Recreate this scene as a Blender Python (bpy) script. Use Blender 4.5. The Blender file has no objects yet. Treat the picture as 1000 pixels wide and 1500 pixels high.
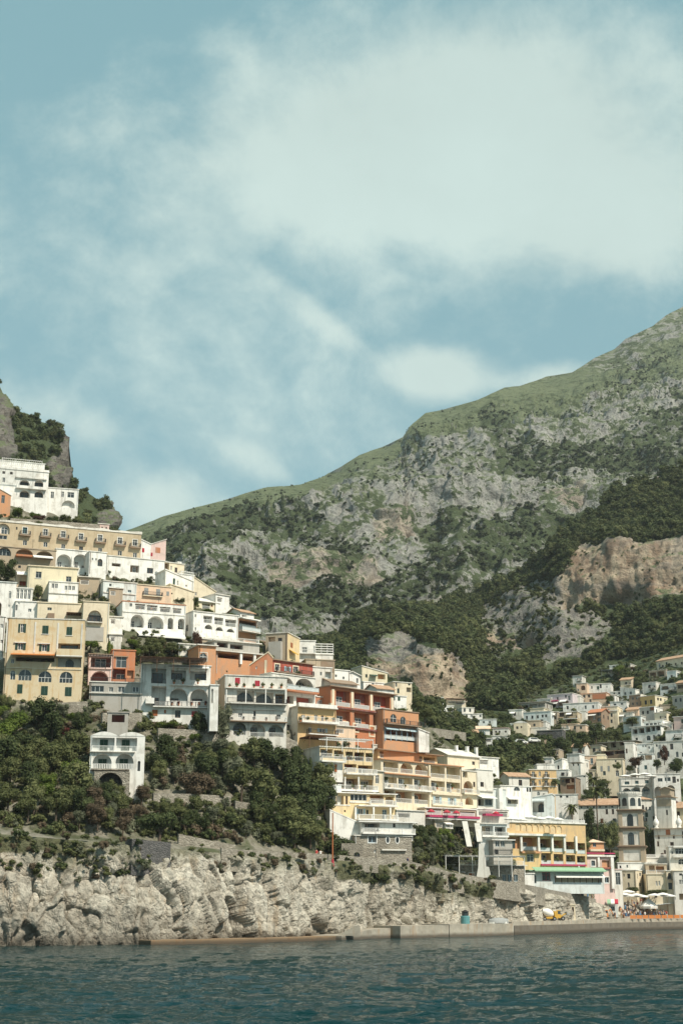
import bpy, math, random
import numpy as np
from mathutils import Vector
# ------------------------------------------------------------------ camera, world, sun, exposure
scene = bpy.context.scene
COL = scene.collection
F, CX, CY, EYE = 2083.333, 500.0, 750.0, 6.0
PITCH = math.atan(578.0 / F)
SP, CP = math.sin(PITCH), math.cos(PITCH)
cam_data = bpy.data.cameras.new('camera')
cam = bpy.data.objects.new('camera', cam_data)
COL.objects.link(cam)
cam.location = (0, 0, EYE)
cam.rotation_euler = (math.pi / 2 + PITCH, 0, 0)
cam_data.sensor_fit = 'VERTICAL'
cam_data.sensor_height = 36
cam_data.sensor_width = 24
cam_data.lens = 50
cam_data.clip_start = 1
cam_data.clip_end = 20000
scene.camera = cam
SUN_DIR = Vector((0.50, -0.50, 0.86)).normalized()          # towards the sun
sun_el = math.asin(SUN_DIR.z)
sun_az = math.atan2(SUN_DIR.x, SUN_DIR.y)
sl = bpy.data.lights.new('sun', 'SUN')
sl.energy = 5.0
sl.angle = math.radians(0.6)
sl.color = (1.0, 0.915, 0.785)
sun = bpy.data.objects.new('sun', sl)
COL.objects.link(sun)
sun.rotation_euler = SUN_DIR.to_track_quat('Z', 'Y').to_euler()
sun.location = (0, 0, 1500)
scene.view_settings.view_transform = 'Standard'
scene.view_settings.look = 'None'
scene.view_settings.exposure = 0.22
scene.view_settings.gamma = 1.0
scene.view_settings.use_curve_mapping = False
try:
 scene.cycles.max_bounces = 6
 scene.cycles.diffuse_bounces = 3
 scene.cycles.transparent_max_bounces = 8
 scene.cycles.volume_bounces = 0
except Exception:
 pass
class NT:
 """small node-tree helper"""
 def __init__(self, tree):
  self.t = tree
  self.n = tree.nodes
  self.l = tree.links
 def add(self, typ, **kw):
  n = self.n.new(typ)
  for k, v in kw.items():
   setattr(n, k, v)
  return n
 def put(self, sock, v):
  if hasattr(v, 'is_output'):
   self.l.new(v, sock)
  elif v is not None:
   if hasattr(sock.default_value, '__len__') and not hasattr(v, '__len__'):
    v = (v,) * len(sock.default_value)
   if hasattr(sock.default_value, '__len__') and len(v) == 3 and len(sock.default_value) == 4:
    v = (*v, 1)
   sock.default_value = v
 def math(self, op, a, b=0.5, c=None, clamp=False):
  n = self.add('ShaderNodeMath', operation=op, use_clamp=clamp)
  self.put(n.inputs[0], a)
  self.put(n.inputs[1], b)
  if c is not None:
   self.put(n.inputs[2], c)
  return n.outputs[0]
 def vmath(self, op, a, b=None, scale=None):
  n = self.add('ShaderNodeVectorMath', operation=op)
  self.put(n.inputs[0], a)
  if b is not None:
   self.put(n.inputs[1], b)
  if scale is not None:
   self.put(n.inputs['Scale'], scale)
  return n.outputs['Value'] if op in ('LENGTH', 'DOT_PRODUCT') else n.outputs[0]
 def noise(self, vec, scale, detail=4, rough=0.55, dist=0.0, out=0):
  n = self.add('ShaderNodeTexNoise')
  if vec is not None:
   self.put(n.inputs['Vector'], vec)
  n.inputs['Scale'].default_value = scale
  n.inputs['Detail'].default_value = detail
  n.inputs['Roughness'].default_value = rough
  n.inputs['Distortion'].default_value = dist
  return n.outputs[out]
 def voronoi(self, vec, scale, feature='F1', out='Distance', rand=1.0):
  n = self.add('ShaderNodeTexVoronoi', feature=feature)
  self.put(n.inputs['Vector'], vec)
  n.inputs['Scale'].default_value = scale
  n.inputs['Randomness'].default_value = rand
  return n.outputs[out]
 def mapr(self, v, a, b, c=0.0, d=1.0, smooth=False):
  n = self.add('ShaderNodeMapRange', interpolation_type='SMOOTHSTEP' if smooth else 'LINEAR')
  self.put(n.inputs[0], v)
  for i, x in enumerate((a, b, c, d)):
   self.put(n.inputs[1 + i], x)
  return n.outputs[0]
 def mix(self, fac, a, b, mode='MIX'):
  n = self.add('ShaderNodeMix', data_type='RGBA', blend_type=mode)
  self.put(n.inputs[0], fac)
  self.put(n.inputs[6], a)
  self.put(n.inputs[7], b)
  return n.outputs[2]
 def mapping(self, vec, loc=(0, 0, 0), rot=(0, 0, 0), scale=(1, 1, 1), typ='POINT'):
  n = self.add('ShaderNodeMapping', vector_type=typ)
  self.put(n.inputs[0], vec)
  n.inputs[1].default_value = loc
  n.inputs[2].default_value = rot
  n.inputs[3].default_value = scale
  return n.outputs[0]
 def bump(self, h, strength=0.5, dist=0.1, normal=None):
  n = self.add('ShaderNodeBump')
  n.inputs['Strength'].default_value = strength
  n.inputs['Distance'].default_value = dist
  self.put(n.inputs['Height'], h)
  if normal is not None:
   self.put(n.inputs['Normal'], normal)
  return n.outputs[0]
def ray(px, py):
 x = (px - CX) / F
 u = (CY - py) / F
 return x, CP - SP * u, SP + CP * u
def at(px, py, Y):
 """the point at forward distance Y on the line of sight through photo pixel (px, py)"""
 x, y, z = ray(px, py)
 t = Y / y
 return Vector((x * t, Y, EYE + z * t))
def px_of(p):
 X, Yv, Z = p[0], p[1], p[2] - EYE
 fwd = CP * Yv + SP * Z
 up = -SP * Yv + CP * Z
 return CX + F * X / fwd, CY - F * up / fwd
# world: daylight sky with drifting cloud banks, laid out by direction
world = bpy.data.worlds.new('World')
scene.world = world
world.use_nodes = True
W = NT(world.node_tree)
W.n.clear()
wo = W.add('ShaderNodeOutputWorld')
bg = W.add('ShaderNodeBackground')
bg.inputs['Strength'].default_value = 0.125
W.l.new(bg.outputs[0], wo.inputs[0])
sky = W.add('ShaderNodeTexSky', sky_type='NISHITA')
sky.sun_disc = False
sky.sun_elevation = sun_el
sky.sun_rotation = sun_az
sky.air_density = 1.0
sky.dust_density = 2.0
sky.ozone_density = 1.0
gen = W.add('ShaderNodeTexCoord').outputs['Generated']
def cloud_dir(px, py):
 return Vector(ray(px, py)).normalized()
def blob(px, py, rx, ry, rot=0.0, soft=1.0):
 c = cloud_dir(px, py)
 v = W.mapping(gen, loc=c, rot=(0, rot, 0), scale=(rx / F, 0.7, ry / F), typ='TEXTURE')
 return W.mapr(W.vmath('LENGTH', v), soft, 0.0, 0.0, 1.0, True)
warp = W.noise(gen, 3.0, 3, 0.5, 0.0, 1)
wv = W.vmath('ADD', gen, W.vmath('SCALE', W.vmath('SUBTRACT', warp, (0.5, 0.5, 0.5)), scale=0.09))
n_big = W.noise(W.mapping(wv, rot=(0, 0.3, 0), scale=(1.0, 1.0, 1.25)), 4.6, 10, 0.60, 0.0)
n_fine = W.noise(W.mapping(wv, rot=(0, 0.4, 0), scale=(1.0, 1.0, 1.3)), 19.0, 9, 0.66, 0.0)
blobs = [(720, 200, 640, 230, 0.12, 1.5), (470, 260, 440, 160, -0.15, 0.75), (900, 350, 330, 140, 0.1, 0.9),
  (640, 548, 130, 55, 0.1, 2.0), (800, 556, 120, 34, -0.1, 1.2), (470, 470, 130, 28, 0.6, 0.8), (800, 110, 500, 120, 0.0, 0.5),
  (40, 600, 200, 70, 0.3, 0.7), (235, 735, 130, 70, 0.1, 1.1), (375, 675, 80, 34, 0.4, 0.55),
  (150, 640, 120, 40, 0.6, 0.3), (520, 40, 160, 60, 0.0, -0.1), (200, 430, 400, 110, 0.0, 0.3), (80, 200, 300, 200, 0.0, 0.3),
  (-700, 300, 700, 300, 0.2, 0.8), (1900, 400, 800, 260, -0.1, 0.8)]
acc = None
for (bx, by, rx, ry, rt, am) in blobs:
 v = W.math('MULTIPLY', blob(bx, by, rx, ry, rt), am)
 acc = v if acc is None else W.math('ADD', acc, v)
acc = W.math('ADD', acc, 0.12)
dens = W.math('ADD', acc, W.math('MULTIPLY', W.math('SUBTRACT', n_big, 0.53), 3.1))
dens = W.math('ADD', dens, W.math('MULTIPLY', W.math('SUBTRACT', n_fine, 0.5), 1.9))
cmask = W.mapr(dens, -0.15, 1.35, 0.0, 0.92, True)
shade = W.mapr(n_big, 0.3, 0.75, 0.90, 1.06)
sep = W.add('ShaderNodeSeparateXYZ')
W.put(sep.inputs[0], gen)
# the clear part of the sky: a little haze makes it paler and less violet
clear = W.mix(0.75, sky.outputs[0], (1.68, 3.35, 3.52))
cloudc = W.vmath('SCALE', W.mix(0.05, (4.7, 5.7, 5.3), sky.outputs[0]), scale=shade)
skyc = W.mix(cmask, clear, cloudc)
W.put(bg.inputs['Color'], skyc)
# ------------------------------------------------------------------ noise (numpy)
def _h(ix, iy, iz, seed):
 n = (ix.astype(np.int64) * 374761393 + iy.astype(np.int64) * 668265263 + iz.astype(np.int64) * 2147483647 + seed * 1274126177) & 0xFFFFFFFF
 n = ((n ^ (n >> 13)) * 1274126177) & 0xFFFFFFFF
 n = ((n ^ (n >> 16)) * 2246822519) & 0xFFFFFFFF
 return ((n ^ (n >> 15)) & 0xFFFFFF) / float(0xFFFFFF)
def vnoise(P, seed=0):
 i = np.floor(P)
 f = P - i
 f = f * f * f * (f * (f * 6 - 15) + 10)
 i = i.astype(np.int64)
 r = 0
 for dx in (0, 1):
  wx = f[..., 0] if dx else 1 - f[..., 0]
  for dy in (0, 1):
   wy = f[..., 1] if dy else 1 - f[..., 1]
   for dz in (0, 1):
    wz = f[..., 2] if dz else 1 - f[..., 2]
    r = r + wx * wy * wz * _h(i[..., 0] + dx, i[..., 1] + dy, i[..., 2] + dz, seed)
 return r * 2 - 1
def fbm(P, scale, octv=5, gain=0.5, seed=0, ridged=False, lac=2.03):
 s, a, tot = 0, 1.0, 0
 Q = P / scale
 for o in range(octv):
  n = vnoise(Q + o * 17.3, seed + o)
  if ridged:
   n = 1 - 2 * np.abs(n)
  s = s + a * n
  tot += a
  a *= gain
  Q = Q * lac
 return s / tot
def worley(P, scale, seed=0):
 """returns F1, F2, and a random value of the nearest cell"""
 Q = P / scale
 i = np.floor(Q).astype(np.int64)
 f1 = np.full(Q.shape[:-1], 9.0)
 f2 = f1.copy()
 rv = np.zeros(Q.shape[:-1])
 for dx in (-1, 0, 1):
  for dy in (-1, 0, 1):
   for dz in (-1, 0, 1):
    cx, cy, cz = i[..., 0] + dx, i[..., 1] + dy, i[..., 2] + dz
    px = cx + _h(cx, cy, cz, seed)
    py = cy + _h(cx, cy, cz, seed + 1)
    pz = cz + _h(cx, cy, cz, seed + 2)
    d = np.sqrt((px - Q[..., 0]) ** 2 + (py - Q[..., 1]) ** 2 + (pz - Q[..., 2]) ** 2)
    r = _h(cx, cy, cz, seed + 3)
    nearer = d < f1
    f2 = np.where(nearer, f1, np.minimum(f2, d))
    rv = np.where(nearer, r, rv)
    f1 = np.where(nearer, d, f1)
 return f1, f2, rv
# ------------------------------------------------------------------ objects and tags
def link(o, parent=None):
 COL.objects.link(o)
 if parent is not None:
  o.parent = parent
 return o
def tag(o, label=None, cat=None, group=None, kind=None):
 if label:
  o['label'] = label
 if cat:
  o['category'] = cat
 if group:
  o['group'] = group
 if kind:
  o['kind'] = kind
 return o
def mesh_obj(name, verts, faces, mat=None, parent=None, smooth=False, loc=None, rz=0.0):
 me = bpy.data.meshes.new(name)
 me.from_pydata([tuple(v) for v in verts], [], faces)
 if mat is not None:
  me.materials.append(mat)
 if smooth:
  me.polygons.foreach_set('use_smooth', [True] * len(me.polygons))
 me.update()
 return use_mesh(name, me, parent, loc, rz)
def use_mesh(name, me, parent=None, loc=None, rz=0.0):
 o = bpy.data.objects.new(name, me)
 link(o, parent)
 if loc is not None:
  o.location = loc
 if rz:
  o.rotation_euler = (0, 0, rz)
 return o
def np_mesh(name, V, Q, mat, smooth=True, attr=None):
 me = bpy.data.meshes.new(name)
 nv, nf = len(V), len(Q)
 me.vertices.add(nv)
 me.vertices.foreach_set('co', np.asarray(V, dtype=np.float32).ravel())
 k = Q.shape[1]
 me.loops.add(nf * k)
 me.polygons.add(nf)
 me.loops.foreach_set('vertex_index', Q.astype(np.int32).ravel())
 me.polygons.foreach_set('loop_start', np.arange(0, nf * k, k, dtype=np.int32))
 if smooth:
  me.polygons.foreach_set('use_smooth', np.ones(nf, dtype=bool))
 me.update(calc_edges=True)
 me.validate()
 if attr is not None:
  for an, arr in attr.items():
   at_ = me.attributes.new(an, 'FLOAT_COLOR', 'POINT')
   c = np.ones((nv, 4), dtype=np.float32)
   c[:, :arr.shape[1]] = arr
   at_.data.foreach_set('color', c.ravel())
 if mat is not None:
  me.materials.append(mat)
 return me
class MB:
 """collects boxes, prisms and tubes into one mesh"""
 def __init__(self):
  self.v, self.f = [], []
 def quad(self, a, b, c, d):
  n = len(self.v)
  self.v += [a, b, c, d]
  self.f.append((n, n + 1, n + 2, n + 3))
 def poly(self, pts):
  n = len(self.v)
  self.v += list(pts)
  self.f.append(tuple(range(n, n + len(pts))))
 def box(self, x0, x1, y0, y1, z0, z1):
  n = len(self.v)
  self.v += [(x0, y0, z0), (x1, y0, z0), (x1, y1, z0), (x0, y1, z0), (x0, y0, z1), (x1, y0, z1), (x1, y1, z1), (x0, y1, z1)]
  for q in ((0, 3, 2, 1), (4, 5, 6, 7), (0, 1, 5, 4), (1, 2, 6, 5), (2, 3, 7, 6), (3, 0, 4, 7)):
   self.f.append(tuple(n + i for i in q))
  return self
 def prism(self, pts, y0, y1):
  """pts: (x, z) outline, extruded along y"""
  n = len(self.v)
  k = len(pts)
  self.v += [(x, y0, z) for x, z in pts] + [(x, y1, z) for x, z in pts]
  self.f.append(tuple(n + i for i in range(k)))
  self.f.append(tuple(n + k + i for i in reversed(range(k))))
  for i in range(k):
   j = (i + 1) % k
   self.f.append((n + j, n + i, n + k + i, n + k + j))
  return self
 def zprism(self, pts, z0, z1):
  n = len(self.v)
  k = len(pts)
  self.v += [(x, y, z0) for x, y in pts] + [(x, y, z1) for x, y in pts]
  self.f.append(tuple(n + i for i in reversed(range(k))))
  self.f.append(tuple(n + k + i for i in range(k)))
  for i in range(k):
   j = (i + 1) % k
   self.f.append((n + i, n + j, n + k + j, n + k + i))
  return self
 def tube(self, a, b, r0, r1=None, seg=6, cap=True):
  r1 = r0 if r1 is None else r1
  a, b = Vector(a), Vector(b)
  d = (b - a).normalized() if (b - a).length > 1e-6 else Vector((0, 0, 1))
  s = d.orthogonal().normalized()
  t = d.cross(s)
  n = len(self.v)
  for p, r in ((a, r0), (b, r1)):
   for k in range(seg):
    w = 2 * math.pi * k / seg
    self.v.append(tuple(p + s * (r * math.cos(w)) + t * (r * math.sin(w))))
  for k in range(seg):
   j = (k + 1) % seg
   self.f.append((n + k, n + j, n + seg + j, n + seg + k))
  if cap:
   self.f.append(tuple(n + seg + k for k in range(seg)))
   self.f.append(tuple(n + k for k in reversed(range(seg))))
  return self
 def lathe(self, prof, seg=12, cx=0.0, cy=0.0):
  n = len(self.v)
  for r, z in prof:
   for k in range(seg):
    w = 2 * math.pi * k / seg
    self.v.append((cx + r * math.cos(w), cy + r * math.sin(w), z))
  for i in range(len(prof) - 1):
   for k in range(seg):
    j = (k + 1) % seg
    self.f.append((n + i * seg + k, n + i * seg + j, n + (i + 1) * seg + j, n + (i + 1) * seg + k))
  return self
 def mesh(self, name, mat, smooth=False):
  me = bpy.data.meshes.new(name)
  me.from_pydata([tuple(v) for v in self.v], [], self.f)
  if mat is not None:
   me.materials.append(mat)
  if smooth:
   me.polygons.foreach_set('use_smooth', [True] * len(me.polygons))
  me.update()
  return me
 def build(self, name, mat, parent=None, loc=None, rz=0.0, smooth=False):
  return use_mesh(name, self.mesh(name, mat, smooth), parent, loc, rz)
def empty(name, loc=(0, 0, 0), rz=0.0):
 o = bpy.data.objects.new(name, None)
 o.empty_display_size = 0.5
 link(o)
 o.location = loc
 o.rotation_euler = (0, 0, rz)
 return o
def copy_tree(o, parent=None):
 c = o.copy()
 COL.objects.link(c)
 if parent is not None:
  c.parent = parent
 for ch in list(o.children):
  copy_tree(ch, c)
 return c
# ------------------------------------------------------------------ materials
MATS = {}
def new_mat(name):
 m = bpy.data.materials.new(name)
 m.use_nodes = True
 t = NT(m.node_tree)
 t.n.clear()
 out = t.add('ShaderNodeOutputMaterial')
 p = t.add('ShaderNodeBsdfPrincipled')
 p.inputs['Specular IOR Level'].default_value = 0.25
 p.inputs['Roughness'].default_value = 0.85
 t.l.new(p.outputs[0], out.inputs[0])
 return m, t, p, out
def plaster(name, col, dirt=0.35, stain=(0.30, 0.26, 0.20), rough=0.9):
 """painted render: blotches, rain streaks and bare patches of its own"""
 if name in MATS:
  return MATS[name]
 m, t, p, out = new_mat(name)
 g = t.add('ShaderNodeNewGeometry').outputs['Position']
 blot = t.noise(g, 0.45, 5, 0.62)
 streak = t.noise(t.mapping(g, scale=(1.3, 1.3, 0.14)), 1.0, 5, 0.65)
 fine = t.noise(g, 3.5, 3, 0.6)
 a = t.mapr(blot, 0.46, 0.66, 0, 1, True)
 b = t.mapr(streak, 0.51, 0.66, 0, 1, True)
 k = t.math('MULTIPLY', t.math('ADD', t.math('MULTIPLY', a, 0.75), t.math('MULTIPLY', b, 0.95)), dirt * 1.25, clamp=True)
 c = t.mix(k, col, tuple(0.45 * x + 0.55 * s for x, s in zip(col, stain)))
 c = t.mix(t.mapr(fine, 0.3, 0.7, 0.0, 0.22), c, tuple(x * 0.8 for x in col))
 t.put(p.inputs['Base Color'], c)
 p.inputs['Roughness'].default_value = rough
 t.put(p.inputs['Normal'], t.bump(fine, 0.3, 0.05))
 MATS[name] = m
 return m
def simple(name, col, rough=0.7, metal=0.0, var=0.15, scale=1.5, spec=0.25):
 if name in MATS:
  return MATS[name]
 m, t, p, out = new_mat(name)
 g = t.add('ShaderNodeNewGeometry').outputs['Position']
 n = t.noise(g, scale, 4, 0.6)
 t.put(p.inputs['Base Color'], t.mix(t.mapr(n, 0.3, 0.7, 0, 1), tuple(x * (1 - var) for x in col), tuple(min(1, x * (1 + var)) for x in col)))
 p.inputs['Roughness'].default_value = rough
 p.inputs['Metallic'].default_value = metal
 p.inputs['Specular IOR Level'].default_value = spec
 MATS[name] = m
 return m
def glass_mat():
 m, t, p, out = new_mat('window glass')
 r = t.add('ShaderNodeObjectInfo').outputs['Random']
 t.put(p.inputs['Base Color'], t.mix(r, (0.010, 0.014, 0.016), (0.06, 0.075, 0.08)))
 p.inputs['Roughness'].default_value = 0.12
 p.inputs['Specular IOR Level'].default_value = 0.6
 return m
def stone_mat(name, a, b, scale=1.6, mortar=(0.30, 0.27, 0.22), relief=0.6):
 m, t, p, out = new_mat(name)
 g = t.add('ShaderNodeNewGeometry').outputs['Position']
 w = t.vmath('ADD', g, t.vmath('SCALE', t.noise(g, 1.0, 3, 0.6, 0, 1), scale=0.5))
 wz = t.mapping(w, scale=(1, 1, 1.7))
 d = t.voronoi(wz, scale, 'DISTANCE_TO_EDGE')
 cc = t.voronoi(wz, scale, 'F1', 'Color')
 s = t.add('ShaderNodeSeparateColor')
 t.put(s.inputs[0], cc)
 c = t.mix(s.outputs[0], a, b)
 big = t.noise(g, 0.25, 5, 0.6)
 c = t.mix(t.mapr(big, 0.45, 0.7, 0, 0.55, True), c, tuple(x * 0.55 for x in a))
 c = t.mix(t.mapr(d, 0.0, 0.09, 1, 0), c, mortar)
 t.put(p.inputs['Base Color'], c)
 h = t.mapr(d, 0.0, 0.2, 0, 1)
 t.put(p.inputs['Normal'], t.bump(h, relief, 0.15))
 return m
def roof_tile_mat():
 m, t, p, out = new_mat('terracotta tiles')
 g = t.add('ShaderNodeNewGeometry').outputs['Position']
 n = t.noise(g, 1.4, 5, 0.7)
 c = t.mix(t.mapr(n, 0.3, 0.7), (0.30, 0.17, 0.10), (0.52, 0.36, 0.24))
 t.put(p.inputs['Base Color'], c)
 t.put(p.inputs['Normal'], t.bump(t.noise(g, 5, 2), 0.5, 0.1))
 return m
def leaf_mat(name, ca, cb, cc=None, transl=0.33):
 if name in MATS:
  return MATS[name]
 m, t, p, out = new_mat(name)
 ca, cb = tuple(1.2 * x for x in ca), tuple(1.2 * x for x in cb)
 geo = t.add('ShaderNodeNewGeometry')
 ri = geo.outputs['Random Per Island']
 oi = t.add('ShaderNodeObjectInfo').outputs['Random']
 c = t.mix(ri, ca, cb)
 c = t.mix(t.math('MULTIPLY', oi, 0.55), c, cc or tuple(0.75 * x for x in ca))
 t.put(p.inputs['Base Color'], c)
 p.inputs['Roughness'].default_value = 0.8
 p.inputs['Specular IOR Level'].default_value = 0.12
 tr = t.add('ShaderNodeBsdfTranslucent')
 t.put(tr.inputs['Color'], c)
 ms = t.add('ShaderNodeMixShader')
 ms.inputs[0].default_value = transl
 t.l.new(p.outputs[0], ms.inputs[1])
 t.l.new(tr.outputs[0], ms.inputs[2])
 t.l.new(ms.outputs[0], out.inputs[0])
 MATS[name] = m
 return m
# ------------------------------------------------------------------ terrain: distance tables read along columns of the hill
def table(cols):
 ks = sorted(cols)
 tabs = []
 for k in ks:
  c = sorted(cols[k])
  tabs.append((np.array([a for a, _ in c], float), np.array([b for _, b in c], float)))
 ksa = np.array(ks, float)
 def D(px, py):
  px = np.asarray(px, float)
  py = np.asarray(py, float)
  px, py = np.broadcast_arrays(px, py)
  out = np.zeros(px.shape)
  idx = np.clip(np.searchsorted(ksa, px) - 1, 0, len(ks) - 2)
  f = np.clip((px - ksa[idx]) / (ksa[idx + 1] - ksa[idx]), 0, 1)
  for i in range(len(ks) - 1):
   m = idx == i
   if m.any():
    a = np.interp(py[m], *tabs[i])
    b = np.interp(py[m], *tabs[i + 1])
    out[m] = a * (1 - f[m]) + b * f[m]
  return out
 return D
def line(pts):
 xs = np.array([p[0] for p in pts], float)
 ys = np.array([p[1] for p in pts], float)
 return lambda x: np.interp(x, xs, ys)
def at_np(PX, PY, Y):
 x = (PX - CX) / F
 u = (CY - PY) / F
 yy = CP - SP * u
 zz = SP + CP * u
 t = Y / yy
 return np.stack([x * t, Y + 0 * t, EYE + zz * t], -1)
def in_poly(px, py, poly):
 r = np.zeros(px.shape, bool)
 n = len(poly)
 for i in range(n):
  x0, y0 = poly[i]
  x1, y1 = poly[(i + 1) % n]
  if y0 == y1:
   continue
  c = ((y0 > py) != (y1 > py)) & (px < (x1 - x0) * (py - y0) / (y1 - y0) + x0)
  r ^= c
 return r
def smooth2(a, n):
 for _ in range(n):
  p = np.pad(a, 1, mode='edge')
  a = (p[:-2, 1:-1] + p[2:, 1:-1] + p[1:-1, :-2] + p[1:-1, 2:] + 2 * a) / 6
 return a
def region(PX, PY, V, polys, wob, scale, soft=2):
 """where a ground cover lies, with an uneven edge"""
 n1 = fbm(V, scale, 3, seed=71)
 n2 = fbm(V, scale, 3, seed=83)
 m = np.zeros(PX.shape)
 for pl in polys:
  m = np.maximum(m, in_poly(PX + n1 * wob, PY + n2 * wob, pl).astype(float))
 return smooth2(m, soft)
def normals(V):
 du = np.gradient(V, axis=1)
 dv = np.gradient(V, axis=0)
 n = np.cross(du, dv)
 n /= np.linalg.norm(n, axis=-1, keepdims=True) + 1e-9
 flip = n[..., 1] > 0
 n[flip] *= -1
 return n
def grid_faces(ny, nx):
 i = np.arange((ny - 1) * nx).reshape(ny - 1, nx)[:, :-1]
 return np.stack([i, i + 1, i + 1 + nx, i + nx], -1).reshape(-1, 4)
def back_rows(V, steps):
 """carries a slope on over its crest and down behind it"""
 rows = [V]
 for dy, dz in steps:
  r = V[-1:].copy()
  s = 1 + dy / V[-1:, :, 1:2]
  r[..., 0:1] *= s
  r[..., 1] += dy
  r[..., 2] -= dz
  rows.append(r)
 return np.concatenate(rows, 0)
def front_rows(V, steps):
 rows = [V]
 for dy, dz in steps:
  r = V[:1].copy()
  r[..., 1] -= dy
  r[..., 2] -= dz
  rows.insert(0, r)
 return np.concatenate(rows, 0)
def make_sheet(name, xs, bot, top, ny, D, mat, disp=None, masks=None, back=(), front=(), presmooth=0):
 xs = np.asarray(xs, float)
 t = np.linspace(0, 1, ny)[:, None]
 PX = np.broadcast_to(xs[None, :], (ny, len(xs)))
 PY = bot(xs)[None, :] * (1 - t) + top(xs)[None, :] * t
 Y = D(PX, PY)
 if presmooth:
  Y = smooth2(Y, presmooth)
 V = at_np(PX, PY, Y)
 attr = {}
 ms = {}
 if masks:
  ms = masks(PX, PY, V)
 if disp is not None:
  n = normals(V)
  V = V + n * disp(V, PX, PY, ms)[..., None]
 V0 = V
 nb, nf = len(back), len(front)
 if nb:
  V = back_rows(V, back)
 if nf:
  V = front_rows(V, front)
 for k, a in ms.items():
  a = np.stack(a, -1)
  a = np.concatenate([np.repeat(a[:1], nf, 0), a, np.repeat(a[-1:], nb, 0)], 0)
  attr[k] = a.reshape(-1, a.shape[-1])
 me = np_mesh(name, V.reshape(-1, 3), grid_faces(V.shape[0], V.shape[1]), mat, name != 'sea_cliff', attr)
 o = use_mesh(name, me)
 return o, V0, PX, PY
# -- distances
D_hill = table({
 -200: [(1250, 232), (1150, 262), (1020, 300), (900, 330), (800, 372), (700, 412)],
 0: [(1240, 240), (1150, 266), (1020, 300), (900, 332), (800, 374), (700, 412)],
 150: [(1245, 250), (1150, 270), (1020, 306), (900, 337), (800, 388), (740, 422)],
 300: [(1252, 264), (1150, 286), (1060, 308), (940, 343), (830, 402), (760, 440)],
 430: [(1258, 281), (1150, 303), (1060, 322), (960, 354), (900, 386), (840, 430)],
 500: [(1262, 300), (1150, 318), (1060, 340), (985, 372), (900, 430)],
 600: [(1272, 316), (1190, 343), (1100, 364), (1030, 394), (985, 425), (930, 460)],
 700: [(1290, 336), (1200, 360), (1130, 390), (1060, 440), (1000, 480)],
 745: [(1300, 346), (1275, 369), (1220, 379), (1150, 404), (1060, 455)],
 800: [(1305, 368), (1275, 384), (1220, 393), (1150, 430), (1060, 470)],
 900: [(1322, 396), (1260, 426), (1200, 466), (1100, 500)],
 1000: [(1330, 425), (1260, 442), (1200, 466), (1100, 500)]})
path_y = line([(-200, 1215), (0, 1222), (200, 1238), (350, 1252), (490, 1259), (600, 1268), (660, 1284), (760, 1300), (860, 1318), (905, 1332)])
path_Y = line([(-200, 232), (0, 238), (200, 248), (350, 262), (490, 286), (600, 304), (660, 318), (760, 340), (860, 378), (905, 405)])
shore_Y = line([(-200, 226), (0, 233), (120, 238), (210, 241), (340, 256), (480, 278), (560, 300), (700, 326), (800, 350), (860, 374), (905, 402)])
def shore_py(px):
 """photo row of the sea level at distance shore_Y"""
 Y = shore_Y(px)
 b = np.arctan(-(EYE + 1.2) / Y)
 return CY - F * np.tan(b - PITCH)
hill_top = line([(-200, 650), (0, 735), (60, 745), (145, 782), (207, 812), (260, 848), (300, 885), (360, 930), (430, 965), (490, 1000),
    (560, 1024), (620, 1055), (680, 1100), (720, 1135), (780, 1175), (830, 1240), (870, 1290)])
# -- materials of the ground
def rock_mat(name, light, dark, rust, tide=False):
 m, t, p, out = new_mat(name)
 g = t.add('ShaderNodeNewGeometry')
 pos = g.outputs['Position']
 n1 = t.noise(t.mapping(pos, scale=(1, 1, 0.55)), 0.16, 8, 0.66, 0.4)
 n2 = t.noise(pos, 0.9, 6, 0.7, 0.3)
 n3 = t.noise(t.mapping(pos, scale=(1, 1, 0.22)), 0.45, 5, 0.6)
 c = t.mix(t.mapr(n1, 0.34, 0.64, 0, 1, True), dark, light)
 c = t.mix(t.mapr(n3, 0.54, 0.72, 0, 0.7, True), c, rust)
 c = t.mix(t.mapr(n2, 0.33, 0.55, 0.6, 0.0, True), c, tuple(x * 0.5 for x in dark))
 crack = t.voronoi(t.vmath('ADD', t.mapping(pos, scale=(1, 1, 0.5)), t.vmath('SCALE', t.noise(pos, 0.7, 4, 0.6, 0, 1), scale=2.6)), 0.36, 'DISTANCE_TO_EDGE')
 c = t.mix(t.mapr(crack, 0.0, 0.035, 0.4, 0.0), c, tuple(x * 0.35 for x in dark))
 if tide:
  z = t.add('ShaderNodeSeparateXYZ')
  t.put(z.inputs[0], pos)
  zz = t.math('ADD', z.outputs[2], t.math('MULTIPLY', t.math('SUBTRACT', n2, 0.5), 1.8))
  c = t.mix(t.mapr(zz, 0.5, 2.3, 0.92, 0.0, True), c, (0.065, 0.052, 0.035))
  at_ = t.add('ShaderNodeAttribute', attribute_name='cover')
  s = t.add('ShaderNodeSeparateColor')
  t.put(s.inputs[0], at_.outputs['Color'])
  c = t.mix(t.math('MULTIPLY', s.outputs[0], 0.9), c, t.mix(n2, (0.05, 0.065, 0.025), (0.12, 0.12, 0.05)))
  c = t.mix(t.math('MULTIPLY', s.outputs[1], 0.5), c, tuple(x * 0.62 for x in dark))
 t.put(p.inputs['Base Color'], c)
 h = t.math('ADD', t.math('MULTIPLY', n2, 1.4), t.math('MULTIPLY', t.mapr(crack, 0, 0.1, 0, 1), 0.3))
 t.put(p.inputs['Normal'], t.bump(h, 1.0, 0.7))
 p.inputs['Roughness'].default_value = 0.95
 return m
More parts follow.
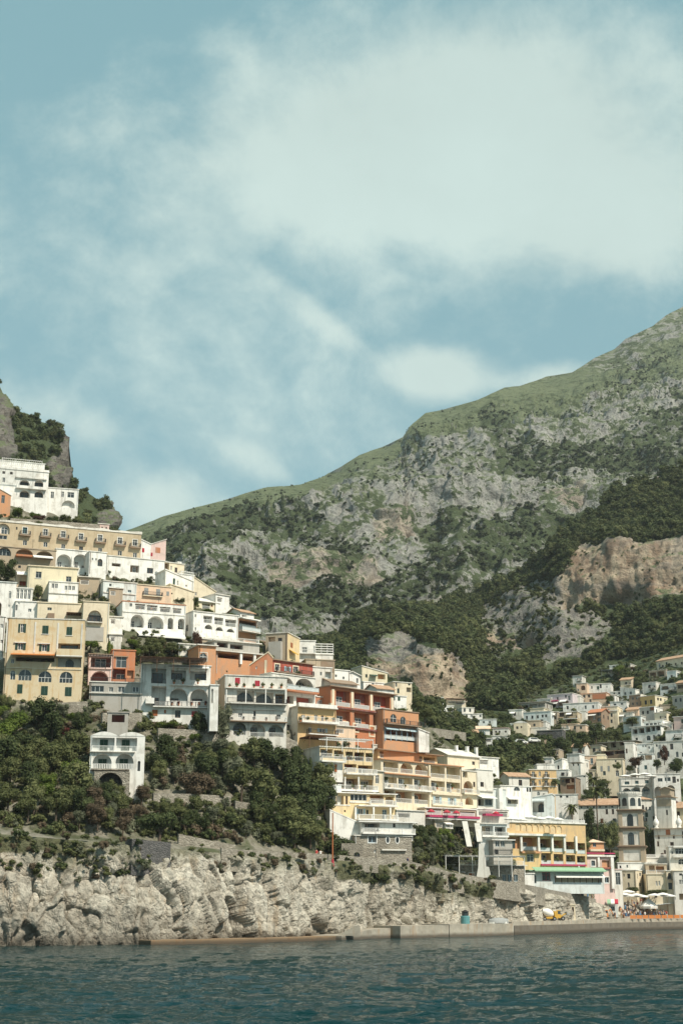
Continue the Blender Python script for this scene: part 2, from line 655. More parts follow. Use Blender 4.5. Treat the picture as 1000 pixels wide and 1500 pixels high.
def slope_mat(name, sc=1.0, rock_a=(0.20, 0.20, 0.182), rock_b=(0.45, 0.445, 0.405)):
 """mountain flank: R grass, G wood or dense scrub, B tan bare cliff"""
 m, t, p, out = new_mat(name)
 geo = t.add('ShaderNodeNewGeometry')
 pos = geo.outputs['Position']
 a = t.add('ShaderNodeAttribute', attribute_name='cover')
 s = t.add('ShaderNodeSeparateColor')
 t.put(s.inputs[0], a.outputs['Color'])
 R, G, B = s.outputs[0], s.outputs[1], s.outputs[2]
 n1 = t.noise(pos, 0.010 * sc, 8, 0.68, 0.3)
 n2 = t.noise(pos, 0.075 * sc, 8, 0.7, 0.4)
 n3 = t.noise(t.mapping(pos, scale=(1, 1, 0.22)), 0.05 * sc, 7, 0.66, 0.3)
 n4 = t.noise(pos, 0.22 * sc, 5, 0.65)
 strat = t.noise(t.mapping(pos, scale=(0.25, 0.25, 1.6)), 0.06 * sc, 5, 0.6)
 rock = t.mix(t.mapr(n2, 0.3, 0.68, 0, 1, True), rock_a, rock_b)
 rock = t.mix(t.mapr(n4, 0.36, 0.52, 0.6, 0, True), rock, tuple(0.42 * x for x in rock_a))
 tan = t.mix(t.mapr(n3, 0.38, 0.62, 0, 1, True), (0.22, 0.15, 0.10), (0.46, 0.375, 0.27))
 tan = t.mix(t.mapr(n2, 0.52, 0.70, 0, 0.75, True), tan, (0.30, 0.15, 0.075))
 tan = t.mix(t.mapr(strat, 0.5, 0.62, 0, 0.45, True), tan, (0.20, 0.19, 0.18))
 tan = t.mix(t.mapr(n4, 0.34, 0.5, 0.5, 0, True), tan, (0.12, 0.10, 0.08))
 rock = t.mix(B, rock, tan)
 nz = t.add('ShaderNodeSeparateXYZ')
 t.put(nz.inputs[0], geo.outputs['Normal'])
 flat = t.mapr(nz.outputs[2], 0.25, 0.75)
 grass = t.mix(n4, (0.092, 0.118, 0.060), (0.165, 0.188, 0.105))
 gk = t.math('ADD', t.math('MULTIPLY', R, 0.95), t.math('ADD', t.math('MULTIPLY', t.math('SUBTRACT', n2, 0.5), 2.8), t.math('MULTIPLY', t.math('SUBTRACT', flat, 0.5), 0.8)))
 c = t.mix(t.mapr(gk, 0.32, 0.68, 0, 0.95, True), rock, grass)
 scrub = t.mix(n4, (0.044, 0.060, 0.030), (0.086, 0.106, 0.054))
 wk = t.math('ADD', t.math('MULTIPLY', G, 1.05), t.math('ADD', t.math('MULTIPLY', t.math('SUBTRACT', n4, 0.5), 2.0), t.math('ADD', t.math('MULTIPLY', t.math('SUBTRACT', n1, 0.5), 0.8), t.math('MULTIPLY', t.math('SUBTRACT', n2, 0.5), 2.8))))
 c = t.mix(t.mapr(wk, 0.36, 0.6, 0, 1, True), c, scrub)
 t.put(p.inputs['Base Color'], c)
 h = t.math('ADD', t.math('MULTIPLY', n2, 1.0), t.math('MULTIPLY', n4, 0.5))
 t.put(p.inputs['Normal'], t.bump(h, 1.0, 5.0 / sc))
 p.inputs['Roughness'].default_value = 1.0
 p.inputs['Specular IOR Level'].default_value = 0.05
 return m
M_rock = rock_mat('sea cliff limestone', (0.66, 0.62, 0.52), (0.40, 0.36, 0.29), (0.42, 0.32, 0.21), tide=True)
M_mount = slope_mat('mountain flank', 0.75)
M_valley = slope_mat('valley flank', 1.6, (0.16, 0.15, 0.135), (0.34, 0.32, 0.28))
def soil_mat():
 m, t, p, out = new_mat('hillside earth and rock')
 pos = t.add('ShaderNodeNewGeometry').outputs['Position']
 n1 = t.noise(pos, 0.12, 6, 0.65)
 n2 = t.noise(pos, 0.8, 6, 0.7)
 c = t.mix(t.mapr(n1, 0.4, 0.6, 0, 1, True), (0.24, 0.22, 0.175), (0.075, 0.085, 0.04))
 c = t.mix(t.mapr(n2, 0.35, 0.6, 0.6, 0), c, (0.06, 0.055, 0.035))
 t.put(p.inputs['Base Color'], c)
 t.put(p.inputs['Normal'], t.bump(n2, 0.9, 0.5))
 return m
M_soil = soil_mat()
# -- sea
def water_mat():
 m, t, p, out = new_mat('sea water')
 g = t.add('ShaderNodeNewGeometry')
 pos = g.outputs['Position']
 n = t.noise(t.mapping(pos, scale=(0.30, 1.0, 1)), 0.05, 4, 0.6)
 t.put(p.inputs['Base Color'], t.mix(t.mapr(n, 0.35, 0.65), (0.002, 0.023, 0.023), (0.003, 0.028, 0.034)))
 p.inputs['Roughness'].default_value = 0.06
 p.inputs['IOR'].default_value = 1.33
 p.inputs['Specular IOR Level'].default_value = 0.13
 a = t.noise(t.mapping(pos, rot=(0, 0, 0.25), scale=(0.6, 1.0, 1)), 0.9, 5, 0.62, 0.4)
 b = t.noise(t.mapping(pos, rot=(0, 0, -0.35), scale=(0.7, 1.0, 1)), 2.8, 3, 0.6, 0.2)
 h = t.math('ADD', a, t.math('MULTIPLY', b, 0.3))
 t.put(p.inputs['Normal'], t.bump(h, 1.0, 0.38))
 return m
M_water = water_mat()
ny, nx = 420, 580
yy = 1.0 / np.linspace(1 / 62.0, 1 / 480.0, ny)
V = np.zeros((ny, nx, 3))
u = np.linspace(-1, 1, nx)
u = 0.32 * u + 0.6 * u ** 5
V[..., 1] = yy[:, None]
V[..., 0] = u[None, :] * yy[:, None]
P2 = V * np.array([0.75, 1.0, 1.0])
h = 0.26 * fbm(P2, 7.0, 3, 0.5, 5) + 0.30 * fbm(P2, 2.2, 3, 0.55, 9, ridged=True)
near = np.clip((300 - yy) / 150, 0.35, 1)[:, None]
edge = np.ones((ny, nx))
edge[0] = edge[-1] = 0
edge[:, 0] = edge[:, -1] = 0
V[..., 2] = h * near * edge
me = np_mesh('sea', V.reshape(-1, 3), grid_faces(ny, nx), M_water)
sea = tag(use_mesh('sea', me), kind='structure')
mb = MB()
for (x0, x1, y0, y1) in ((-6000, 6000, -3000, 62),):
 mb.quad((x0, y0, 0), (x1, y0, 0), (x1, y1, 0), (x0, y1, 0))
e = 0.92
mb.poly([(-6000, 62, 0), (-62 * e, 62, 0), (-480 * e, 480, 0), (-6000, 480, 0)])
mb.poly([(62 * e, 62, 0), (6000, 62, 0), (6000, 480, 0), (480 * e, 480, 0)])
tag(mb.build('open_water', M_water), kind='structure')
# -- sea cliff
def cliff_masks(PX, PY, V):
 top = path_y(PX)
 d = (PY - top)
 n = fbm(V, 9, 4, seed=21)
 veg = np.clip(1.15 - d / 30.0 + n * 1.4, 0, 1) * (PX < 700)
 veg = np.maximum(veg, np.clip(n * 3 - 1.1 - d / 60, 0, 1))
 strip = region(PX, PY, V, [[(-200, 1180), (100, 1200), (130, 1255), (60, 1250), (-200, 1260)], [(490, 1255), (560, 1262), (560, 1292), (490, 1290)],
       [(590, 1265), (650, 1280), (730, 1290), (735, 1318), (660, 1312), (600, 1290)]], 8, 8)
 veg = np.clip(np.maximum(veg * 0.75, strip), 0, 1)
 dark = np.clip((PY - 1325) / 25.0 + 0.5 * n, 0, 1) * (PX < 340)
 return {'cover': [veg, dark, 0 * veg]}
def cliff_disp(V, PX, PY, ms):
 Q = V * np.array([1.0, 1.0, 0.5])
 wv = np.stack([fbm(V, 5, 3, seed=s) for s in (31, 41, 51)], -1)
 f1, f2, r = worley(Q + wv * 1.6, 8.0, 3)
 g1, g2, r2 = worley(Q + wv * 1.0, 2.9, 7)
 e1, e2, r3 = worley(V * np.array([1, 1, 0.8]) + wv * 0.5, 1.25, 17)
 d = (r - 0.5) * 3.4 + (r2 - 0.5) * 1.7 + (r3 - 0.5) * 0.4
 d = d - 0.9 * np.exp(-((f2 - f1) / 0.08) ** 2) - 0.45 * np.exp(-((g2 - g1) / 0.10) ** 2)
 d = d + 1.6 * fbm(Q * np.array([1, 1, 0.8]), 12, 5, 0.55, 11, ridged=True) + 0.75 * fbm(V * np.array([1.3, 1.3, 0.55]), 3.4, 5, 0.55, 12, ridged=True)
 # the deep cleft and the smooth slab beside it
 d = d - 6.0 * np.exp(-((PX - 348 - 0.06 * (PY - 1300)) / 4.5) ** 2) * np.clip((PY - 1262) / 15, 0, 1)
 d = d - 3.0 * np.exp(-((PX - 212) / 6.0) ** 2) * np.clip((PY - 1330) / 15, 0, 1)
 d = d - 2.5 * np.exp(-((PX - 622) / 7.0) ** 2) * np.clip((PY - 1290) / 15, 0, 1)
 fade = np.clip((PY - path_y(PX)) / 9.0, 0.05, 1)
 return 0.78 * d * fade
def D_cliff(PX, PY):
 yb = shore_py(PX)
 yt = path_y(PX)
 t = np.clip((yb - PY) / (yb - yt), 0, 1)
 return shore_Y(PX) + (path_Y(PX) - shore_Y(PX)) * (0.55 * t + 0.45 * t ** 2.2)
cliff, cV, cPX, cPY = make_sheet('sea_cliff', np.linspace(-160, 905, 640), lambda x: shore_py(x), path_y, 150, D_cliff, M_rock, cliff_disp, cliff_masks,
        front=((0.5, 6.0),))
tag(cliff, kind='structure')
# -- the promenade along the cliff top
xs = np.linspace(-160, 905, 160)
A = at_np(xs, path_y(xs), path_Y(xs))
B = A.copy()
dirs = np.gradient(A, axis=0)
nrm = np.stack([-dirs[:, 1], dirs[:, 0], 0 * dirs[:, 0]], -1)
nrm /= np.linalg.norm(nrm, axis=-1, keepdims=True)
PATH_IN = A + nrm * 4.0
PATH_OUT = A
mb = MB()
for i in range(len(xs) - 1):
 mb.quad(tuple(A[i]), tuple(A[i + 1]), tuple(PATH_IN[i + 1]), tuple(PATH_IN[i]))
M_path = simple('pale paving', (0.36, 0.33, 0.28), 0.9)
tag(mb.build('footpath', M_path), kind='structure')
# -- town hillside
def hill_bot(x):
 return path_y(x) + 3
def hill_disp(V, PX, PY, ms):
 k = np.clip((path_y(PX) - PY) / 14, 0, 1)
 return k * (1.3 * fbm(V, 16, 4, 0.5, 61) + 0.8 * fbm(V, 4, 3, 0.5, 62, ridged=True) - 0.6)
def D_hill_ground(px, py):
 y = D_hill(px, py) + 1.6
 yp = path_Y(px) + 4.2
 k = np.clip((path_y(px) - py) / 12.0, 0, 1)
 return yp * (1 - k) + np.maximum(y, yp) * k
hillside, hV, hPX, hPY = make_sheet('hillside', np.linspace(-200, 870, 300), hill_bot, hill_top, 200, D_hill_ground, M_soil, hill_disp,
         back=((10, 1), (30, 14), (80, 60), (140, 140)), front=((0.5, 4),), presmooth=2)
tag(hillside, kind='structure')
# -- valley, woods and the middle crags
D_val = table({
 150: [(1100, 520), (1000, 640), (900, 760)],
 380: [(1050, 500), (1000, 580), (965, 690), (930, 800)],
 500: [(1070, 500), (1030, 560), (985, 650), (930, 800), (900, 860)],
 560: [(1080, 470), (1020, 590), (990, 622), (935, 652), (918, 760), (895, 830)],
 640: [(1110, 430), (1075, 470), (1034, 590), (1000, 606), (940, 625), (920, 760), (885, 880)],
 700: [(1150, 425), (1090, 485), (1040, 590), (990, 690), (940, 760), (880, 930), (860, 960)],
 760: [(1165, 428), (1100, 485), (1040, 585), (1000, 665), (950, 742), (900, 800), (875, 812), (845, 900)],
 820: [(1210, 430), (1130, 485), (1060, 560), (1000, 645), (965, 705), (900, 738), (885, 770), (850, 790), (815, 805), (800, 850), (770, 900)],
 900: [(1335, 436), (1290, 440), (1200, 470), (1150, 505), (1050, 582), (960, 690), (905, 745), (888, 770), (875, 756), (800, 775), (770, 850), (700, 930)],
 1000: [(1338, 430), (1290, 438), (1200, 466), (1100, 512), (1000, 592), (960, 634), (900, 700), (880, 740), (860, 748), (785, 762), (750, 840), (680, 900)],
 1200: [(1340, 430), (1200, 460), (1100, 500), (1000, 570), (960, 620), (880, 720), (780, 750), (680, 860), (600, 900)]})
val_top = line([(150, 990), (380, 962), (430, 950), (500, 930), (540, 906), (600, 892), (650, 880), (700, 870), (760, 845), (800, 812), (830, 788),
    (850, 768), (880, 738), (900, 716), (940, 706), (1000, 686), (1200, 620)])
val_bot = line([(150, 1080), (380, 1040), (500, 1080), (640, 1112), (760, 1180), (820, 1240), (880, 1334), (1000, 1341), (1200, 1342)])
CLIFF_POLYS = [[(845, 806), (880, 800), (940, 798), (1010, 785), (1100, 780), (1100, 880), (1000, 882), (930, 888), (880, 886), (850, 892), (812, 890), (815, 860), (840, 830)],
   [(790, 905), (830, 900), (870, 905), (900, 912), (905, 935), (870, 945), (850, 958), (790, 972)],
   [(700, 905), (735, 880), (780, 855), (812, 850), (818, 880), (800, 925), (760, 950), (720, 958), (705, 935)],
   [(540, 965), (552, 942), (575, 935), (600, 935), (640, 950), (668, 965), (688, 990), (695, 1030), (640, 1032), (600, 1000), (545, 990)],
   [(580, 880), (600, 870), (640, 868), (645, 885), (600, 890)]]
WARM = [[(845, 806), (940, 798), (1100, 780), (1100, 880), (1000, 882), (880, 886), (850, 892), (815, 890), (830, 850)],
  [(560, 965), (640, 955), (688, 990), (695, 1032), (640, 1032), (600, 1005), (550, 985)], [(700, 930), (790, 930), (790, 948), (715, 955)]]
def val_masks(PX, PY, V):
 cl = region(PX, PY, V, CLIFF_POLYS, 9, 30, 2)
 cl = cl * (1 - 0.45 * region(PX, PY, V, CLIFF_POLYS[1:3], 9, 30, 2))
 warm = region(PX, PY, V, WARM, 12, 30, 4) * 0.85
 town = region(PX, PY, V, [[(640, 1060), (700, 1030), (760, 1020), (860, 970), (1000, 950), (1100, 940), (1100, 1345), (860, 1345), (640, 1130)]], 5, 30, 2)
 return {'cover': [0.4 * town, np.clip(1.1 - cl * 1.6 - 0.5 * town, 0, 1), warm]}
def val_disp(V, PX, PY, ms):
 cl = np.clip(1.0 - ms['cover'][1], 0, 1)
 Q = V * np.array([1, 1, 0.55])
 f1, f2, r = worley(Q, 16.0, 13)
 rug = 5 * fbm(Q, 30, 5, 0.5, 15, ridged=True) + 2.5 * (r - 0.5) + 2.2 * fbm(V * np.array([1, 1, 0.15]), 8, 4, 0.55, 18, ridged=True) + 1.5 * fbm(V * np.array([0.3, 0.3, 1.6]), 9, 3, 0.5, 19)
 soft = 6 * fbm(V, 60, 4, 0.5, 17)
 # overhangs at the foot of the big cliff
 cave = 15 * np.exp(-(((PX - 902) / 34) ** 2 + ((PY - 874) / 9) ** 2)) + 9 * np.exp(-(((PX - 828) / 14) ** 2 + ((PY - 880) / 9) ** 2)) \
  + 11 * np.exp(-(((PX - 752) / 34) ** 2 + ((PY - 938) / 8) ** 2)) + 5 * np.exp(-(((PX - 640) / 28) ** 2 + ((PY - 1016) / 10) ** 2))
 tw = np.clip((PX - 640) / 60, 0, 1) * np.clip((PY - 980) / 60, 0, 1)
 return (cl * rug + soft) * (1 - 0.85 * tw) - cave * (1 - 0.9 * tw)
valley, vV, vPX, vPY = make_sheet('valley_slope', np.linspace(150, 1200, 420), val_bot, val_top, 260, lambda a, b: D_val(a, b) + 3.0, M_valley, val_disp, val_masks,
        back=((20, -2), (80, 20), (200, 160)), front=((5, 6),), presmooth=2)
tag(valley, kind='structure')
# -- the mountain
ridge = line([(120, 800), (195, 775), (240, 757), (280, 746), (330, 733), (362, 722), (390, 715), (440, 710), (470, 700), (500, 684), (525, 668), (560, 655),
   (590, 642), (600, 625), (622, 606), (650, 600), (700, 585), (738, 568), (760, 566), (800, 553), (838, 546), (850, 538), (870, 525),
   (900, 512), (915, 497), (930, 490), (955, 478), (975, 462), (1000, 449), (1060, 420), (1200, 350), (1400, 320)])
D_mnt = table({
 0: [(950, 900), (900, 960), (800, 1400), (770, 1500)],
 180: [(950, 880), (880, 960), (820, 1250), (772, 1500)],
 330: [(960, 820), (900, 930), (870, 960), (820, 1060), (733, 1560)],
 480: [(970, 840), (900, 980), (888, 1005), (840, 1030), (760, 1230), (695, 1760)],
 560: [(960, 900), (885, 1040), (855, 1060), (810, 1150), (760, 1190), (700, 1450), (655, 1860)],
 640: [(950, 950), (870, 1080), (800, 1180), (740, 1240), (660, 1550), (602, 1980)],
 800: [(920, 1000), (830, 1120), (770, 1220), (700, 1300), (640, 1500), (553, 2150)],
 900: [(900, 1050), (760, 1240), (700, 1320), (620, 1580), (512, 2250)],
 1000: [(850, 1100), (720, 1280), (650, 1460), (560, 1850), (510, 2150), (449, 2400)],
 1400: [(850, 1150), (720, 1300), (500, 2200), (320, 2700)]})
GRASS = [[(180, 790), (280, 735), (390, 700), (500, 675), (600, 600), (740, 555), (840, 530), (900, 545), (1000, 500), (1200, 420), (1200, 560), (1000, 570),
  (900, 590), (800, 620), (700, 640), (640, 660), (560, 690), (480, 740), (400, 770), (300, 775), (240, 800), (180, 830)]]
SCRUB = [[(200, 805), (260, 790), (310, 765), (370, 760), (430, 775), (420, 790), (350, 815), (290, 850), (230, 850)],
  [(420, 750), (470, 770), (490, 800), (520, 830), (500, 860), (460, 830), (430, 800)],
  [(320, 880), (400, 895), (480, 890), (540, 880), (600, 870), (700, 800), (760, 780), (840, 780), (830, 810), (760, 860), (620, 930), (320, 960)],
  [(690, 560 + 60), (760, 640), (850, 660), (950, 640), (1010, 600), (1200, 560), (1200, 700), (1000, 690), (900, 700), (860, 690), (800, 720), (740, 720), (720, 670)],
  [(600, 790), (640, 770), (700, 770), (690, 800), (620, 830)]]
TAN = [[(380, 845), (450, 835), (500, 838), (540, 850), (550, 880), (520, 893), (460, 880), (400, 880)], [(555, 765), (600, 755), (605, 800), (570, 815), (550, 800)],
 [(800, 735), (850, 725), (850, 765), (820, 770)]]
def mnt_masks(PX, PY, V):
 g = region(PX, PY, V, GRASS, 22, 120, 6)
 s = region(PX, PY, V, SCRUB, 22, 90, 4)
 t = region(PX, PY, V, TAN, 12, 60, 4)
 return {'cover': [0.2 + g * 0.42, 0.36 + 0.30 * s - 0.06 * g - 0.1 * t, t * 0.55]}
def mnt_disp(V, PX, PY, ms):
 s = ms['cover'][1]
 g = ms['cover'][0]
 k = np.clip(1.15 - 0.55 * g - 0.3 * s, 0.3, 1)
 Q = V * np.array([1, 0.8, 0.6])
 f1, f2, r = worley(Q + 14 * fbm(V, 70, 3, seed=90)[..., None], 46.0, 23)
 g1, g2, r2 = worley(Q, 15.0, 29)
 d = 26 * fbm(Q, 220, 5, 0.52, 25, ridged=True) + 15 * fbm(Q, 62, 5, 0.58, 26, ridged=True) + k * (11 * (r - 0.5) + 5.5 * (r2 - 0.5)) + k * 4 * fbm(V, 14, 3, 0.6, 27)
 d = d - 14 * np.exp(-(((PX - 525) / 16) ** 2 + ((PY - 882) / 9) ** 2)) - 12 * np.exp(-(((PX - 510) / 14) ** 2 + ((PY - 797) / 8) ** 2))
 edge = np.clip((PY - ridge(PX)) / 60, 0.05, 1)
 return d * edge
mount, mV, mPX, mPY = make_sheet('mountain', np.linspace(0, 1400, 720), line([(0, 950), (330, 960), (480, 970), (640, 950), (800, 920), (1000, 850), (1400, 850)]), ridge,
        360, D_mnt, M_mount, mnt_disp, mnt_masks, back=((60, 20), (300, 200), (900, 900)), presmooth=3)
tag(mount, kind='structure')
# -- the crag behind the upper town
crag_top = line([(-200, 470), (-60, 520), (0, 566), (6, 580), (14, 600), (40, 606), (60, 618), (75, 622), (92, 632), (99, 645), (101, 662), (98, 690), (104, 712),
    (128, 722), (140, 730), (160, 738), (168, 748), (169, 765)])
D_crag = table({-200: [(800, 600), (690, 640), (640, 665), (480, 760)], 0: [(800, 590), (700, 630), (655, 650), (600, 690), (560, 720)],
    60: [(800, 590), (725, 640), (690, 660), (650, 680), (615, 720)], 102: [(800, 600), (725, 660), (640, 700)], 170: [(800, 640), (745, 690), (735, 700)]})
def crag_masks(PX, PY, V):
 rk = region(PX, PY, V, [[(-200, 540), (8, 570), (18, 640), (22, 672), (-200, 700)], [(84, 628), (103, 640), (103, 720), (72, 715), (62, 690), (84, 660)],
       [(150, 745), (172, 745), (172, 785), (148, 785), (138, 760)]], 7, 25, 2)
 return {'cover': [0.2 + 0 * rk, np.clip(1.15 - 1.1 * rk, 0, 1), 0.12 * rk]}
def crag_disp(V, PX, PY, ms):
 rk = 1 - np.clip(ms['cover'][1], 0, 1)
 Q = V * np.array([1, 1, 0.4])
 return (4 * (worley(Q, 9.0, 37)[2] - 0.5) * rk + 5 * fbm(Q, 20, 5, 0.55, 35, ridged=True) * (0.4 + rk) + 2 * fbm(V, 8, 3, 0.5, 36)) * np.clip((PY - crag_top(PX)) / 6, 0.15, 1)
crag, gV, gPX, gPY = make_sheet('crag', np.linspace(-200, 169, 150), line([(-200, 800), (170, 800)]), crag_top, 120, D_crag, slope_mat('dark crag', 1.6, (0.085, 0.085, 0.08), (0.20, 0.195, 0.18)), crag_disp, crag_masks,
        back=((15, 2), (60, 60), (150, 300)))
tag(crag, kind='structure')
# ------------------------------------------------------------------ foliage
def leaf_cloud(seed, rx, rz, lobes, nleaf, leaf, flat=1.0, core=True, zc=0.0, droop=0.0):
 """an uneven crown of leaf tufts gathered in lobes round a dark interior"""
 R = random.Random(seed)
 v, f = [], []
 cs = []
 for i in range(lobes):
  w = R.uniform(0, 2 * math.pi)
  rr = rx * 0.72 * math.sqrt(R.random())
  z = rz * R.uniform(-0.62, 0.72)
  sh = 1 - 0.45 * abs(z / rz)
  cs.append((Vector((rr * math.cos(w) * sh, rr * math.sin(w) * sh, zc + z)), R.uniform(0.30, 0.52) * rx))
 for c, r in cs:
  n = max(6, int(nleaf / lobes))
  for k in range(n):
   d = Vector((R.gauss(0, 1), R.gauss(0, 1), R.gauss(0.15, 1)))
   d.normalize()
   p = c + Vector((d.x, d.y, d.z * flat)) * r * R.uniform(0.72, 1.12)
   nn = (d + Vector((R.uniform(-.7, .7), R.uniform(-.7, .7), R.uniform(-.2, .9)))).normalized()
   s = nn.orthogonal().normalized()
   t = nn.cross(s)
   w = R.uniform(0, 6.28)
   a = s * math.cos(w) + t * math.sin(w)
   b = nn.cross(a)
   L = leaf * R.uniform(0.6, 1.4)
   i0 = len(v)
   v += [p - a * L * 0.5, p + b * L * 0.32 + nn * L * 0.1, p + a * L * 0.5 - Vector((0, 0, droop * L)), p - b * L * 0.32 + nn * L * 0.1]
   f.append((i0, i0 + 1, i0 + 2, i0 + 3))
 if core:
  for c, r in cs:
   i0 = len(v)
   rr = r * 0.72
   ring = []
   for a_, z_ in ((0, -1), (0.8, -0.5), (1, 0.15), (0.6, 0.8), (0, 1)):
    ring.append((a_ * rr, z_ * rr * flat))
   seg = 6
   for a_, z_ in ring:
    for k in range(seg):
     w = 2 * math.pi * k / seg + z_
     v.append(c + Vector((a_ * math.cos(w), a_ * math.sin(w), z_)))
   for q in range(len(ring) - 1):
    for k in range(seg):
     j = (k + 1) % seg
     f.append((i0 + q * seg + k, i0 + q * seg + j, i0 + (q + 1) * seg + j, i0 + (q + 1) * seg + k))
 return v, f
def crown_mesh(name, mat, *a, **k):
 v, f = leaf_cloud(*a, **k)
 me = bpy.data.meshes.new(name)
 me.from_pydata([tuple(x) for x in v], [], f)
 me.materials.append(mat)
 me.update()
 return me
M_leaf_dark = leaf_mat('dark evergreen leaves', (0.040, 0.055, 0.022), (0.105, 0.125, 0.052))
M_leaf_mid = leaf_mat('olive green leaves', (0.075, 0.088, 0.034), (0.175, 0.185, 0.080))
M_leaf_grey = leaf_mat('grey green leaves', (0.095, 0.105, 0.065), (0.20, 0.21, 0.135))
M_leaf_brown = leaf_mat('dry brown leaves', (0.085, 0.065, 0.042), (0.17, 0.13, 0.085))
M_leaf_bright = leaf_mat('bright green leaves', (0.07, 0.105, 0.02), (0.16, 0.20, 0.045))
M_leaf_wood = leaf_mat('woodland leaves', (0.040, 0.053, 0.024), (0.100, 0.120, 0.050), (0.085, 0.085, 0.034))
M_leaf_far = leaf_mat('scrub leaves', (0.050, 0.064, 0.034), (0.095, 0.112, 0.058))
M_bark = simple('bark', (0.10, 0.075, 0.055), 0.95)
def scatter(name, pts, scales, kinds, protos, kind='stuff', seed=1):
 """a wood or scrub that reads as one mass: leaf crowns set on points by geometry nodes"""
 me = bpy.data.meshes.new(name)
 n = len(pts)
 me.vertices.add(n)
 me.vertices.foreach_set('co', np.asarray(pts, dtype=np.float32).ravel())
 for nm, typ, arr in (('sc', 'FLOAT', scales), ('knd', 'INT', kinds), ('rz', 'FLOAT', np.random.RandomState(seed).uniform(0, 6.28, n))):
  a = me.attributes.new(nm, typ, 'POINT')
  a.data.foreach_set('value', np.asarray(arr, dtype=np.int32 if typ == 'INT' else np.float32))
 me.update()
 o = use_mesh(name, me)
 ng = bpy.data.node_groups.new(name + ' nodes', 'GeometryNodeTree')
 ng.interface.new_socket('Geometry', in_out='INPUT', socket_type='NodeSocketGeometry')
 ng.interface.new_socket('Geometry', in_out='OUTPUT', socket_type='NodeSocketGeometry')
 N, L = ng.nodes, ng.links
 gi, go = N.new('NodeGroupInput'), N.new('NodeGroupOutput')
 jn = N.new('GeometryNodeJoinGeometry')
 def named(nm, typ):
  q = N.new('GeometryNodeInputNamedAttribute')
  q.data_type = typ
  q.inputs[0].default_value = nm
  return q.outputs[0]
 sc, kd, rz = named('sc', 'FLOAT'), named('knd', 'INT'), named('rz', 'FLOAT')
 cx = N.new('ShaderNodeCombineXYZ')
 L.new(rz, cx.inputs[2])
 for k, ob in enumerate(protos):
  oi = N.new('GeometryNodeObjectInfo')
  oi.inputs[0].default_value = ob
  cmp_ = N.new('FunctionNodeCompare')
  cmp_.data_type = 'INT'
  cmp_.operation = 'EQUAL'
  L.new(kd, cmp_.inputs[2])
  cmp_.inputs[3].default_value = k
  ip = N.new('GeometryNodeInstanceOnPoints')
  L.new(gi.outputs[0], ip.inputs['Points'])
  L.new(cmp_.outputs[0], ip.inputs['Selection'])
  L.new(oi.outputs['Geometry'], ip.inputs['Instance'])
  L.new(cx.outputs[0], ip.inputs['Rotation'])
  L.new(sc, ip.inputs['Scale'])
  L.new(ip.outputs[0], jn.inputs[0])
 L.new(jn.outputs[0], go.inputs[0])
 md = o.modifiers.new('scatter', 'NODES')
 md.node_group = ng
 tag(o, kind=kind)
 return o
def proto(me):
 return bpy.data.objects.new(me.name, me)
def pick(V, PX, PY, n, polys, seed, avoid=None, weight=None):
 """n random points of a sheet inside the given outlines"""
 rs = np.random.RandomState(seed)
 m = np.zeros(PX.shape, bool)
 for pl in polys:
  m |= in_poly(PX, PY, pl)
 if avoid is not None:
  for pl in avoid:
   m &= ~in_poly(PX, PY, pl)
 w = m.astype(float)
 if weight is not None:
  w = w * weight
 # the same number per square metre of slope
 area = np.linalg.norm(np.cross(np.gradient(V, axis=1), np.gradient(V, axis=0)), axis=-1)
 w = (w * area).ravel()
 if w.sum() <= 0:
  return np.zeros((0, 3)), np.zeros(0, int)
 idx = rs.choice(w.size, n, p=w / w.sum())
 P = V.reshape(-1, 3)[idx] + rs.uniform(-1, 1, (n, 3)) * 1.2
 return P, idx
# -- the woods
wood_protos = [proto(crown_mesh('wood_crown', M_leaf_wood, 100 + i, 4.2, 3.4, 9, 420, 1.15, flat=0.85)) for i in range(4)]
wood_protos.append(proto(crown_mesh('dark_wood_crown', M_leaf_dark, 150, 3.6, 4.6, 9, 420, 1.15)))
wood_protos.append(proto(crown_mesh('green_wood_crown', M_leaf_mid, 160, 4.4, 3.2, 9, 420, 1.15, flat=0.8)))
TOWN_CLEAR = [[(640, 1010), (700, 1040), (745, 1045), (760, 1030), (800, 1000), (850, 985), (870, 970), (1000, 950), (1200, 940), (1200, 1345), (860, 1345), (740, 1150), (640, 1070)]]
WOOD = [[(150, 940), (380, 940), (430, 930), (500, 910), (540, 890), (600, 875), (650, 862), (700, 852), (760, 828), (800, 795), (830, 770), (850, 750),
  (880, 720), (900, 700), (940, 690), (1000, 670), (1200, 600), (1200, 1345), (860, 1345), (740, 1180), (640, 1120), (500, 1090), (150, 1080)]]
P, _ = pick(vV, vPX, vPY, 5200, WOOD, 5, avoid=[[(x, y + 5) for x, y in c_] for c_ in CLIFF_POLYS] + [[(x, y + 13) for x, y in c_] for c_ in CLIFF_POLYS[:4]] + CLIFF_POLYS + TOWN_CLEAR)
rs = np.random.RandomState(8)
sc = rs.uniform(0.55, 1.25, len(P)) * np.where(rs.rand(len(P)) < 0.15, 1.3, 1.0)
P[:, 2] += 1.6 * sc
kinds = rs.choice(6, len(P), p=[.2, .2, .18, .17, .13, .12])
scatter('woodland', P, sc, kinds, wood_protos)
# small growth clinging to the crags and rims
P, _ = pick(vV, vPX, vPY, 420, CLIFF_POLYS, 6)
sc = rs.uniform(0.08, 0.30, len(P))
scatter('cliff_scrub', P, sc, rs.choice(6, len(P)), wood_protos)
P, _ = pick(vV, vPX, vPY, 260, CLIFF_POLYS[1:3], 31)
scatter('crag_trees', P, rs.uniform(0.25, 0.6, len(P)), rs.choice(6, len(P)), wood_protos)
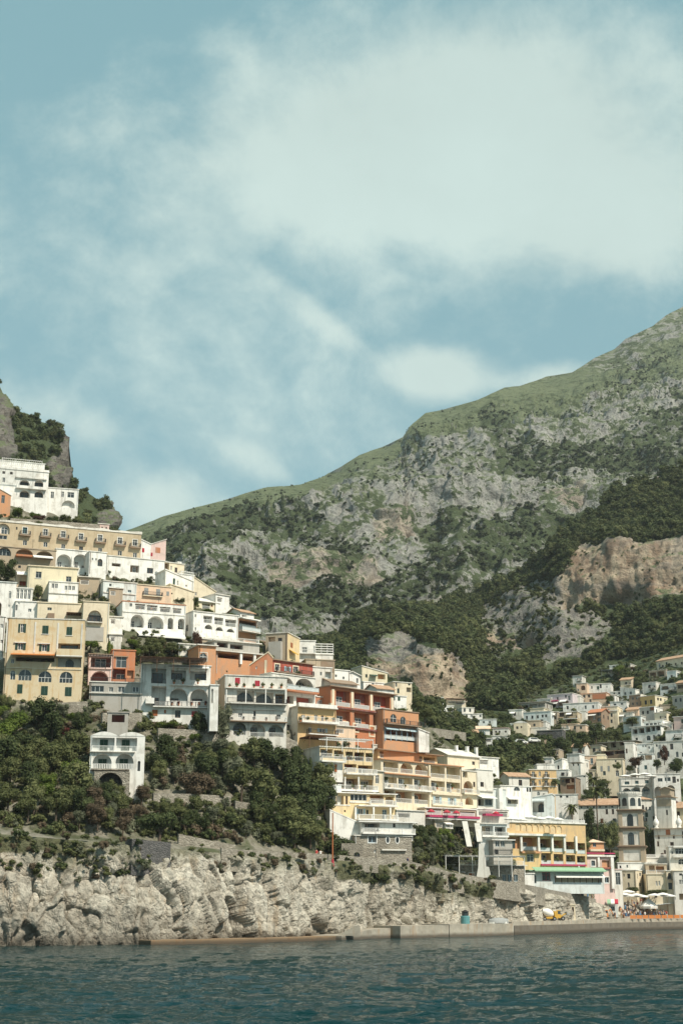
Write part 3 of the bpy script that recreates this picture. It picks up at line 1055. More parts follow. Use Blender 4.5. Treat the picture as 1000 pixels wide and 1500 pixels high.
# scrub on the mountain
far_protos = [proto(crown_mesh('scrub_crown', M_leaf_far, 200 + i, 4.0, 2.6, 5, 70, 2.2, flat=0.8)) for i in range(3)]
M_ALL = [[(100, 700), (1400, 300), (1400, 960), (100, 960)]]
P1, _ = pick(mV, mPX, mPY, 3600, M_ALL, 11, weight=np.clip(region(mPX, mPY, mV, SCRUB, 26, 90, 8) * (0.75 + 1.6 * fbm(mV, 110, 4, seed=47)), 0, 1))
P2_, _ = pick(mV, mPX, mPY, 13000, M_ALL, 12, avoid=TAN, weight=np.clip(fbm(mV, 90, 4, seed=44) * 2.2 + 0.25, 0.02, 1) * np.clip((mPY - ridge(mPX)) / 90, 0.12, 1))
P = np.concatenate([P1, P2_])
sc = np.concatenate([rs.uniform(0.35, 1.0, len(P1)), rs.uniform(0.2, 0.6, len(P2_))])
P[:, 2] += 0.8 * sc
scatter('mountain_scrub', P, sc, rs.choice(3, len(P)), far_protos)
P, _ = pick(gV, gPX, gPY, 500, [[(-200, 480), (0, 560), (60, 610), (100, 640), (100, 690), (170, 735), (172, 790), (-200, 800)]], 13,
   avoid=[[(-200, 540), (8, 570), (18, 640), (22, 672), (-200, 700)], [(88, 630), (103, 640), (103, 715), (75, 712), (66, 690), (88, 660)], [(152, 745), (172, 745), (172, 785), (150, 785)]])
sc = rs.uniform(0.45, 1.0, len(P))
scatter('crag_scrub', P, sc, rs.choice(6, len(P)), wood_protos)
# ------------------------------------------------------------------ building kit
M_glass = glass_mat()
M_stone = stone_mat('rubble stone wall', (0.23, 0.205, 0.165), (0.40, 0.365, 0.30), 1.7)
M_darkstone = stone_mat('dark wet stone wall', (0.085, 0.085, 0.085), (0.15, 0.145, 0.14), 1.7, (0.10, 0.095, 0.09))
M_tile = roof_tile_mat()
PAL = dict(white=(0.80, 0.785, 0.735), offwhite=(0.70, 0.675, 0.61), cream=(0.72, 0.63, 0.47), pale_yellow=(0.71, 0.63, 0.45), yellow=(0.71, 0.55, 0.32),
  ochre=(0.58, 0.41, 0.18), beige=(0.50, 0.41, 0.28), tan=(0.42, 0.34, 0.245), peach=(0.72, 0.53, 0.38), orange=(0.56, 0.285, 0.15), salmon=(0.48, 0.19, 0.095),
  red=(0.40, 0.085, 0.055), pink=(0.70, 0.52, 0.47), blue_white=(0.66, 0.70, 0.68), grey=(0.42, 0.40, 0.36), lilac=(0.55, 0.48, 0.50), brown=(0.27, 0.19, 0.13),  # blue white: pale blue paint, also shade coloured into white walls and recess backs
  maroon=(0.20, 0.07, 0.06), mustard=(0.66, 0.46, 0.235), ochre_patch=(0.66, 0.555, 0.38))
DIRT = dict(ochre_patch=0.95, beige=0.75, tan=0.8, cream=0.45, ochre=0.35, offwhite=0.7, grey=0.8, brown=0.7, pale_yellow=0.4, white=0.72, blue_white=0.65)
def pm(k):
 if not isinstance(k, str):
  return k
 if k == 'stone':
  return M_stone
 if k == 'tile':
  return M_tile
 if k == 'darkstone':
  return M_darkstone
 return plaster(k.replace('_', ' ') + ' render', PAL[k], DIRT.get(k, 0.58), (0.55, 0.34, 0.13) if k == 'ochre_patch' else (0.32, 0.24, 0.15) if k in ('cream', 'beige', 'ochre') else (0.30, 0.27, 0.22))
def paint(k):
 c = dict(white=(0.74, 0.73, 0.69), green=(0.03, 0.07, 0.05), brown=(0.13, 0.065, 0.035), rust=(0.38, 0.13, 0.05), blue=(0.32, 0.45, 0.55), grey=(0.30, 0.31, 0.30),
   dark=(0.035, 0.03, 0.028), red=(0.42, 0.04, 0.06), teal=(0.10, 0.26, 0.27), cane=(0.30, 0.21, 0.13), iron=(0.05, 0.05, 0.05), orange=(0.55, 0.20, 0.06),
   canvas=(0.80, 0.78, 0.73), pale=(0.52, 0.56, 0.55), mint=(0.26, 0.42, 0.27), skyblue=(0.40, 0.52, 0.57), yellow=(0.60, 0.36, 0.06), magenta=(0.42, 0.05, 0.12))[k]
 return simple(k + ' paint', c, 0.6, 0.0, 0.10, 2.0)
WCACHE = {}
def window_meshes(style, w, h, col):
 w, h = max(0.4, round(w, 1)), max(0.4, round(h, 1))
 key = (style, w, h, col)
 if key in WCACHE:
  return WCACHE[key]
 fr, pn = MB(), MB()
 b = 0.085
 x0, x1 = -w / 2, w / 2
 if style in ('arch', 'archdark'):
  r = w / 2
  zs = h - r
  n = 10
  arc_o = [(r * math.cos(math.pi * k / n), zs + r * math.sin(math.pi * k / n)) for k in range(n + 1)]
  arc_i = [((r - b) * math.cos(math.pi * k / n), zs + (r - b) * math.sin(math.pi * k / n)) for k in range(n + 1)]
  for k in range(n):
   fr.prism([arc_o[k], arc_o[k + 1], arc_i[k + 1], arc_i[k]], -0.06, 0.04)
  fr.box(x0, x0 + b, -0.06, 0.04, 0, zs)
  fr.box(x1 - b, x1, -0.06, 0.04, 0, zs)
  fr.box(-0.04, 0.04, -0.05, 0.03, 0, h - b)
  fr.box(x0 + b, x1 - b, -0.055, 0.03, zs - 0.04, zs + 0.04)
  if w > 2.2:
   for q in (-w / 4, w / 4):
    fr.box(q - 0.035, q + 0.035, -0.05, 0.03, 0, zs)
  pn.poly([(x0 + 0.03, 0.0, 0.02), (x1 - 0.03, 0.0, 0.02)] + [((r - 0.03) * math.cos(math.pi * k / n), 0.0, zs + (r - 0.03) * math.sin(math.pi * k / n)) for k in range(n + 1)])
 else:
  fr.box(x0, x1, -0.06, 0.04, 0, b)
  fr.box(x0, x1, -0.06, 0.04, h - b, h)
  fr.box(x0, x0 + b, -0.06, 0.04, b, h - b)
  fr.box(x1 - b, x1, -0.06, 0.04, b, h - b)
  k = max(2, int(round(w / 1.0)))
  for i in range(1, k):
   q = x0 + w * i / k
   fr.box(q - 0.045, q + 0.045, -0.05, 0.03, b, h - b)
  if h > 1.5:
   q = h * 0.68
   for i in range(k):
    fr.box(x0 + w * i / k + 0.06, x0 + w * (i + 1) / k - 0.06, -0.04, 0.02, q - 0.03, q + 0.03)
  pn.quad((x0 + 0.02, 0, 0.02), (x1 - 0.02, 0, 0.02), (x1 - 0.02, 0, h - 0.02), (x0 + 0.02, 0, h - 0.02))
 sh = None
 if style in ('shut', 'open'):
  s = MB()
  sw = w / 2 - 0.02
  s.box(0, 0.07, -0.05, 0.0, 0, h)
  s.box(sw - 0.07, sw, -0.05, 0.0, 0, h)
  z = 0.0
  while z < h - 0.1:
   s.box(0.07, sw - 0.07, -0.045, -0.01, z, z + 0.09)
   z += 0.15
  s.box(0.07, sw - 0.07, -0.02, -0.01, 0, h)
  sh = s.mesh('shutter', paint(col))
 frame = fr.mesh('window', paint('white' if style in ('shut', 'open', 'w', 'arch') and col in ('green', 'blue', 'white', 'rust', 'teal', 'brown', 'skyblue') and not (style == 'w' and col != 'white') else col))
 pane = pn.mesh('pane', M_glass)
 WCACHE[key] = (frame, pane, sh, w, h)
 return WCACHE[key]
POTS = []
class House:
 """a house front read from the photograph, set at its true distance and size"""
 def __init__(s, name, label, cat, x0, x1, yt, yb, mat, yaw=0.0, Y=None, depth=9.0, group=None, area='hill', skirt=5.0, roof='flat', roofmat='offwhite', join=None,
    over=0.18, side_mat=None):
  s.mat = pm(mat)
  s.mk = mat
  s.side = pm(side_mat) if side_mat else s.mat
  xc = (x0 + x1) / 2.0
  D = {'hill': D_hill, 'val': D_val}[area]
  if Y is None:
   Y = float(D(xc, yb))
  s.yaw = math.radians(yaw)
  s.a = Vector((math.cos(s.yaw), math.sin(s.yaw), 0))
  s.n = Vector((-math.sin(s.yaw), math.cos(s.yaw), 0))       # inwards
  C = at(xc, yb, Y)
  s.O = C
  ym = (yt + yb) / 2.0
  ua = s.uz(x0, ym)[0]
  ub = s.uz(x1, ym)[0]
  zt = s.uz(xc, yt)[1]
  s.O = C + s.a * ua
  s.w, s.h = ub - ua, zt
  s.xc, s.x0, s.x1 = xc, x0, x1
  s.depth, s.skirt = depth, skirt
  s.open = {'F': [], 'L': [], 'R': []}
  s.rooft, s.roofmat, s.over = roof, roofmat, over
  if join is None:
   s.root = empty(name, s.O)
   tag(s.root, label, cat, group)
  else:
   s.root = join.root
  s.base = s.O - s.root.location
  s.backs = []
  s.auto = area == 'val' and join is None and depth > 5
 # -- geometry of sight lines on the three visible faces
 def frame(s, face):
  if face == 'F':
   return s.O, s.a, s.n, s.yaw, s.w
  if face == 'R':
   return s.O + s.a * s.w, s.n, -s.a, s.yaw + math.pi / 2, s.depth
  return s.O + s.n * s.depth, -s.n, s.a, s.yaw - math.pi / 2, s.depth
 def uz(s, px, py, d=0.0, face='F'):
  if face == 'F':
   O, a, n = s.O, s.a, s.n
  else:
   O, a, n, _, _ = s.frame(face)
  r = Vector(ray(px, py))
  e = Vector((0, 0, EYE))
  P0 = O + n * d
  t = (P0 - e).dot(n) / r.dot(n)
  P = e + r * t - O
  return P.dot(a), P.z
 def rect(s, x0, x1, yt, yb, face='F', d=0.0):
  xc, ym = (x0 + x1) / 2.0, (yt + yb) / 2.0
  u0, u1 = s.uz(x0, ym, d, face)[0], s.uz(x1, ym, d, face)[0]
  z1, z0 = s.uz(xc, yt, d, face)[1], s.uz(xc, yb, d, face)[1]
  return u0, u1, z0, z1
 def put(s, name, me, u, z, d=0.0, face='F', parent=None):
  O, a, n, yw, _ = s.frame(face)
  o = use_mesh(name, me, parent or s.root)
  P = O + a * u + n * d + Vector((0, 0, z))
  if parent is None:
   o.location = P - s.root.location
   o.rotation_euler = (0, 0, yw)
  return o
 # -- openings
 def hole(s, u0, u1, z0, z1, depth, kind='rect', face='F', back=True):
  W_ = s.frame(face)[4]
  u0, u1 = max(0.08, u0), min(W_ - 0.08, u1)
  z1 = min(s.h - 0.12, z1)
  if u1 - u0 < 0.25 or z1 - z0 < 0.25:
   return None
  for q in s.open[face]:
   if u0 < q[1] - 0.01 and u1 > q[0] + 0.01 and z0 < q[3] - 0.01 and z1 > q[2] + 0.01:
    return None
  s.open[face].append((u0, u1, z0, z1, depth, kind))
  return u0, u1, z0, z1
 def win_m(s, u, z, w, h, style='w', col='white', face='F', d=None, rec=0.2, sill=False):
  """window of w x h metres whose bottom centre is at (u, z)"""
  fr, pn, sh, w, h = window_meshes(style, w, h, col)
  if d is None:
   if s.hole(u - w / 2, u + w / 2, z, z + h, rec + 0.06, 'arch' if style.startswith('arch') else 'rect', face) is None:
    return None
   dd = rec
  else:
   dd = d - 0.09
  o = s.put('window', fr, u, z, dd, face)
  p = use_mesh('pane', pn, o)
  if sh is not None:
   if style == 'shut':
    for q in (-w / 2 + 0.01, 0.01):
     use_mesh('shutter', sh, o, (q, -dd - 0.02 if d is None else -0.08, 0))
   else:
    for q in (-w, w / 2 + 0.02):
     use_mesh('shutter', sh, o, (q, -dd - 0.03 if d is None else -0.03, 0))
  if sill:
   mb = MB().box(-w / 2 - 0.15, w / 2 + 0.15, -dd - 0.12, -dd - 0.005, -0.14, -0.02)
   mb.build('sill', paint('white'), o)
  return o
 def win(s, px, py, wp, hp, style='w', col='white', face='F', d=0.0, sill=False):
  """window centred on photo pixel (px, py), wp x hp pixels; d: on the back wall of a loggia that deep"""
  u0, u1, z0, z1 = s.rect(px - wp / 2.0, px + wp / 2.0, py - hp / 2.0, py + hp / 2.0, face, d)
  return s.win_m((u0 + u1) / 2, z0, u1 - u0, z1 - z0, style, col, face, d if d else None, sill=sill)
 def row(s, xs, py, wp, hp, style='w', col='white', face='F', sill=False):
  """windows on one level: py is read at the first of xs"""
  _, _, z0, z1 = s.rect(xs[0] - wp / 2.0, xs[0] + wp / 2.0, py - hp / 2.0, py + hp / 2.0, face)
  for i, x in enumerate(xs):
   u0, u1, _, _ = s.rect(x - wp / 2.0, x + wp / 2.0, py, py + 1, face)
   st = style[i % len(style)] if isinstance(style, (list, tuple)) else style
   s.win_m((u0 + u1) / 2, z0, u1 - u0, z1 - z0, st, col, face, sill=sill)
 def loggia(s, x0, x1, yt, yb, depth=2.0, kind='rect', inner=None, rail=None, face='F', wins=()):
  """an open recess; wins: (fraction across, width m, height m, style, colour) on its back wall"""
  u0, u1, z0, z1 = s.rect(x0, x1, yt, yb, face)
  r = s.hole(u0, u1, z0, z1, depth, kind, face)
  if r is None:
   return None
  u0, u1, z0, z1 = r
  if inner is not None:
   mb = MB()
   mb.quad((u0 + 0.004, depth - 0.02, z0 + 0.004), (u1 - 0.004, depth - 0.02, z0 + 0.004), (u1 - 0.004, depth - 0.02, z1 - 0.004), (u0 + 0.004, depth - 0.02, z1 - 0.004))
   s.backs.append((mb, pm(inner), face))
  for (f, w, h, st, c) in wins:
   w = min(w, (u1 - u0) * 0.9)
   h = min(h, (z1 - z0) * 0.88)
   s.win_m(u0 + f * (u1 - u0), z0 + 0.03, w, h, st, c, face, d=depth - 0.03)
  if rail:
   s.rail_m(u0, u1, z0, 0.12, rail, face, 'railing')
  return r
 def arches(s, spans, yt, yb, depth=2.0, inner=None, rail=None, wins=()):
  for (a, b) in spans:
   s.loggia(a, b, yt, yb, depth, 'arch', inner, rail, wins=wins)
 # -- things fixed to the front
 def rail_m(s, u0, u1, z, d, kind, face='F', name='railing', parent=None, h=1.0, ends=None):
  mb = MB()
  mat = {'bars': 'iron', 'white': 'white', 'solid': None, 'glass': 'pale', 'balus': 'white', 'net': 'white'}.get(kind, 'white')
  w = u1 - u0
  def run(box, L):
   if kind == 'solid':
    box(0, L, -0.07, 0.07, 0, h)
    return
   t = 0.05 if kind in ('bars', 'white') else 0.09
   box(0, L, -t, t, h - 0.07, h)
   if kind == 'glass':
    box(0, L, -0.02, 0.02, 0.08, h - 0.07)
   else:
    box(0, L, -0.03, 0.03, 0.03, 0.10)
    st = 0.24 if kind != 'balus' else 0.30
    r = 0.018 if kind == 'bars' else (0.026 if kind != 'balus' else 0.075)
    n = max(1, int(L / st))
    for i in range(n + 1):
     x = min(max(L * i / n, r), L - r)
     box(x - r, x + r, -r, r, 0.10, h - 0.07)
   n = max(1, int(L / 3.0))
   for i in range(n + 1):
    x = min(max(L * i / n, 0.07), L - 0.07)
    box(x - 0.06, x + 0.06, -0.06, 0.06, 0, h + 0.02)
  run(lambda a, b, c, e, f, g: mb.box(u0 + a, u0 + b, d + c, d + e, z + f, z + g), w)
  if ends:
   for q in (u0 + 0.08, u1 - 0.08):
    run(lambda a, b, c, e, f, g: mb.box(q + c, q + e, d + 0.1 + a, d + 0.1 + b, z + f, z + g), ends - 0.12)
  me = mb.mesh(name, s.mat if mat is None else paint(mat))
  return s.put(name, me, 0, 0, 0, face, parent)
 def balcony(s, x0, x1, py, out=1.2, rail='white', mat='offwhite', face='F', thick=0.22, h=1.0):
  """slab whose upper face is at pixel row py; its railing is a part of it"""
  xc = (x0 + x1) / 2.0
  z = s.uz(xc, py, 0, face)[1]
  u0, u1 = s.uz(x0, py, 0, face)[0], s.uz(x1, py, 0, face)[0]
  me = MB().box(u0, u1, -out, -0.004, z - thick, z).mesh('balcony', pm(mat))
  o = s.put('balcony', me, 0, 0, 0, face)
  if rail:
   s.rail_m(u0 + 0.03, u1 - 0.03, z + 0.003, -out + 0.1, rail, face, 'railing', o, h, ends=out)
  return o
 def awning(s, x0, x1, yt, yb, out=1.6, mat='canvas', face='F', name='awning'):
  u0, u1, z0, z1 = s.rect(x0, x1, yt, yb, face)
  mb = MB()
  n = len(mb.v)
  drop = max(0.25, z1 - z0)
  pts = [(-0.01, z1), (-out, z1 - drop * 0.75), (-out, z1 - drop), (-out + 0.05, z1 - drop), (-out + 0.05, z1 - drop * 0.75 - 0.04), (-0.01, z1 - 0.08)]
  k = len(pts)
  mb.v += [(u0, y, z) for y, z in pts] + [(u1, y, z) for y, z in pts]
  mb.f.append(tuple(range(k)))
  mb.f.append(tuple(reversed(range(k, 2 * k))))
  for i in range(k):
   j = (i + 1) % k
   mb.f.append((j, i, k + i, k + j))
  return s.put(name, mb.mesh(name, paint(mat)), 0, 0, 0, face)
 def slab(s, x0, x1, yt, yb, out=0.3, mat='offwhite', name='cornice', face='F', deep=0.0):
  """a band, canopy or ledge standing out from the wall"""
  u0, u1, z0, z1 = s.rect(x0, x1, yt, yb, face)
  me = MB().box(u0, u1, -out, -0.004 + deep, z0, z1).mesh(name, paint(mat[1:]) if isinstance(mat, str) and mat.startswith('#') else pm(mat))
  return s.put(name, me, 0, 0, 0, face)
 def trim(s, px, py, wp, hp, t=0.22, mat='cream', face='F'):
  """raised surround of a window"""
  u0, u1, z0, z1 = s.rect(px - wp / 2.0, px + wp / 2.0, py - hp / 2.0, py + hp / 2.0, face)
  mb = MB()
  mb.box(u0 - t, u0, -0.06, -0.003, z0 - t, z1 + t)
  mb.box(u1, u1 + t, -0.06, -0.003, z0 - t, z1 + t)
  mb.box(u0, u1, -0.06, -0.003, z1, z1 + t)
  mb.box(u0, u1, -0.09, -0.003, z0 - t, z0)
  return s.put('window_surround', mb.mesh('window_surround', pm(mat)), 0, 0, 0, face)
 def columns(s, xs, yt, yb, w=0.35, d=-1.2, mat='white', face='F'):
  for x in xs:
   u, zb = s.uz(x, yb, d, face)
   zt = s.uz(x, yt, d, face)[1]
   if isinstance(mat, str) and mat.startswith('#'):
    mm = paint(mat[1:])
   else:
    mm = pm(mat)
   me = MB().box(-w / 2, w / 2, -w / 2, w / 2, 0, zt - zb).mesh('column', mm)
   s.put('column', me, u, zb, d, face)
 def pergola(s, x0, x1, py, drop, out=3.0, mat='brown', cane=True, back=0.0, face='F', step=0.6):
  """posts, beams and laths; py is the top, drop the post height in metres"""
  u0, z = s.uz(x0, py, -out, face)
  u1 = s.uz(x1, py, -out, face)[0]
  fm = paint(mat)
  mb = MB()
  mb.box(u0, u1, -out, -out + 0.14, z - 0.2, z - 0.06)
  mb.box(u0, u1, -0.2 - back, -0.06 - back, z - 0.2, z - 0.06)
  n = max(1, int((u1 - u0) / 3.2))
  for i in range(n + 1):
   u = u0 + 0.08 + (u1 - u0 - 0.16) * i / n
   mb.box(u - 0.06, u + 0.06, -out + 0.01, -out + 0.13, z - drop, z - 0.2)
  o = s.put('pergola', mb.mesh('pergola', fm), 0, 0, 0, face)
  lt = MB()
  k = max(2, int((u1 - u0) / step))
  for i in range(k + 1):
   u = u0 + (u1 - u0) * i / k
   lt.box(u - 0.05, u + 0.05, -out - 0.2, -back, z - 0.055, z + 0.04)
  l = s.put('laths', lt.mesh('laths', fm), 0, 0, 0, face, o)
  if cane:
   s.put('cane_cover', MB().box(u0, u1, -out - 0.15, -back - 0.02, z + 0.045, z + 0.09).mesh('cane_cover', paint(cane if isinstance(cane, str) else 'cane')), 0, 0, 0, face, o)
  return o
 def dish(s, px, py, r=0.45, d=-0.3, face='F'):
  u, z = s.uz(px, py, d, face)
  mb = MB()
  mb.lathe([(0.02, 0.0), (r * 0.55, r * 0.08), (r, r * 0.3), (r * 0.98, r * 0.33), (r * 0.5, r * 0.13), (0.02, r * 0.05)], 12)
  mb.v = [(x, -zz, y) for x, y, zz in mb.v]
  mb.tube((0, 0, 0), (0, 0.28, -0.25), 0.04)
  mb.tube((0, -r * 0.1, -r), (0, -r * 0.9, -0.05), 0.02)
  return s.put('satellite_dish', mb.mesh('satellite_dish', paint('white'), True), u, z, d, face)
 def chimney(s, px, py, h=1.6, w=0.6, back=2.0, mat='white'):
  u = s.uz(px, py, back)[0]
  z = s.h
  mb = MB().box(-w / 2, w / 2, -w / 2, w / 2, 0, h)
  mb.box(-w / 2 - 0.08, w / 2 + 0.08, -w / 2 - 0.08, w / 2 + 0.08, h + 0.002, h + 0.1)
  return s.put('chimney', mb.mesh('chimney', pm(mat)), u, z, back)
 def pots(s, xs, py, label, d=-0.8, r=0.5, kind='mid'):
  """potted plants standing along a terrace or balcony edge"""
  for i, x in enumerate(xs):
   POTS.append((s, x, py, label, d, r * (0.8 + 0.4 * ((i * 37) % 10) / 10), kind))
 def top_rail(s, kind='white', h=1.0, x0=None, x1=None, name='railing'):
  u0 = 0.08 if x0 is None else s.uz(x0, 1000)[0]
  u1 = s.w - 0.08 if x1 is None else s.uz(x1, 1000)[0]
  return s.rail_m(max(0.08, u0), min(s.w - 0.08, u1), s.h + 0.1, 0.12, kind, 'F', name, None, h)
 def fill_windows(s):
  r = random.Random(int(s.x0 * 7 + s.w * 31))
  for face, W_ in (('F', s.w), ('R', s.depth)):
   z = s.h - 2.6
   lev = 0
   while z > 0.3 and lev < 4:
    n = max(1, int(W_ / 3.4))
    for i in range(n):
     if r.random() < 0.78:
      u = W_ * (i + 0.5) / n + r.uniform(-0.4, 0.4)
      if r.random() < 0.7:
       s.win_m(u, z + 0.3, 0.9, 1.4, r.choice(('w', 'w', 'shut')), r.choice(('white', 'brown', 'grey', 'green', 'dark')), face)
      else:
       s.win_m(u, z - 0.2, 1.1, 2.0, 'w', r.choice(('white', 'brown', 'dark')), face)
    z -= 3.1
    lev += 1
 # -- the shell
 def face_mesh(s, mb, face, mat_side=False):
  O, a, n, yw, W_ = s.frame(face)
  ops = s.open[face]
  zb, zt = -s.skirt, s.h
  us = sorted({0.0, W_} | {q for o in ops for q in (o[0], o[1])})
  zs = sorted({zb, zt} | {q for o in ops for q in (o[2], o[3])})
  def P(u, d, z):
   v = O - s.O + a * u + n * d
   # local axes of the house front
   return (v.dot(s.a), v.dot(s.n), z)
  # merge cells along u in each band
  for j in range(len(zs) - 1):
   z0, z1 = zs[j], zs[j + 1]
   zm = (z0 + z1) / 2
   run = None
   for i in range(len(us) - 1):
    um = (us[i] + us[i + 1]) / 2
    solid = not any(o[0] < um < o[1] and o[2] < zm < o[3] for o in ops)
    if solid and run is None:
     run = us[i]
    if run is not None and not solid:
     mb.quad(P(run, 0, z0), P(us[i], 0, z0), P(us[i], 0, z1), P(run, 0, z1))
     run = None
   if run is not None:
    mb.quad(P(run, 0, z0), P(W_, 0, z0), P(W_, 0, z1), P(run, 0, z1))
  for (u0, u1, z0, z1, d, kind) in ops:
   mb.quad(P(u0, 0, z0), P(u1, 0, z0), P(u1, d, z0), P(u0, d, z0))
   if kind == 'arch':
    r = (u1 - u0) / 2
    rz = min(r, (z1 - z0) * 0.75)
    uc = (u0 + u1) / 2
    zc = z1 - rz
    k = 12
    pts = [(uc + r * math.cos(math.pi * t / k), zc + rz * math.sin(math.pi * t / k)) for t in range(k + 1)]
    h2 = k // 2
    for t in range(h2):
     mb.poly([P(u1, 0, z1), P(*_ins(pts[t + 1])), P(*_ins(pts[t]))])
    for t in range(h2, k):
     mb.poly([P(u0, 0, z1), P(*_ins(pts[t + 1])), P(*_ins(pts[t]))])
    for t in range(k):
     (ua, za), (ub, zb_) = pts[t], pts[t + 1]
     mb.quad(P(ua, 0, za), P(ub, 0, zb_), P(ub, d, zb_), P(ua, d, za))
    mb.quad(P(u0, 0, zc), P(u0, d, zc), P(u0, d, z0), P(u0, 0, z0))
    mb.quad(P(u1, 0, z0), P(u1, d, z0), P(u1, d, zc), P(u1, 0, zc))
   else:
    mb.quad(P(u0, 0, z1), P(u0, d, z1), P(u1, d, z1), P(u1, 0, z1))
    mb.quad(P(u0, 0, z1), P(u0, d, z1), P(u0, d, z0), P(u0, 0, z0))
    mb.quad(P(u1, 0, z0), P(u1, d, z0), P(u1, d, z1), P(u1, 0, z1))
   mb.quad(P(u0, d, z0), P(u1, d, z0), P(u1, d, z1), P(u0, d, z1))
 def done(s):
  if s.auto:
   s.fill_windows()
  mb = MB()
  s.face_mesh(mb, 'F')
  s.put('wall', mb.mesh('wall', s.mat), 0, 0)
  mb = MB()
  s.face_mesh(mb, 'L')
  s.face_mesh(mb, 'R')
  zb, zt, w, d = -s.skirt, s.h, s.w, s.depth
  mb.quad((w, d, zb), (0, d, zb), (0, d, zt), (w, d, zt))
  mb.quad((0, 0, zt - 0.02), (w, 0, zt - 0.02), (w, d, zt - 0.02), (0, d, zt - 0.02))
  s.put('side_wall', mb.mesh('side_wall', s.side), 0, 0)
  for (m2, mt, face) in s.backs:
   s.put('loggia_wall', m2.mesh('loggia_wall', mt), 0, 0, 0, face)
  q = random.Random(int(s.xc * 13))
  if s.h > 5 and s.w > 3:
   mb = MB()
   u = q.choice((0.25, s.w - 0.25))
   mb.tube((u, -0.09, 0.1), (u, -0.09, s.h - 0.05), 0.06, 0.06, 5)
   s.put('drainpipe', mb.mesh('drainpipe', paint(q.choice(('grey', 'brown', 'pale')))), 0, 0)
   if t_flat(s.rooft) and q.random() < 0.6:
    u, y, k = s.w * q.uniform(0.2, 0.8), s.depth * 0.3, q.uniform(1.8, 3.2)
    mb = MB().tube((u, y, s.h + 0.1), (u, y, s.h + k), 0.04, 0.03, 5)
    for j in range(3):
     mb.box(u - 0.5 + j * 0.1, u + 0.5 - j * 0.1, y - 0.02, y + 0.02, s.h + k - 0.1 - j * 0.25, s.h + k - 0.06 - j * 0.25)
    s.put('aerial', mb.mesh('aerial', paint('iron')), 0, 0)
  o = s.over
  r = MB()
  t = s.rooft
  if t in ('flat', 'parapet'):
   r.box(-o, w + o, -o, d + o, zt + 0.003, zt + 0.22)
   if t == 'parapet':
    q = 0.12
    r.box(-o + q, w + o - q, -o + q, -o + q + 0.22, zt + 0.222, zt + 0.75)
    r.box(-o + q, -o + q + 0.22, -o + q + 0.222, d + o - q, zt + 0.222, zt + 0.75)
    r.box(w + o - q - 0.22, w + o - q, -o + q + 0.222, d + o - q, zt + 0.222, zt + 0.75)
  elif t == 'gable':
   e = 0.45
   hh = d * 0.22
   for (y0, y1, z0, z1) in ((-e, d / 2, zt - 0.05, zt + hh), (d / 2, d + e, zt + hh, zt - 0.05)):
    n = len(r.v)
    r.v += [(-e, y0, z0), (w + e, y0, z0), (w + e, y1, z1), (-e, y1, z1), (-e, y0, z0 + .18), (w + e, y0, z0 + .18), (w + e, y1, z1 + .18), (-e, y1, z1 + .18)]
    for f_ in ((0, 3, 2, 1), (4, 5, 6, 7), (0, 1, 5, 4), (1, 2, 6, 5), (2, 3, 7, 6), (3, 0, 4, 7)):
     r.f.append(tuple(n + i for i in f_))
   g = MB()
   for x in (0.0, w):
    g = MB()
    g.poly([(x, 0, zt), (x, d, zt), (x, d / 2, zt + hh)])
    s.put('gable', g.mesh('gable', s.side), 0, 0)
  elif t == 'side_gable':
   # ridge runs into the hill, gable faces the sea
   e = 0.4
   hh = w * 0.2
   for (x0, x1, z0, z1) in ((-e, w / 2, zt - 0.05, zt + hh), (w / 2, w + e, zt + hh, zt - 0.05)):
    n = len(r.v)
    r.v += [(x0, -e, z0), (x1, -e, z1), (x1, d + e, z1), (x0, d + e, z0), (x0, -e, z0 + .18), (x1, -e, z1 + .18), (x1, d + e, z1 + .18), (x0, d + e, z0 + .18)]
    for f_ in ((0, 3, 2, 1), (4, 5, 6, 7), (0, 1, 5, 4), (1, 2, 6, 5), (2, 3, 7, 6), (3, 0, 4, 7)):
     r.f.append(tuple(n + i for i in f_))
   g = MB()
   for y in (0.0, d):
    g = MB()
    g.poly([(0, y, zt), (w, y, zt), (w / 2, y, zt + hh)])
    s.put('gable', g.mesh('gable', s.mat), 0, 0)
  elif t == 'hip':
   e = 0.45
   hh = min(w, d) * 0.22
   k = min(w, d) / 2
   n = len(r.v)
   if w >= d:
    rid = [(k, d / 2, zt + hh), (w - k, d / 2, zt + hh)]
    r.v += [(-e, -e, zt), (w + e, -e, zt), (w + e, d + e, zt), (-e, d + e, zt)] + rid
    r.f += [(n, n + 1, n + 5, n + 4), (n + 1, n + 2, n + 5), (n + 2, n + 3, n + 4, n + 5), (n + 3, n, n + 4), (n, n + 3, n + 2, n + 1)]
   else:
    rid = [(w / 2, k, zt + hh), (w / 2, d - k, zt + hh)]
    r.v += [(-e, -e, zt), (w + e, -e, zt), (w + e, d + e, zt), (-e, d + e, zt)] + rid
    r.f += [(n, n + 1, n + 4), (n + 1, n + 2, n + 5, n + 4), (n + 2, n + 3, n + 5), (n + 3, n, n + 4, n + 5), (n, n + 3, n + 2, n + 1)]
  elif t.startswith('vault'):
   k = int(t[5:] or 2)
   nn = 10
   pts = []
   for i in range(k):
    a0, a1 = w * i / k, w * (i + 1) / k
    for j in range(nn + (1 if i == k - 1 else 0)):
     f = j / nn
     pts.append((a0 + (a1 - a0) * f, zt + 0.06 + (a1 - a0) * 0.14 * math.sin(math.pi * f)))
   r.prism([(0, zt + 0.002)] + pts[1:-1] + [(w, zt + 0.002)], -0.06, d)
  elif t.startswith('shed'):
   # roof line falls towards one end
   dz = float(t[4:] or 2)
   lo, hi = (0, 1) if dz > 0 else (1, 0)
   za = zt + (dz if dz > 0 else 0)
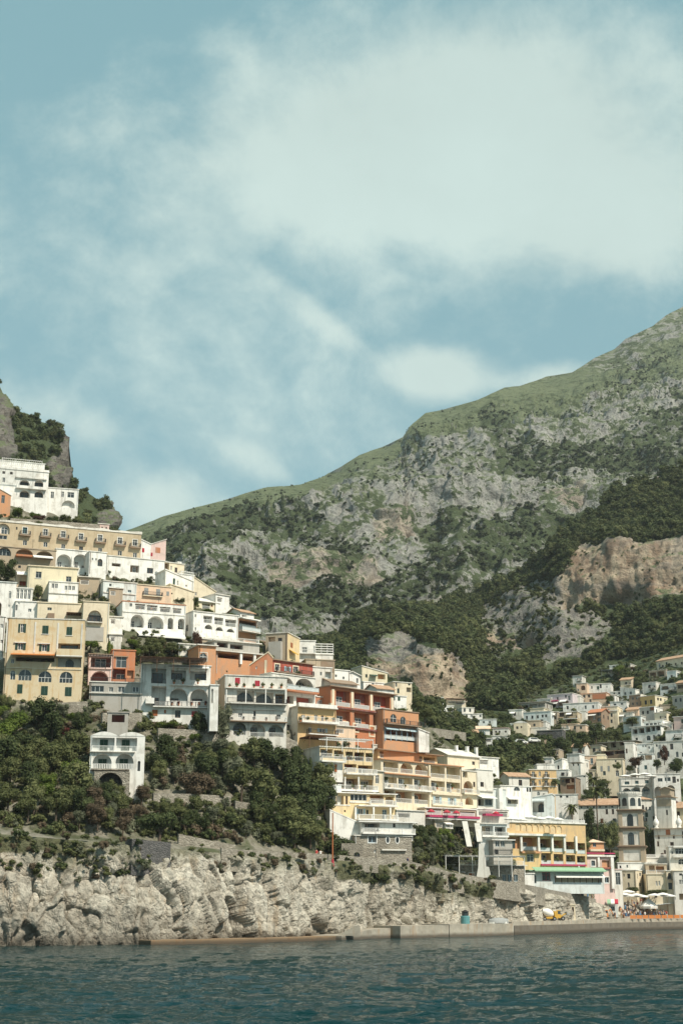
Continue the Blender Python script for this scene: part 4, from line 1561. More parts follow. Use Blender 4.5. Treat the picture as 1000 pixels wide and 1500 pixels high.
   zb2 = zt + (-dz if dz < 0 else 0)
   n = len(r.v)
   r.v += [(-o, -o, za), (w + o, -o, zb2), (w + o, d + o, zb2), (-o, d + o, za), (-o, -o, za + .25), (w + o, -o, zb2 + .25), (w + o, d + o, zb2 + .25), (-o, d + o, za + .25)]
   for f_ in ((0, 3, 2, 1), (4, 5, 6, 7), (0, 1, 5, 4), (1, 2, 6, 5), (2, 3, 7, 6), (3, 0, 4, 7)):
    r.f.append(tuple(n + i for i in f_))
   g = MB()
   hx = 0.0 if dz > 0 else w
   for y in (0.0, d):
    g.poly([(0, y, zt), (w, y, zt), (hx, y, max(za, zb2))])
   g.quad((hx, 0, zt), (hx, d, zt), (hx, d, max(za, zb2)), (hx, 0, max(za, zb2)))
   s.put('gable', g.mesh('gable', s.mat), 0, 0)
  if t != 'none':
   s.put('roof', r.mesh('roof', pm(s.roofmat)), 0, 0)
  return s
def t_flat(t):
 return t in ('flat', 'parapet')
def _ins(p):
 return p[0], 0, p[1]
G_LEFT = 'houses stacked on the left hillside'
G_RIGHT = 'houses climbing the right hillside'
G_MID = 'houses above the beach in the middle'
# ------------------------------------------------------------------ the left town, from the top down
def H(*a, **k):
 k.setdefault('group', G_LEFT)
 return House(*a, **k)
# white villa at the top
h = H('white_villa', 'white villa highest on the left with brown windows under double arches', 'villa', -30, 71, 688, 738, 'white', 18, depth=12, roof='parapet', roofmat='white')
for (a, b, t, q) in ((29, 44, 703, 714), (51, 64, 703, 715), (29, 44, 718, 729), (51, 64, 719, 729)):
 h.loggia(a, b, t, q, 1.3, 'arch', wins=((0.5, 2.4, 1.9, 'w', 'brown'),))
h.row([17, 6], 693, 4, 4, 'w', 'brown')
h.win(6, 703, 4, 7, 'w')
h.slab(23, 69, 699.5, 701.5, 0.5, 'white')
h.balcony(24, 68, 716, 0.9, 'solid', 'white', h=0.6)
v = H('villa_top', None, None, -30, 66, 676, 689, 'white', 18, depth=8, join=h, roof='flat', roofmat='white', skirt=1)
v.done()
h.pergola(4, 63, 670, 3.0, out=5, mat='white', cane=False, back=-2)
h.done()
h = H('white_annex', 'low white annex with a bow window right of the highest white villa', 'house', 67, 115, 716, 745, 'white', 14, depth=8, roofmat='white')
h.win(77, 725, 5, 10, 'w')
h.win(92, 724, 4, 8, 'w')
h.win(104, 725, 10, 8, 'w')
h.loggia(91, 110, 733, 744, 1.0, 'arch')
h.done()
h = H('orange_house', 'small orange house with a sloping roof at the far left edge', 'house', -18, 16, 724, 748, 'orange', 30, depth=8, roof='shed3', roofmat='offwhite')
h.win(5, 731, 5, 12, 'w', 'grey')
h.done()
h = H('cream_turret', 'tiny pale pink turret on the right end of the long beige palazzo', 'turret', 144, 160, 768, 785, 'pink', 18, depth=5)
h.row([150, 156], 773, 2, 3, 'w', 'dark')
h.done()
# long beige palazzo
h = H('beige_palazzo', 'long weathered beige palazzo with brown balconies and a wavy parapet', 'palazzo', -30, 207, 772, 818, 'beige', 21, depth=10, roof='none')
xs = [37, 67, 93, 119, 147, 176, 198]
y1 = [777, 779.5, 782.5, 786, 788, 792, 795]
st = ['open', 'w', 'w', 'w', 'w', 'w', 'w']
for i, x in enumerate(xs):
 h.win(x, y1[i], 6.5, 9, 'w', 'white' if i else 'teal')
 h.trim(x, y1[i], 6.5, 9, 0.18, 'offwhite')
 h.win(x, y1[i] + 18, 6, 7.5, 'w', 'white' if i != 3 else 'brown')
 h.balcony(x - 8, x + 8, y1[i] + 6.8, 0.9, 'bars', 'brown', thick=0.35)
h.loggia(-4, 15, 767, 782, 0.8, 'arch', 'offwhite', wins=((0.6, 1.6, 2.0, 'w', 'white'),))
h.win(25, 774, 2, 4, 'w', 'dark')
h.win(5, 787, 12, 6, 'w')
mb = MB()
pts = []
for i in range(61):
 f = i / 60
 pts.append((-0.15 + (h.w + 0.3) * f, h.h + 0.55 + 0.22 * math.sin(f * 40) * math.sin(f * 13 + 1)))
mb.prism([(-0.15, h.h - 0.02)] + [(h.w + 0.15, h.h - 0.02)] + pts[::-1], -0.18, 0.25)
h.put('parapet', mb.mesh('parapet', pm('offwhite')), 0, 0)
h.done()
# arcaded terrace under it
h = H('arcaded_terrace_house', 'beige arcade with two shallow arches under the long palazzo', 'house', -20, 82, 803, 835, 'tan', 20, depth=6, roofmat='tan')
h.loggia(24, 49, 803.5, 815, 1.6, 'arch', 'brown')
h.loggia(53, 78, 807, 820, 1.6, 'arch', 'brown')
h.loggia(-2, 17, 797, 814, 0.9, 'arch', wins=((0.5, 3.0, 2.6, 'w', 'pale'),))
h.awning(48, 77, 814, 820, 2.2, 'canvas')
h.slab(23, 47, 814, 816.5, 1.5, 'salmon', 'terrace_rug')
h.win(29, 830, 4, 4, 'w', 'dark')
h.done()
h = H('two_arch_house', 'white house with two broad whitewashed arches below the palazzo', 'house', 82, 131, 806, 834, 'white', 22, depth=6, roofmat='white')
h.arches([(83.5, 105), (107.5, 130)], 812, 832, 2.0, 'blue_white', wins=((0.3, 1.0, 2.0, 'w', 'white'), (0.75, 0.9, 1.2, 'w', 'white')))
h.slab(105, 108, 815, 831, 0.25, 'white', 'pilaster')
h.done()
h = H('white_tower_house', 'narrow white house with one brown arched doorway under the palazzo', 'house', 131, 156, 809, 842, 'white', 24, depth=7, roofmat='white')
h.win(147, 824, 7, 11, 'archdark', 'brown')
h.row([136, 141], 819, 2, 3, 'w', 'grey')
h.done()
h = H('white_terrace_house', 'white house with three dark openings above the pale blue house', 'house', 155, 241, 818, 845, 'white', 24, depth=8, roofmat='offwhite')
h.loggia(164, 177, 825, 835, 1.4, 'rect', 'brown', 'solid')
h.loggia(191, 204, 828, 838.5, 1.4, 'rect', 'brown', wins=((0.6, 1.0, 1.9, 'w', 'white'),))
h.win(220, 836, 9, 8, 'w', 'brown')
h.dish(231, 836)
h.done()
h = H('red_window_house', 'small white house with red windows at the right end of the palazzo', 'house', 206, 221, 797, 818, 'white', 26, depth=6, roof='shed1.2', roofmat='white')
h.win(210, 806, 3.5, 6, 'shut', 'red')
h.done()
h = H('pink_gable_house', 'pinkish gabled house with a red wall patch behind the red window house', 'house', 219, 243, 800, 820, 'pink', 30, depth=6, roof='shed-2.5', roofmat='offwhite', Y=430)
h.win(222, 812, 3.5, 5, 'shut', 'red')
h.slab(228, 235, 802, 810, 0.05, 'salmon', 'wall_panel')
h.chimney(228, 798, 1.5)
h.done()
h = H('cream_row_house', 'cream row house with a dark corner loggia at the slope crest', 'house', 237, 270, 825, 846, 'cream', 32, depth=7, roofmat='offwhite')
h.loggia(241, 248, 824, 836, 1.2, 'rect', 'brown')
h.win(251, 832, 2.5, 6)
h.win(258, 835, 4, 7, 'w', 'brown')
h.chimney(262, 828, 1.0, 1.2, 2)
h.done()
h = H('pergola_house', 'white house with a slender roof pergola on the skyline', 'house', 262, 284, 842, 866, 'white', 34, depth=7, roofmat='white')
h.pergola(266, 284, 836, 2.4, 2.5, 'white', False, -2)
h.win(272, 858, 2.5, 3, 'w', 'dark')
h.done()
# yellow house with the white conservatory
h = H('pale_yellow_house', 'pale yellow house with a white glazed conservatory and a tree in front', 'house', 41, 113, 831, 876, 'pale_yellow', 16, depth=8, roofmat='cream', over=0.3)
h.win(57, 842, 8.5, 9, 'w', 'grey', sill=True)
h.win(101, 849, 8, 9, 'w', 'grey', sill=True)
v = H('conservatory', None, None, 72, 115, 853, 876, 'white', 16, Y=D_hill(93, 876) - 4, depth=3.9, join=h, roofmat='white', skirt=2)
v.row([78, 83], 858, 4.5, 7)
v.row([97, 102.5, 108], 861, 4.5, 6.5)
v.slab(72, 115, 868.5, 870, 0.25, 'white')
v.done()
h.done()
h = H('white_shed', 'small reddish hut with a white awning left of the pale yellow house', 'hut', 24, 41, 838, 862, 'peach', 16, depth=5, roofmat='white')
h.awning(25, 40, 838, 844, 1.6, 'canvas')
h.loggia(29, 40, 851, 858, 1.0, 'rect', 'red')
h.done()
# white house left
h = H('white_hillside_house', 'white house at the left edge with a pointed niche window', 'house', -14, 23, 853, 905, 'white', 15, depth=9, roofmat='blue_white')
h.win(15, 871, 3.5, 11, 'arch')
h.win(23 - 9.5, 888, 1.5, 4, 'w')
h.loggia(-6, 2.4, 882, 906, 1.2, 'arch', 'brown')
h.done()
h = H('veranda_house', 'white house with a tall glass veranda on its roof', 'house', 22.5, 56, 881.5, 908, 'white', 12, depth=8, roofmat='white')
h.win(28, 885, 0.1, 0.1)
h.win(23 + 1.5, 890, 3, 8, 'w', 'grey')
h.win(44, 894, 5, 5, 'w', 'white')
v = H('veranda', None, None, 23, 48, 862, 880, 'white', 12, depth=3.5, Y=D_hill(36, 906) + 1.0, join=h, roofmat='white', skirt=0.3)
v.row([26.5, 32, 37.5, 43], 870, 4.6, 14, 'w', 'white')
v.done()
h.done()
# pale blue and peach houses
h = H('pale_blue_house', 'pale blue house with small grey windows and a cream base', 'house', 151, 200, 853, 884, 'blue_white', 22, depth=9, roofmat='offwhite')
h.win(162, 857, 3.2, 4, 'w', 'grey')
h.win(172.5, 863, 3, 6.5, 'open', 'skyblue')
h.win(190, 866, 5, 3.5, 'w', 'skyblue')
h.loggia(166, 178, 873.5, 880, 1.2, 'rect', 'brown')
h.slab(151.5, 199.5, 868.5, 870, 0.2, 'offwhite')
h.done()
h = H('peach_house', 'peach house with two tall grey shuttered windows beside the pale blue house', 'house', 200, 251, 858.5, 884, 'peach', 24, depth=9, roofmat='cream')
h.row([214.5, 232], 867, 6, 12, 'shut', 'grey')
h.win(246, 869.5, 4, 6, 'shut', 'grey')
h.balcony(209, 238, 873, 0.6, 'bars', 'cream')
h.done()
h = H('arched_window_house', 'cream terrace house with twin arched windows above the pale blue house', 'house', 152, 201, 839, 856, 'cream', 22, depth=6, Y=388, roofmat='offwhite')
h.row([161, 165.5], 845, 4, 9, 'w', 'white')
h.row([178, 191], 848, 8, 9, 'arch', 'white')
h.top_rail('white')
h.done()
h = H('white_loggia_house', 'white house with an open railed loggia above the peach house', 'house', 201, 243, 844, 861, 'offwhite', 24, depth=6, Y=388, roofmat='offwhite')
h.loggia(204, 222.5, 846, 856, 1.8, 'rect', 'blue_white', 'white', wins=((0.12, 0.8, 1.7, 'w', 'brown'), (0.85, 0.8, 1.6, 'w', 'brown')))
h.loggia(225, 239.5, 848, 858, 1.8, 'rect', 'pale_yellow', 'white')
h.awning(218, 242, 840, 844.5, 1.6, 'pale')
h.done()
h = H('white_wedge_house', 'white stepped house with tall green shutters right of the open loggia', 'house', 242, 283, 850, 880, 'white', 30, depth=7, roof='shed2.4', roofmat='white')
h.win(255, 852, 3, 9, 'shut', 'green')
h.win(260.5, 854, 2.6, 7, 'w')
h.win(273, 858, 1.8, 2.5, 'w', 'dark')
h.done()
h = H('cream_garden_wall_house', 'low cream house with a bowed garden wall under the white wedge house', 'house', 249, 284, 866, 888, 'cream', 28, depth=6, roofmat='cream', roof='shed1.5')
h.win(252, 869.5, 2, 2, 'w', 'dark')
h.done()
h = H('cream_gable_house', 'cream house whose long eave slopes down to the right on the skyline', 'house', 283, 316, 865, 885, 'cream', 38, depth=7, roof='shed3.5', roofmat='cream', Y=402)
h.win(287, 870, 2.4, 5)
h.done()
h = H('cream_villa', 'cream villa with one wide window under a grey pitched roof', 'villa', 285, 320, 882, 900, 'pale_yellow', 34, depth=7, roof='gable', roofmat='offwhite', Y=372)
h.loggia(296, 308, 884.5, 893, 1.1, 'rect', 'blue_white', 'white')
h.win(310.5, 887, 3, 4, 'w', 'rust')
h.done()
h = H('grey_roof_house', 'pale house with a long grey roof sloping down along the crest', 'house', 318, 348, 893, 912, 'offwhite', 42, depth=8, roof='shed3', roofmat='grey', Y=384)
h.awning(322, 337, 893, 898, 1.2, 'canvas')
h.chimney(339, 880, 1.2)
h.done()
# arcaded villas
h = H('arcaded_villa', 'long white villa with four big arches and a dark railed loggia above', 'villa', 179, 272, 884, 927, 'white', 20, depth=10, roofmat='salmon', over=0.1)
h.win(192, 886, 3.4, 5, 'w', 'grey')
for (a, b, t, q) in ((198, 213, 884.5, 893), (215, 231, 886.5, 895), (234, 250, 889, 897), (253, 266, 891, 899)):
 h.loggia(a, b, t, q, 2.2, 'rect', 'grey', 'white', wins=((0.5, 1.2, 2.0, 'w', 'brown'),))
for (a, b, t, q) in ((192, 211, 900.5, 919), (217, 240, 902.5, 921), (246, 254, 905, 921.5), (261, 271, 906, 922)):
 h.loggia(a, b, t, q, 2.6, 'arch', 'blue_white', None, wins=((0.25, 1.2, 2.0, 'w', 'white'), (0.8, 0.8, 0.7, 'w', 'brown')))
h.slab(180, 271, 897.8, 899.3, 0.15, 'white')
h.awning(200, 232, 926, 935, 3.0, 'canvas')
h.awning(233, 268, 928, 938, 3.0, 'canvas')
h.pots([205, 222, 241, 258], 893, 'potted plant in the railed loggia of the arcaded villa', 0.6, 0.4, 'red')
h.done()
h = H('white_arched_villa', 'white villa with three rounded arches and a hedge along its roof', 'villa', 283, 349, 899, 940, 'white', 30, depth=10, roofmat='offwhite')
for (a, b, t, q) in ((300, 311, 915, 927.5), (316, 327, 918.5, 930), (332, 343.5, 921, 932)):
 h.loggia(a, b, t, q, 2.2, 'arch', 'blue_white', 'solid')
for (a, b, t, q) in ((298, 311, 902, 913), (314, 327, 904.5, 915.5), (330, 346, 907.5, 918.5)):
 h.loggia(a, b, t, q, 2.0, 'rect', 'blue_white', 'white', wins=((0.4, 1.3, 1.9, 'w', 'dark'),))
h.row([286.5], 902, 2.2, 4, 'w', 'grey')
h.row([286.5], 921, 2.2, 4, 'w', 'grey')
h.win(274, 920, 4, 10, 'w', 'white', 'L')
h.balcony(297, 348, 936.5, 1.2, None, 'offwhite')
h.done()
h = H('glass_balcony_house', 'terraced house with sloping glass balconies over an orange soffit', 'house', 349, 376, 908, 938, 'orange', 44, depth=8, roofmat='offwhite', over=0.6)
h.loggia(350.5, 375, 910, 921, 2.5, 'rect', 'grey', 'glass', wins=((0.3, 1.4, 2.0, 'w', 'brown'), (0.7, 1.4, 2.0, 'w', 'brown')))
h.balcony(349, 376, 926, 1.6, 'glass', 'offwhite')
h.awning(349, 376, 905, 909, 1.8, 'canvas')
h.done()
# cream wall and the ochre palazzo
h = H('cream_terrace_house', 'cream house with a long blank terrace wall behind the ochre palazzo', 'house', 55, 122, 884, 912, 'cream', 12, depth=7, roofmat='cream')
h.pergola(98, 121, 897, 2.4, 2.5, 'brown', 'cane')
h.win(73, 892, 6, 4, 'w', 'grey')
h.slab(70, 80, 899, 907, 0.8, 'brown', 'garden_shed')
h.done()
h = H('cream_arch_house', 'cream house with one large arched window over a grey stone arch', 'house', 121.5, 160, 882, 940, 'cream', 14, depth=9, roofmat='cream')
h.loggia(129.5, 149, 894, 911, 1.2, 'arch', 'blue_white', wins=((0.5, 3.4, 1.7, 'w', 'brown'),))
h.balcony(128, 150, 911.5, 0.9, 'bars', 'offwhite')
h.slab(124, 152, 918, 939, 0.12, 'grey', 'stone_facing')
h.loggia(132, 146, 924.5, 935, 1.2, 'arch', 'brown')
h.done()
h = H('ochre_palazzo', 'tall weathered ochre palazzo with green shutters and white arched ground windows', 'palazzo', 8, 122, 907, 1021, 'ochre_patch', 9, depth=12, roofmat='offwhite', over=0.12)
h.win(33, 920, 5.4, 13, 'open', 'green')
h.win(67, 922.5, 9, 12, 'shut', 'green', sill=True)
h.win(102, 924.5, 8.5, 12, 'shut', 'green', sill=True)
h.win(30.5, 947, 8, 10, 'open', 'green')
h.win(65.5, 949, 8, 10, 'open', 'green')
h.slab(21, 39, 940.5, 942, 0.3, 'offwhite', 'hood')
h.slab(56, 74, 942, 943.5, 0.3, 'offwhite', 'hood')
h.loggia(85.5, 118, 942.5, 950.5, 1.6, 'rect', 'peach', wins=((0.5, 3.6, 1.4, 'w', 'brown'),))
h.balcony(83, 121, 961.5, 1.4, 'solid', 'white', h=1.35)
h.loggia(85, 119.5, 962.5, 977.5, 1.8, 'rect', 'blue_white', None, wins=((0.5, 1.7, 2.2, 'archdark', 'green'),))
h.awning(17, 81, 957.5, 962.5, 2.6, 'salmon' if False else 'orange')
h.loggia(23, 80, 962.8, 976, 2.4, 'rect', 'brown', 'solid', wins=((0.35, 2.0, 1.8, 'w', 'brown'), (0.75, 2.0, 1.8, 'w', 'dark')))
h.win(19, 968, 5, 7, 'w')
h.win(19.2, 988.5, 8, 14, 'arch')
for x, y in ((37, 988.5), (66.3, 991), (97, 992)):
 h.win(x, y, 19.5, 16.5, 'arch', 'white')
h.slab(16, 47, 977.8, 979.2, 0.25, 'cream')
h.slab(9, 120, 978.8, 980.2, 0.12, 'cream')
for x, w_, y in ((29.5, 8, 1009), (65.5, 9.5, 1011.5), (100.5, 9.5, 1013)):
 h.win(x, y, w_, 13, 'shut', 'green')
for x in (10.5, 51.5, 85, 120):
 h.slab(x - 1.2, x + 1.2, 909 + x * 0.04, 956, 0.1, 'offwhite', 'pilaster')
h.pots([27, 36, 48, 58, 68, 76], 975.5, 'potted plant on the awning terrace of the ochre palazzo', 0.5, 0.5)
h.done()
h = H('white_edge_house', 'narrow white house squeezed against the left picture edge', 'house', -14, 7, 903, 962, 'white', 20, depth=9, roofmat='white')
h.win(3, 917, 4, 6)
h.win(3, 940, 4, 5)
h.done()
# pink, terracotta and grey houses beside it
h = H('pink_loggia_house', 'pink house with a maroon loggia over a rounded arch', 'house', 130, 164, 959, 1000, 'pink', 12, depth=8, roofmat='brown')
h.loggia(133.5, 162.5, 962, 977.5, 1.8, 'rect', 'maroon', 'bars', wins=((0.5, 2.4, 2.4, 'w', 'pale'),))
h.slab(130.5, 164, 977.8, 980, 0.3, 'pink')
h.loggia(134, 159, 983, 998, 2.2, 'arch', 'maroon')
h.pergola(129, 164, 958, 2.4, 2.0, 'dark', False)
h.done()
h = H('terracotta_house', 'terracotta cube house with one large pale window', 'house', 164, 198, 953, 998, 'salmon', 14, depth=8, roofmat='salmon')
h.win(178, 970, 15, 16, 'w', 'pale')
h.slab(168, 188, 961, 962.5, 0.3, 'brown', 'hood')
h.loggia(165, 184, 979.5, 995, 2.0, 'rect', 'maroon', wins=((0.7, 2.0, 1.4, 'w', 'white'),))
h.loggia(186.5, 196, 982, 994, 0.8, 'rect', 'orange')
h.done()
h = H('grey_terrace_house', 'grey stone terrace house with a band of white windows and hanging plants', 'house', 131, 209, 1000, 1046, 'grey', 10, depth=6, Y=303, roofmat='offwhite', skirt=3)
h.win(143, 1009, 19, 9, 'w', 'pale')
h.win(163, 1010, 6, 7, 'w', 'white')
h.win(178, 1010, 10, 8, 'w', 'white')
h.win(199, 1010, 10, 8, 'w', 'white')
h.slab(131, 209, 1015, 1016.5, 0.35, 'offwhite')
h.top_rail('bars')
h.done()
# the big white villa
h = H('big_white_villa', 'big white villa with two tall arches and brown doors on the balcony above', 'villa', 206, 308, 975, 1057, 'white', 10, depth=11, roofmat='white')
h.loggia(222, 243.5, 979, 1001, 2.4, 'rect', 'blue_white', 'bars', wins=((0.45, 2.2, 2.5, 'w', 'brown'),))
h.loggia(250.5, 272.5, 982, 1002.5, 1.8, 'rect', 'white', 'solid', wins=((0.42, 2.3, 2.6, 'w', 'brown'), (0.85, 0.5, 1.4, 'arch', 'brown')))
h.loggia(278.5, 302.5, 983, 1003, 1.8, 'rect', 'white', 'solid', wins=((0.66, 2.3, 2.6, 'w', 'brown'), (0.15, 0.5, 1.4, 'arch', 'brown')))
h.awning(248, 306, 976, 980, 1.2, 'canvas')
h.loggia(222, 243.5, 1005, 1034, 2.6, 'rect', 'blue_white', 'white', wins=((0.35, 1.2, 2.0, 'w', 'brown'),))
h.loggia(249, 274.5, 1008, 1033.5, 2.6, 'arch', 'blue_white', 'solid', wins=((0.32, 1.6, 1.8, 'w', 'brown'),))
h.loggia(279, 304.5, 1009, 1034, 2.6, 'arch', 'blue_white', 'solid', wins=((0.45, 2.2, 1.8, 'w', 'brown'),))
h.balcony(249, 306, 1003.5, 0.8, None, 'white')
h.balcony(213, 226, 1030, 1.2, 'solid', 'white')
h.balcony(224, 307, 1035.5, 1.0, 'bars', 'white')
h.win(227, 1044, 8, 9, 'shut', 'rust')
h.win(242, 1042.5, 3, 4.5, 'shut', 'rust')
h.win(260.5, 1046, 8, 11, 'w', 'brown')
h.win(285, 1046, 8, 8, 'shut', 'red')
h.pergola(206, 303, 962, 3.2, 5.0, 'brown', 'brown', back=-1.0)
h.pots([252, 262, 281, 292, 301], 1033, 'red flowering pot on the arcade ledge of the big white villa', -0.1, 0.4, 'red')
h.pots([255, 268, 290], 1002, 'small potted plant on the upper balcony of the big white villa')
h.done()
h = H('villa_stair_tower', 'white stair pier attached to the right of the big white villa', 'stair tower', 308, 320, 1004, 1036, 'white', 10, depth=6, roofmat='white', Y=299)
h.loggia(309.5, 312.5, 1009, 1030, 0.5, 'arch')
h.done()
# orange house with the dark terraces
h = H('orange_terrace_house', 'orange house with an arched white window and dark covered terraces', 'house', 291, 316, 946, 984, 'orange', 24, depth=8, roofmat='offwhite', over=0.5, Y=326)
h.win(298, 962, 10.5, 11.5, 'arch')
h.trim(298, 962, 10.5, 11.5, 0.15, 'offwhite')
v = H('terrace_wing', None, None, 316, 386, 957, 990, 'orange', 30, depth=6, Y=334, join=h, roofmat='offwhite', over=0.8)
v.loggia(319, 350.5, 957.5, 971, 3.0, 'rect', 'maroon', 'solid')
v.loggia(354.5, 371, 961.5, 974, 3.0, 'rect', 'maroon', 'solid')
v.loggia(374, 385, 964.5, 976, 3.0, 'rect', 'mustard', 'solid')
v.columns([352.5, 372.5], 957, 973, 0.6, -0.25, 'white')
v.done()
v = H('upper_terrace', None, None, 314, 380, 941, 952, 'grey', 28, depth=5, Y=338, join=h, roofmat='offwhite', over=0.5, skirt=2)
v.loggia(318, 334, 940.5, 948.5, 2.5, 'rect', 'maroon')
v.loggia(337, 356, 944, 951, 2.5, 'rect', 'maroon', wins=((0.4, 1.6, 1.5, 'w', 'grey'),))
v.top_rail('white')
v.done()
h.done()
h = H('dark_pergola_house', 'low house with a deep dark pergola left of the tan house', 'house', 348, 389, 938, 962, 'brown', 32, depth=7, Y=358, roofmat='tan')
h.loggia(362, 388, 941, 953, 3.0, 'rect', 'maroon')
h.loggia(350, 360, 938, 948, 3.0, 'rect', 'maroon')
h.done()
h = H('tan_house', 'weathered tan house with a concrete face and a yellow right wall', 'house', 389, 421, 928, 972, 'tan', -18, depth=9, Y=352, roofmat='offwhite', side_mat='yellow')
h.loggia(393, 403, 933, 942, 1.0, 'rect', 'peach')
h.slab(396, 414, 941, 968, 1.4, 'grey', 'concrete_bay')
h.win(410, 937, 6, 5, 'w', 'brown')
h.win(427, 945, 3, 7, 'shut', 'rust', 'R')
h.awning(423, 432, 953, 958, 1.0, 'yellow', 'R')
h.done()
h = H('slatted_white_house', 'white cube house with a slatted white screen on its right terrace', 'house', 433, 462, 939, 972, 'white', 8, depth=8, Y=366, roofmat='white')
h.win(446, 953, 7, 10, 'w', 'white')
v = H('terrace', None, None, 462, 488, 959, 972, 'white', 8, depth=6, Y=366, join=h, roofmat='white')
v.done()
mb = MB()
for i in range(5):
 mb.box(0, v.w, 0.0, 0.08, v.h + 0.25 + i * 0.62, v.h + 0.45 + i * 0.62)
for i in range(4):
 u = v.w * i / 3
 mb.box(u - 0.06, u + 0.06, 0.085, 0.2, v.h + 0.225, v.h + 3.0)
v.put('slatted_screen', mb.mesh('slatted_screen', paint('white')), 0, 0, 0.1)
h.balcony(434, 462, 957, 0.9, 'white', 'white')
h.done()
h = H('brick_wall_house', 'small pinkish brown house under the slatted white house', 'house', 448, 490, 967, 985, 'tan', 14, depth=5, Y=360, roofmat='tan')
h.slab(470, 489, 969, 984, 0.1, 'brown', 'brick_panel')
h.done()
# red house with the vaulted veranda
h = H('red_house', 'red house with cream framed windows above a vaulted white veranda', 'house', 391, 458, 970, 990, 'red', 40, depth=9, roofmat='brown', over=0.5)
for x, y in ((406, 977.5), (433, 981)):
 h.win(x, y, 6.5, 9, 'w', 'white')
 h.trim(x, y, 6.5, 9, 0.25, 'cream')
h.win(421, 980, 5, 7, 'open', 'skyblue')
h.balcony(402, 457, 987, 1.0, 'bars', 'brown')
h.done()
h = H('salmon_gable_house', 'salmon gable end with a cream border left of the red house', 'house', 366, 391.5, 975, 995, 'salmon', -6, depth=8, Y=322, roof='shed-3.0', roofmat='cream')
h.slab(387.5, 390.5, 967, 993, 0.08, 'cream', 'pilaster')
h.win(375.5, 978, 2.2, 4, 'w', 'white')
h.done()
h = H('vaulted_veranda_house', 'white house with two wide vaulted glass verandas under the red house', 'house', 397, 462, 990, 1030, 'offwhite', 40, depth=8, roofmat='offwhite', Y=323)
h.loggia(400.5, 430, 990.5, 1007, 3.0, 'arch', 'blue_white', 'glass', wins=((0.3, 3.0, 2.2, 'w', 'white'), (0.72, 3.0, 2.2, 'w', 'dark')))
h.loggia(432.5, 459, 994, 1012, 3.0, 'arch', 'blue_white', 'glass', wins=((0.5, 5.0, 2.4, 'w', 'white'),))
h.balcony(398, 461, 1012, 1.6, 'glass', 'salmon', thick=0.35)
h.loggia(404, 430, 1018, 1030, 1.6, 'rect', 'maroon')
h.loggia(434, 458, 1021, 1032, 1.6, 'rect', 'red')
h.pots([402, 418, 437, 452], 1011, 'potted plant on the glass veranda under the red house', -1.2, 0.5)
h.done()
# white villa no. 2
h = H('stained_white_villa', 'stained white villa with dark arched windows and three arches at the bottom', 'villa', 329, 420, 991, 1086, 'offwhite', 14, depth=10, roofmat='offwhite', side_mat='tan')
h.win(348, 997, 7, 9, 'shut', 'red')
h.win(377, 1001, 7, 8, 'shut', 'red')
h.balcony(330, 419, 1008.5, 1.0, None, 'offwhite')
h.loggia(347, 372.5, 1011.5, 1028, 1.6, 'rect', 'offwhite', None, wins=((0.5, 3.6, 2.3, 'archdark', 'dark'),))
h.loggia(375, 401, 1014, 1030, 1.6, 'rect', 'offwhite', None, wins=((0.5, 3.6, 2.3, 'archdark', 'dark'),))
h.loggia(403, 418, 1016, 1031, 1.6, 'rect', 'tan', None, wins=((0.5, 1.6, 2.1, 'w', 'brown'),))
h.balcony(331, 419, 1031, 1.4, 'bars', 'offwhite')
h.columns([331.5, 360, 389, 418], 1010, 1030, 0.2, -1.3, '#white')
h.slab(331, 419, 1038, 1040, 0.3, 'offwhite')
h.win(373, 1046, 3, 9, 'w', 'dark')
h.win(352, 1048, 6, 6, 'w', 'white')
h.win(408, 1050, 6, 6, 'w', 'grey')
h.balcony(331, 419, 1057, 1.3, 'white', 'brown')
for (a, b, t, q) in ((341, 361, 1058.5, 1077), (366, 389, 1060, 1079.5), (393, 416, 1061.5, 1080)):
 h.loggia(a, b, t, q, 2.0, 'arch', 'blue_white', 'white', wins=((0.35, 1.4, 2.2, 'w', 'brown'),))
h.pots([336, 347, 358, 372, 385, 398, 412], 1008, 'potted plant along the upper ledge of the stained white villa', -0.6, 0.45)
h.pots([340, 356, 372, 390, 405], 1056.5, 'reddish potted plant on the lower balcony of the stained villa', -0.9, 0.45, 'brown')
h.done()
# white cubes below the crest
h = H('white_cube_house', 'white cube house stepping down left of the red hotel roof', 'house', 452, 486, 978, 1010, 'offwhite', 22, depth=8, Y=352, roofmat='white')
h.win(470, 987, 3, 5, 'w', 'grey')
h.loggia(476, 485, 984, 994, 1.0, 'rect', 'blue_white')
h.done()
h = H('white_stepped_house', 'white stepped house between the cube house and the pale villas', 'house', 484, 512, 982, 1012, 'white', 28, depth=8, Y=372, roofmat='white')
h.win(492, 990, 3, 4, 'w', 'grey')
h.win(503, 993, 3, 4, 'w', 'grey')
h.done()
h = H('white_gable_house', 'white gabled house standing just above the red hotel eave', 'house', 503, 528, 990, 1016, 'white', 30, depth=8, Y=380, roof='side_gable', roofmat='white')
h.win(523, 997, 3, 7, 'w', 'grey')
h.done()
h = H('brown_roof_hut', 'low hut with a brown pitched roof behind the red hotel', 'hut', 484, 523, 1002, 1014, 'offwhite', 34, depth=6, Y=352, roof='gable', roofmat='brown')
h.done()
h = H('yellow_villa', 'pale yellow villa with a green awning at the foot of the bare crag', 'villa', 530, 567, 985, 1002, 'pale_yellow', 26, depth=7, Y=420, roof='shed1.6', roofmat='offwhite')
h.win(536.5, 990, 3, 5, 'w', 'green')
h.awning(541, 551, 988, 991, 1.2, 'green')
h.loggia(553, 564, 987.5, 995, 1.5, 'rect', 'orange')
h.done()
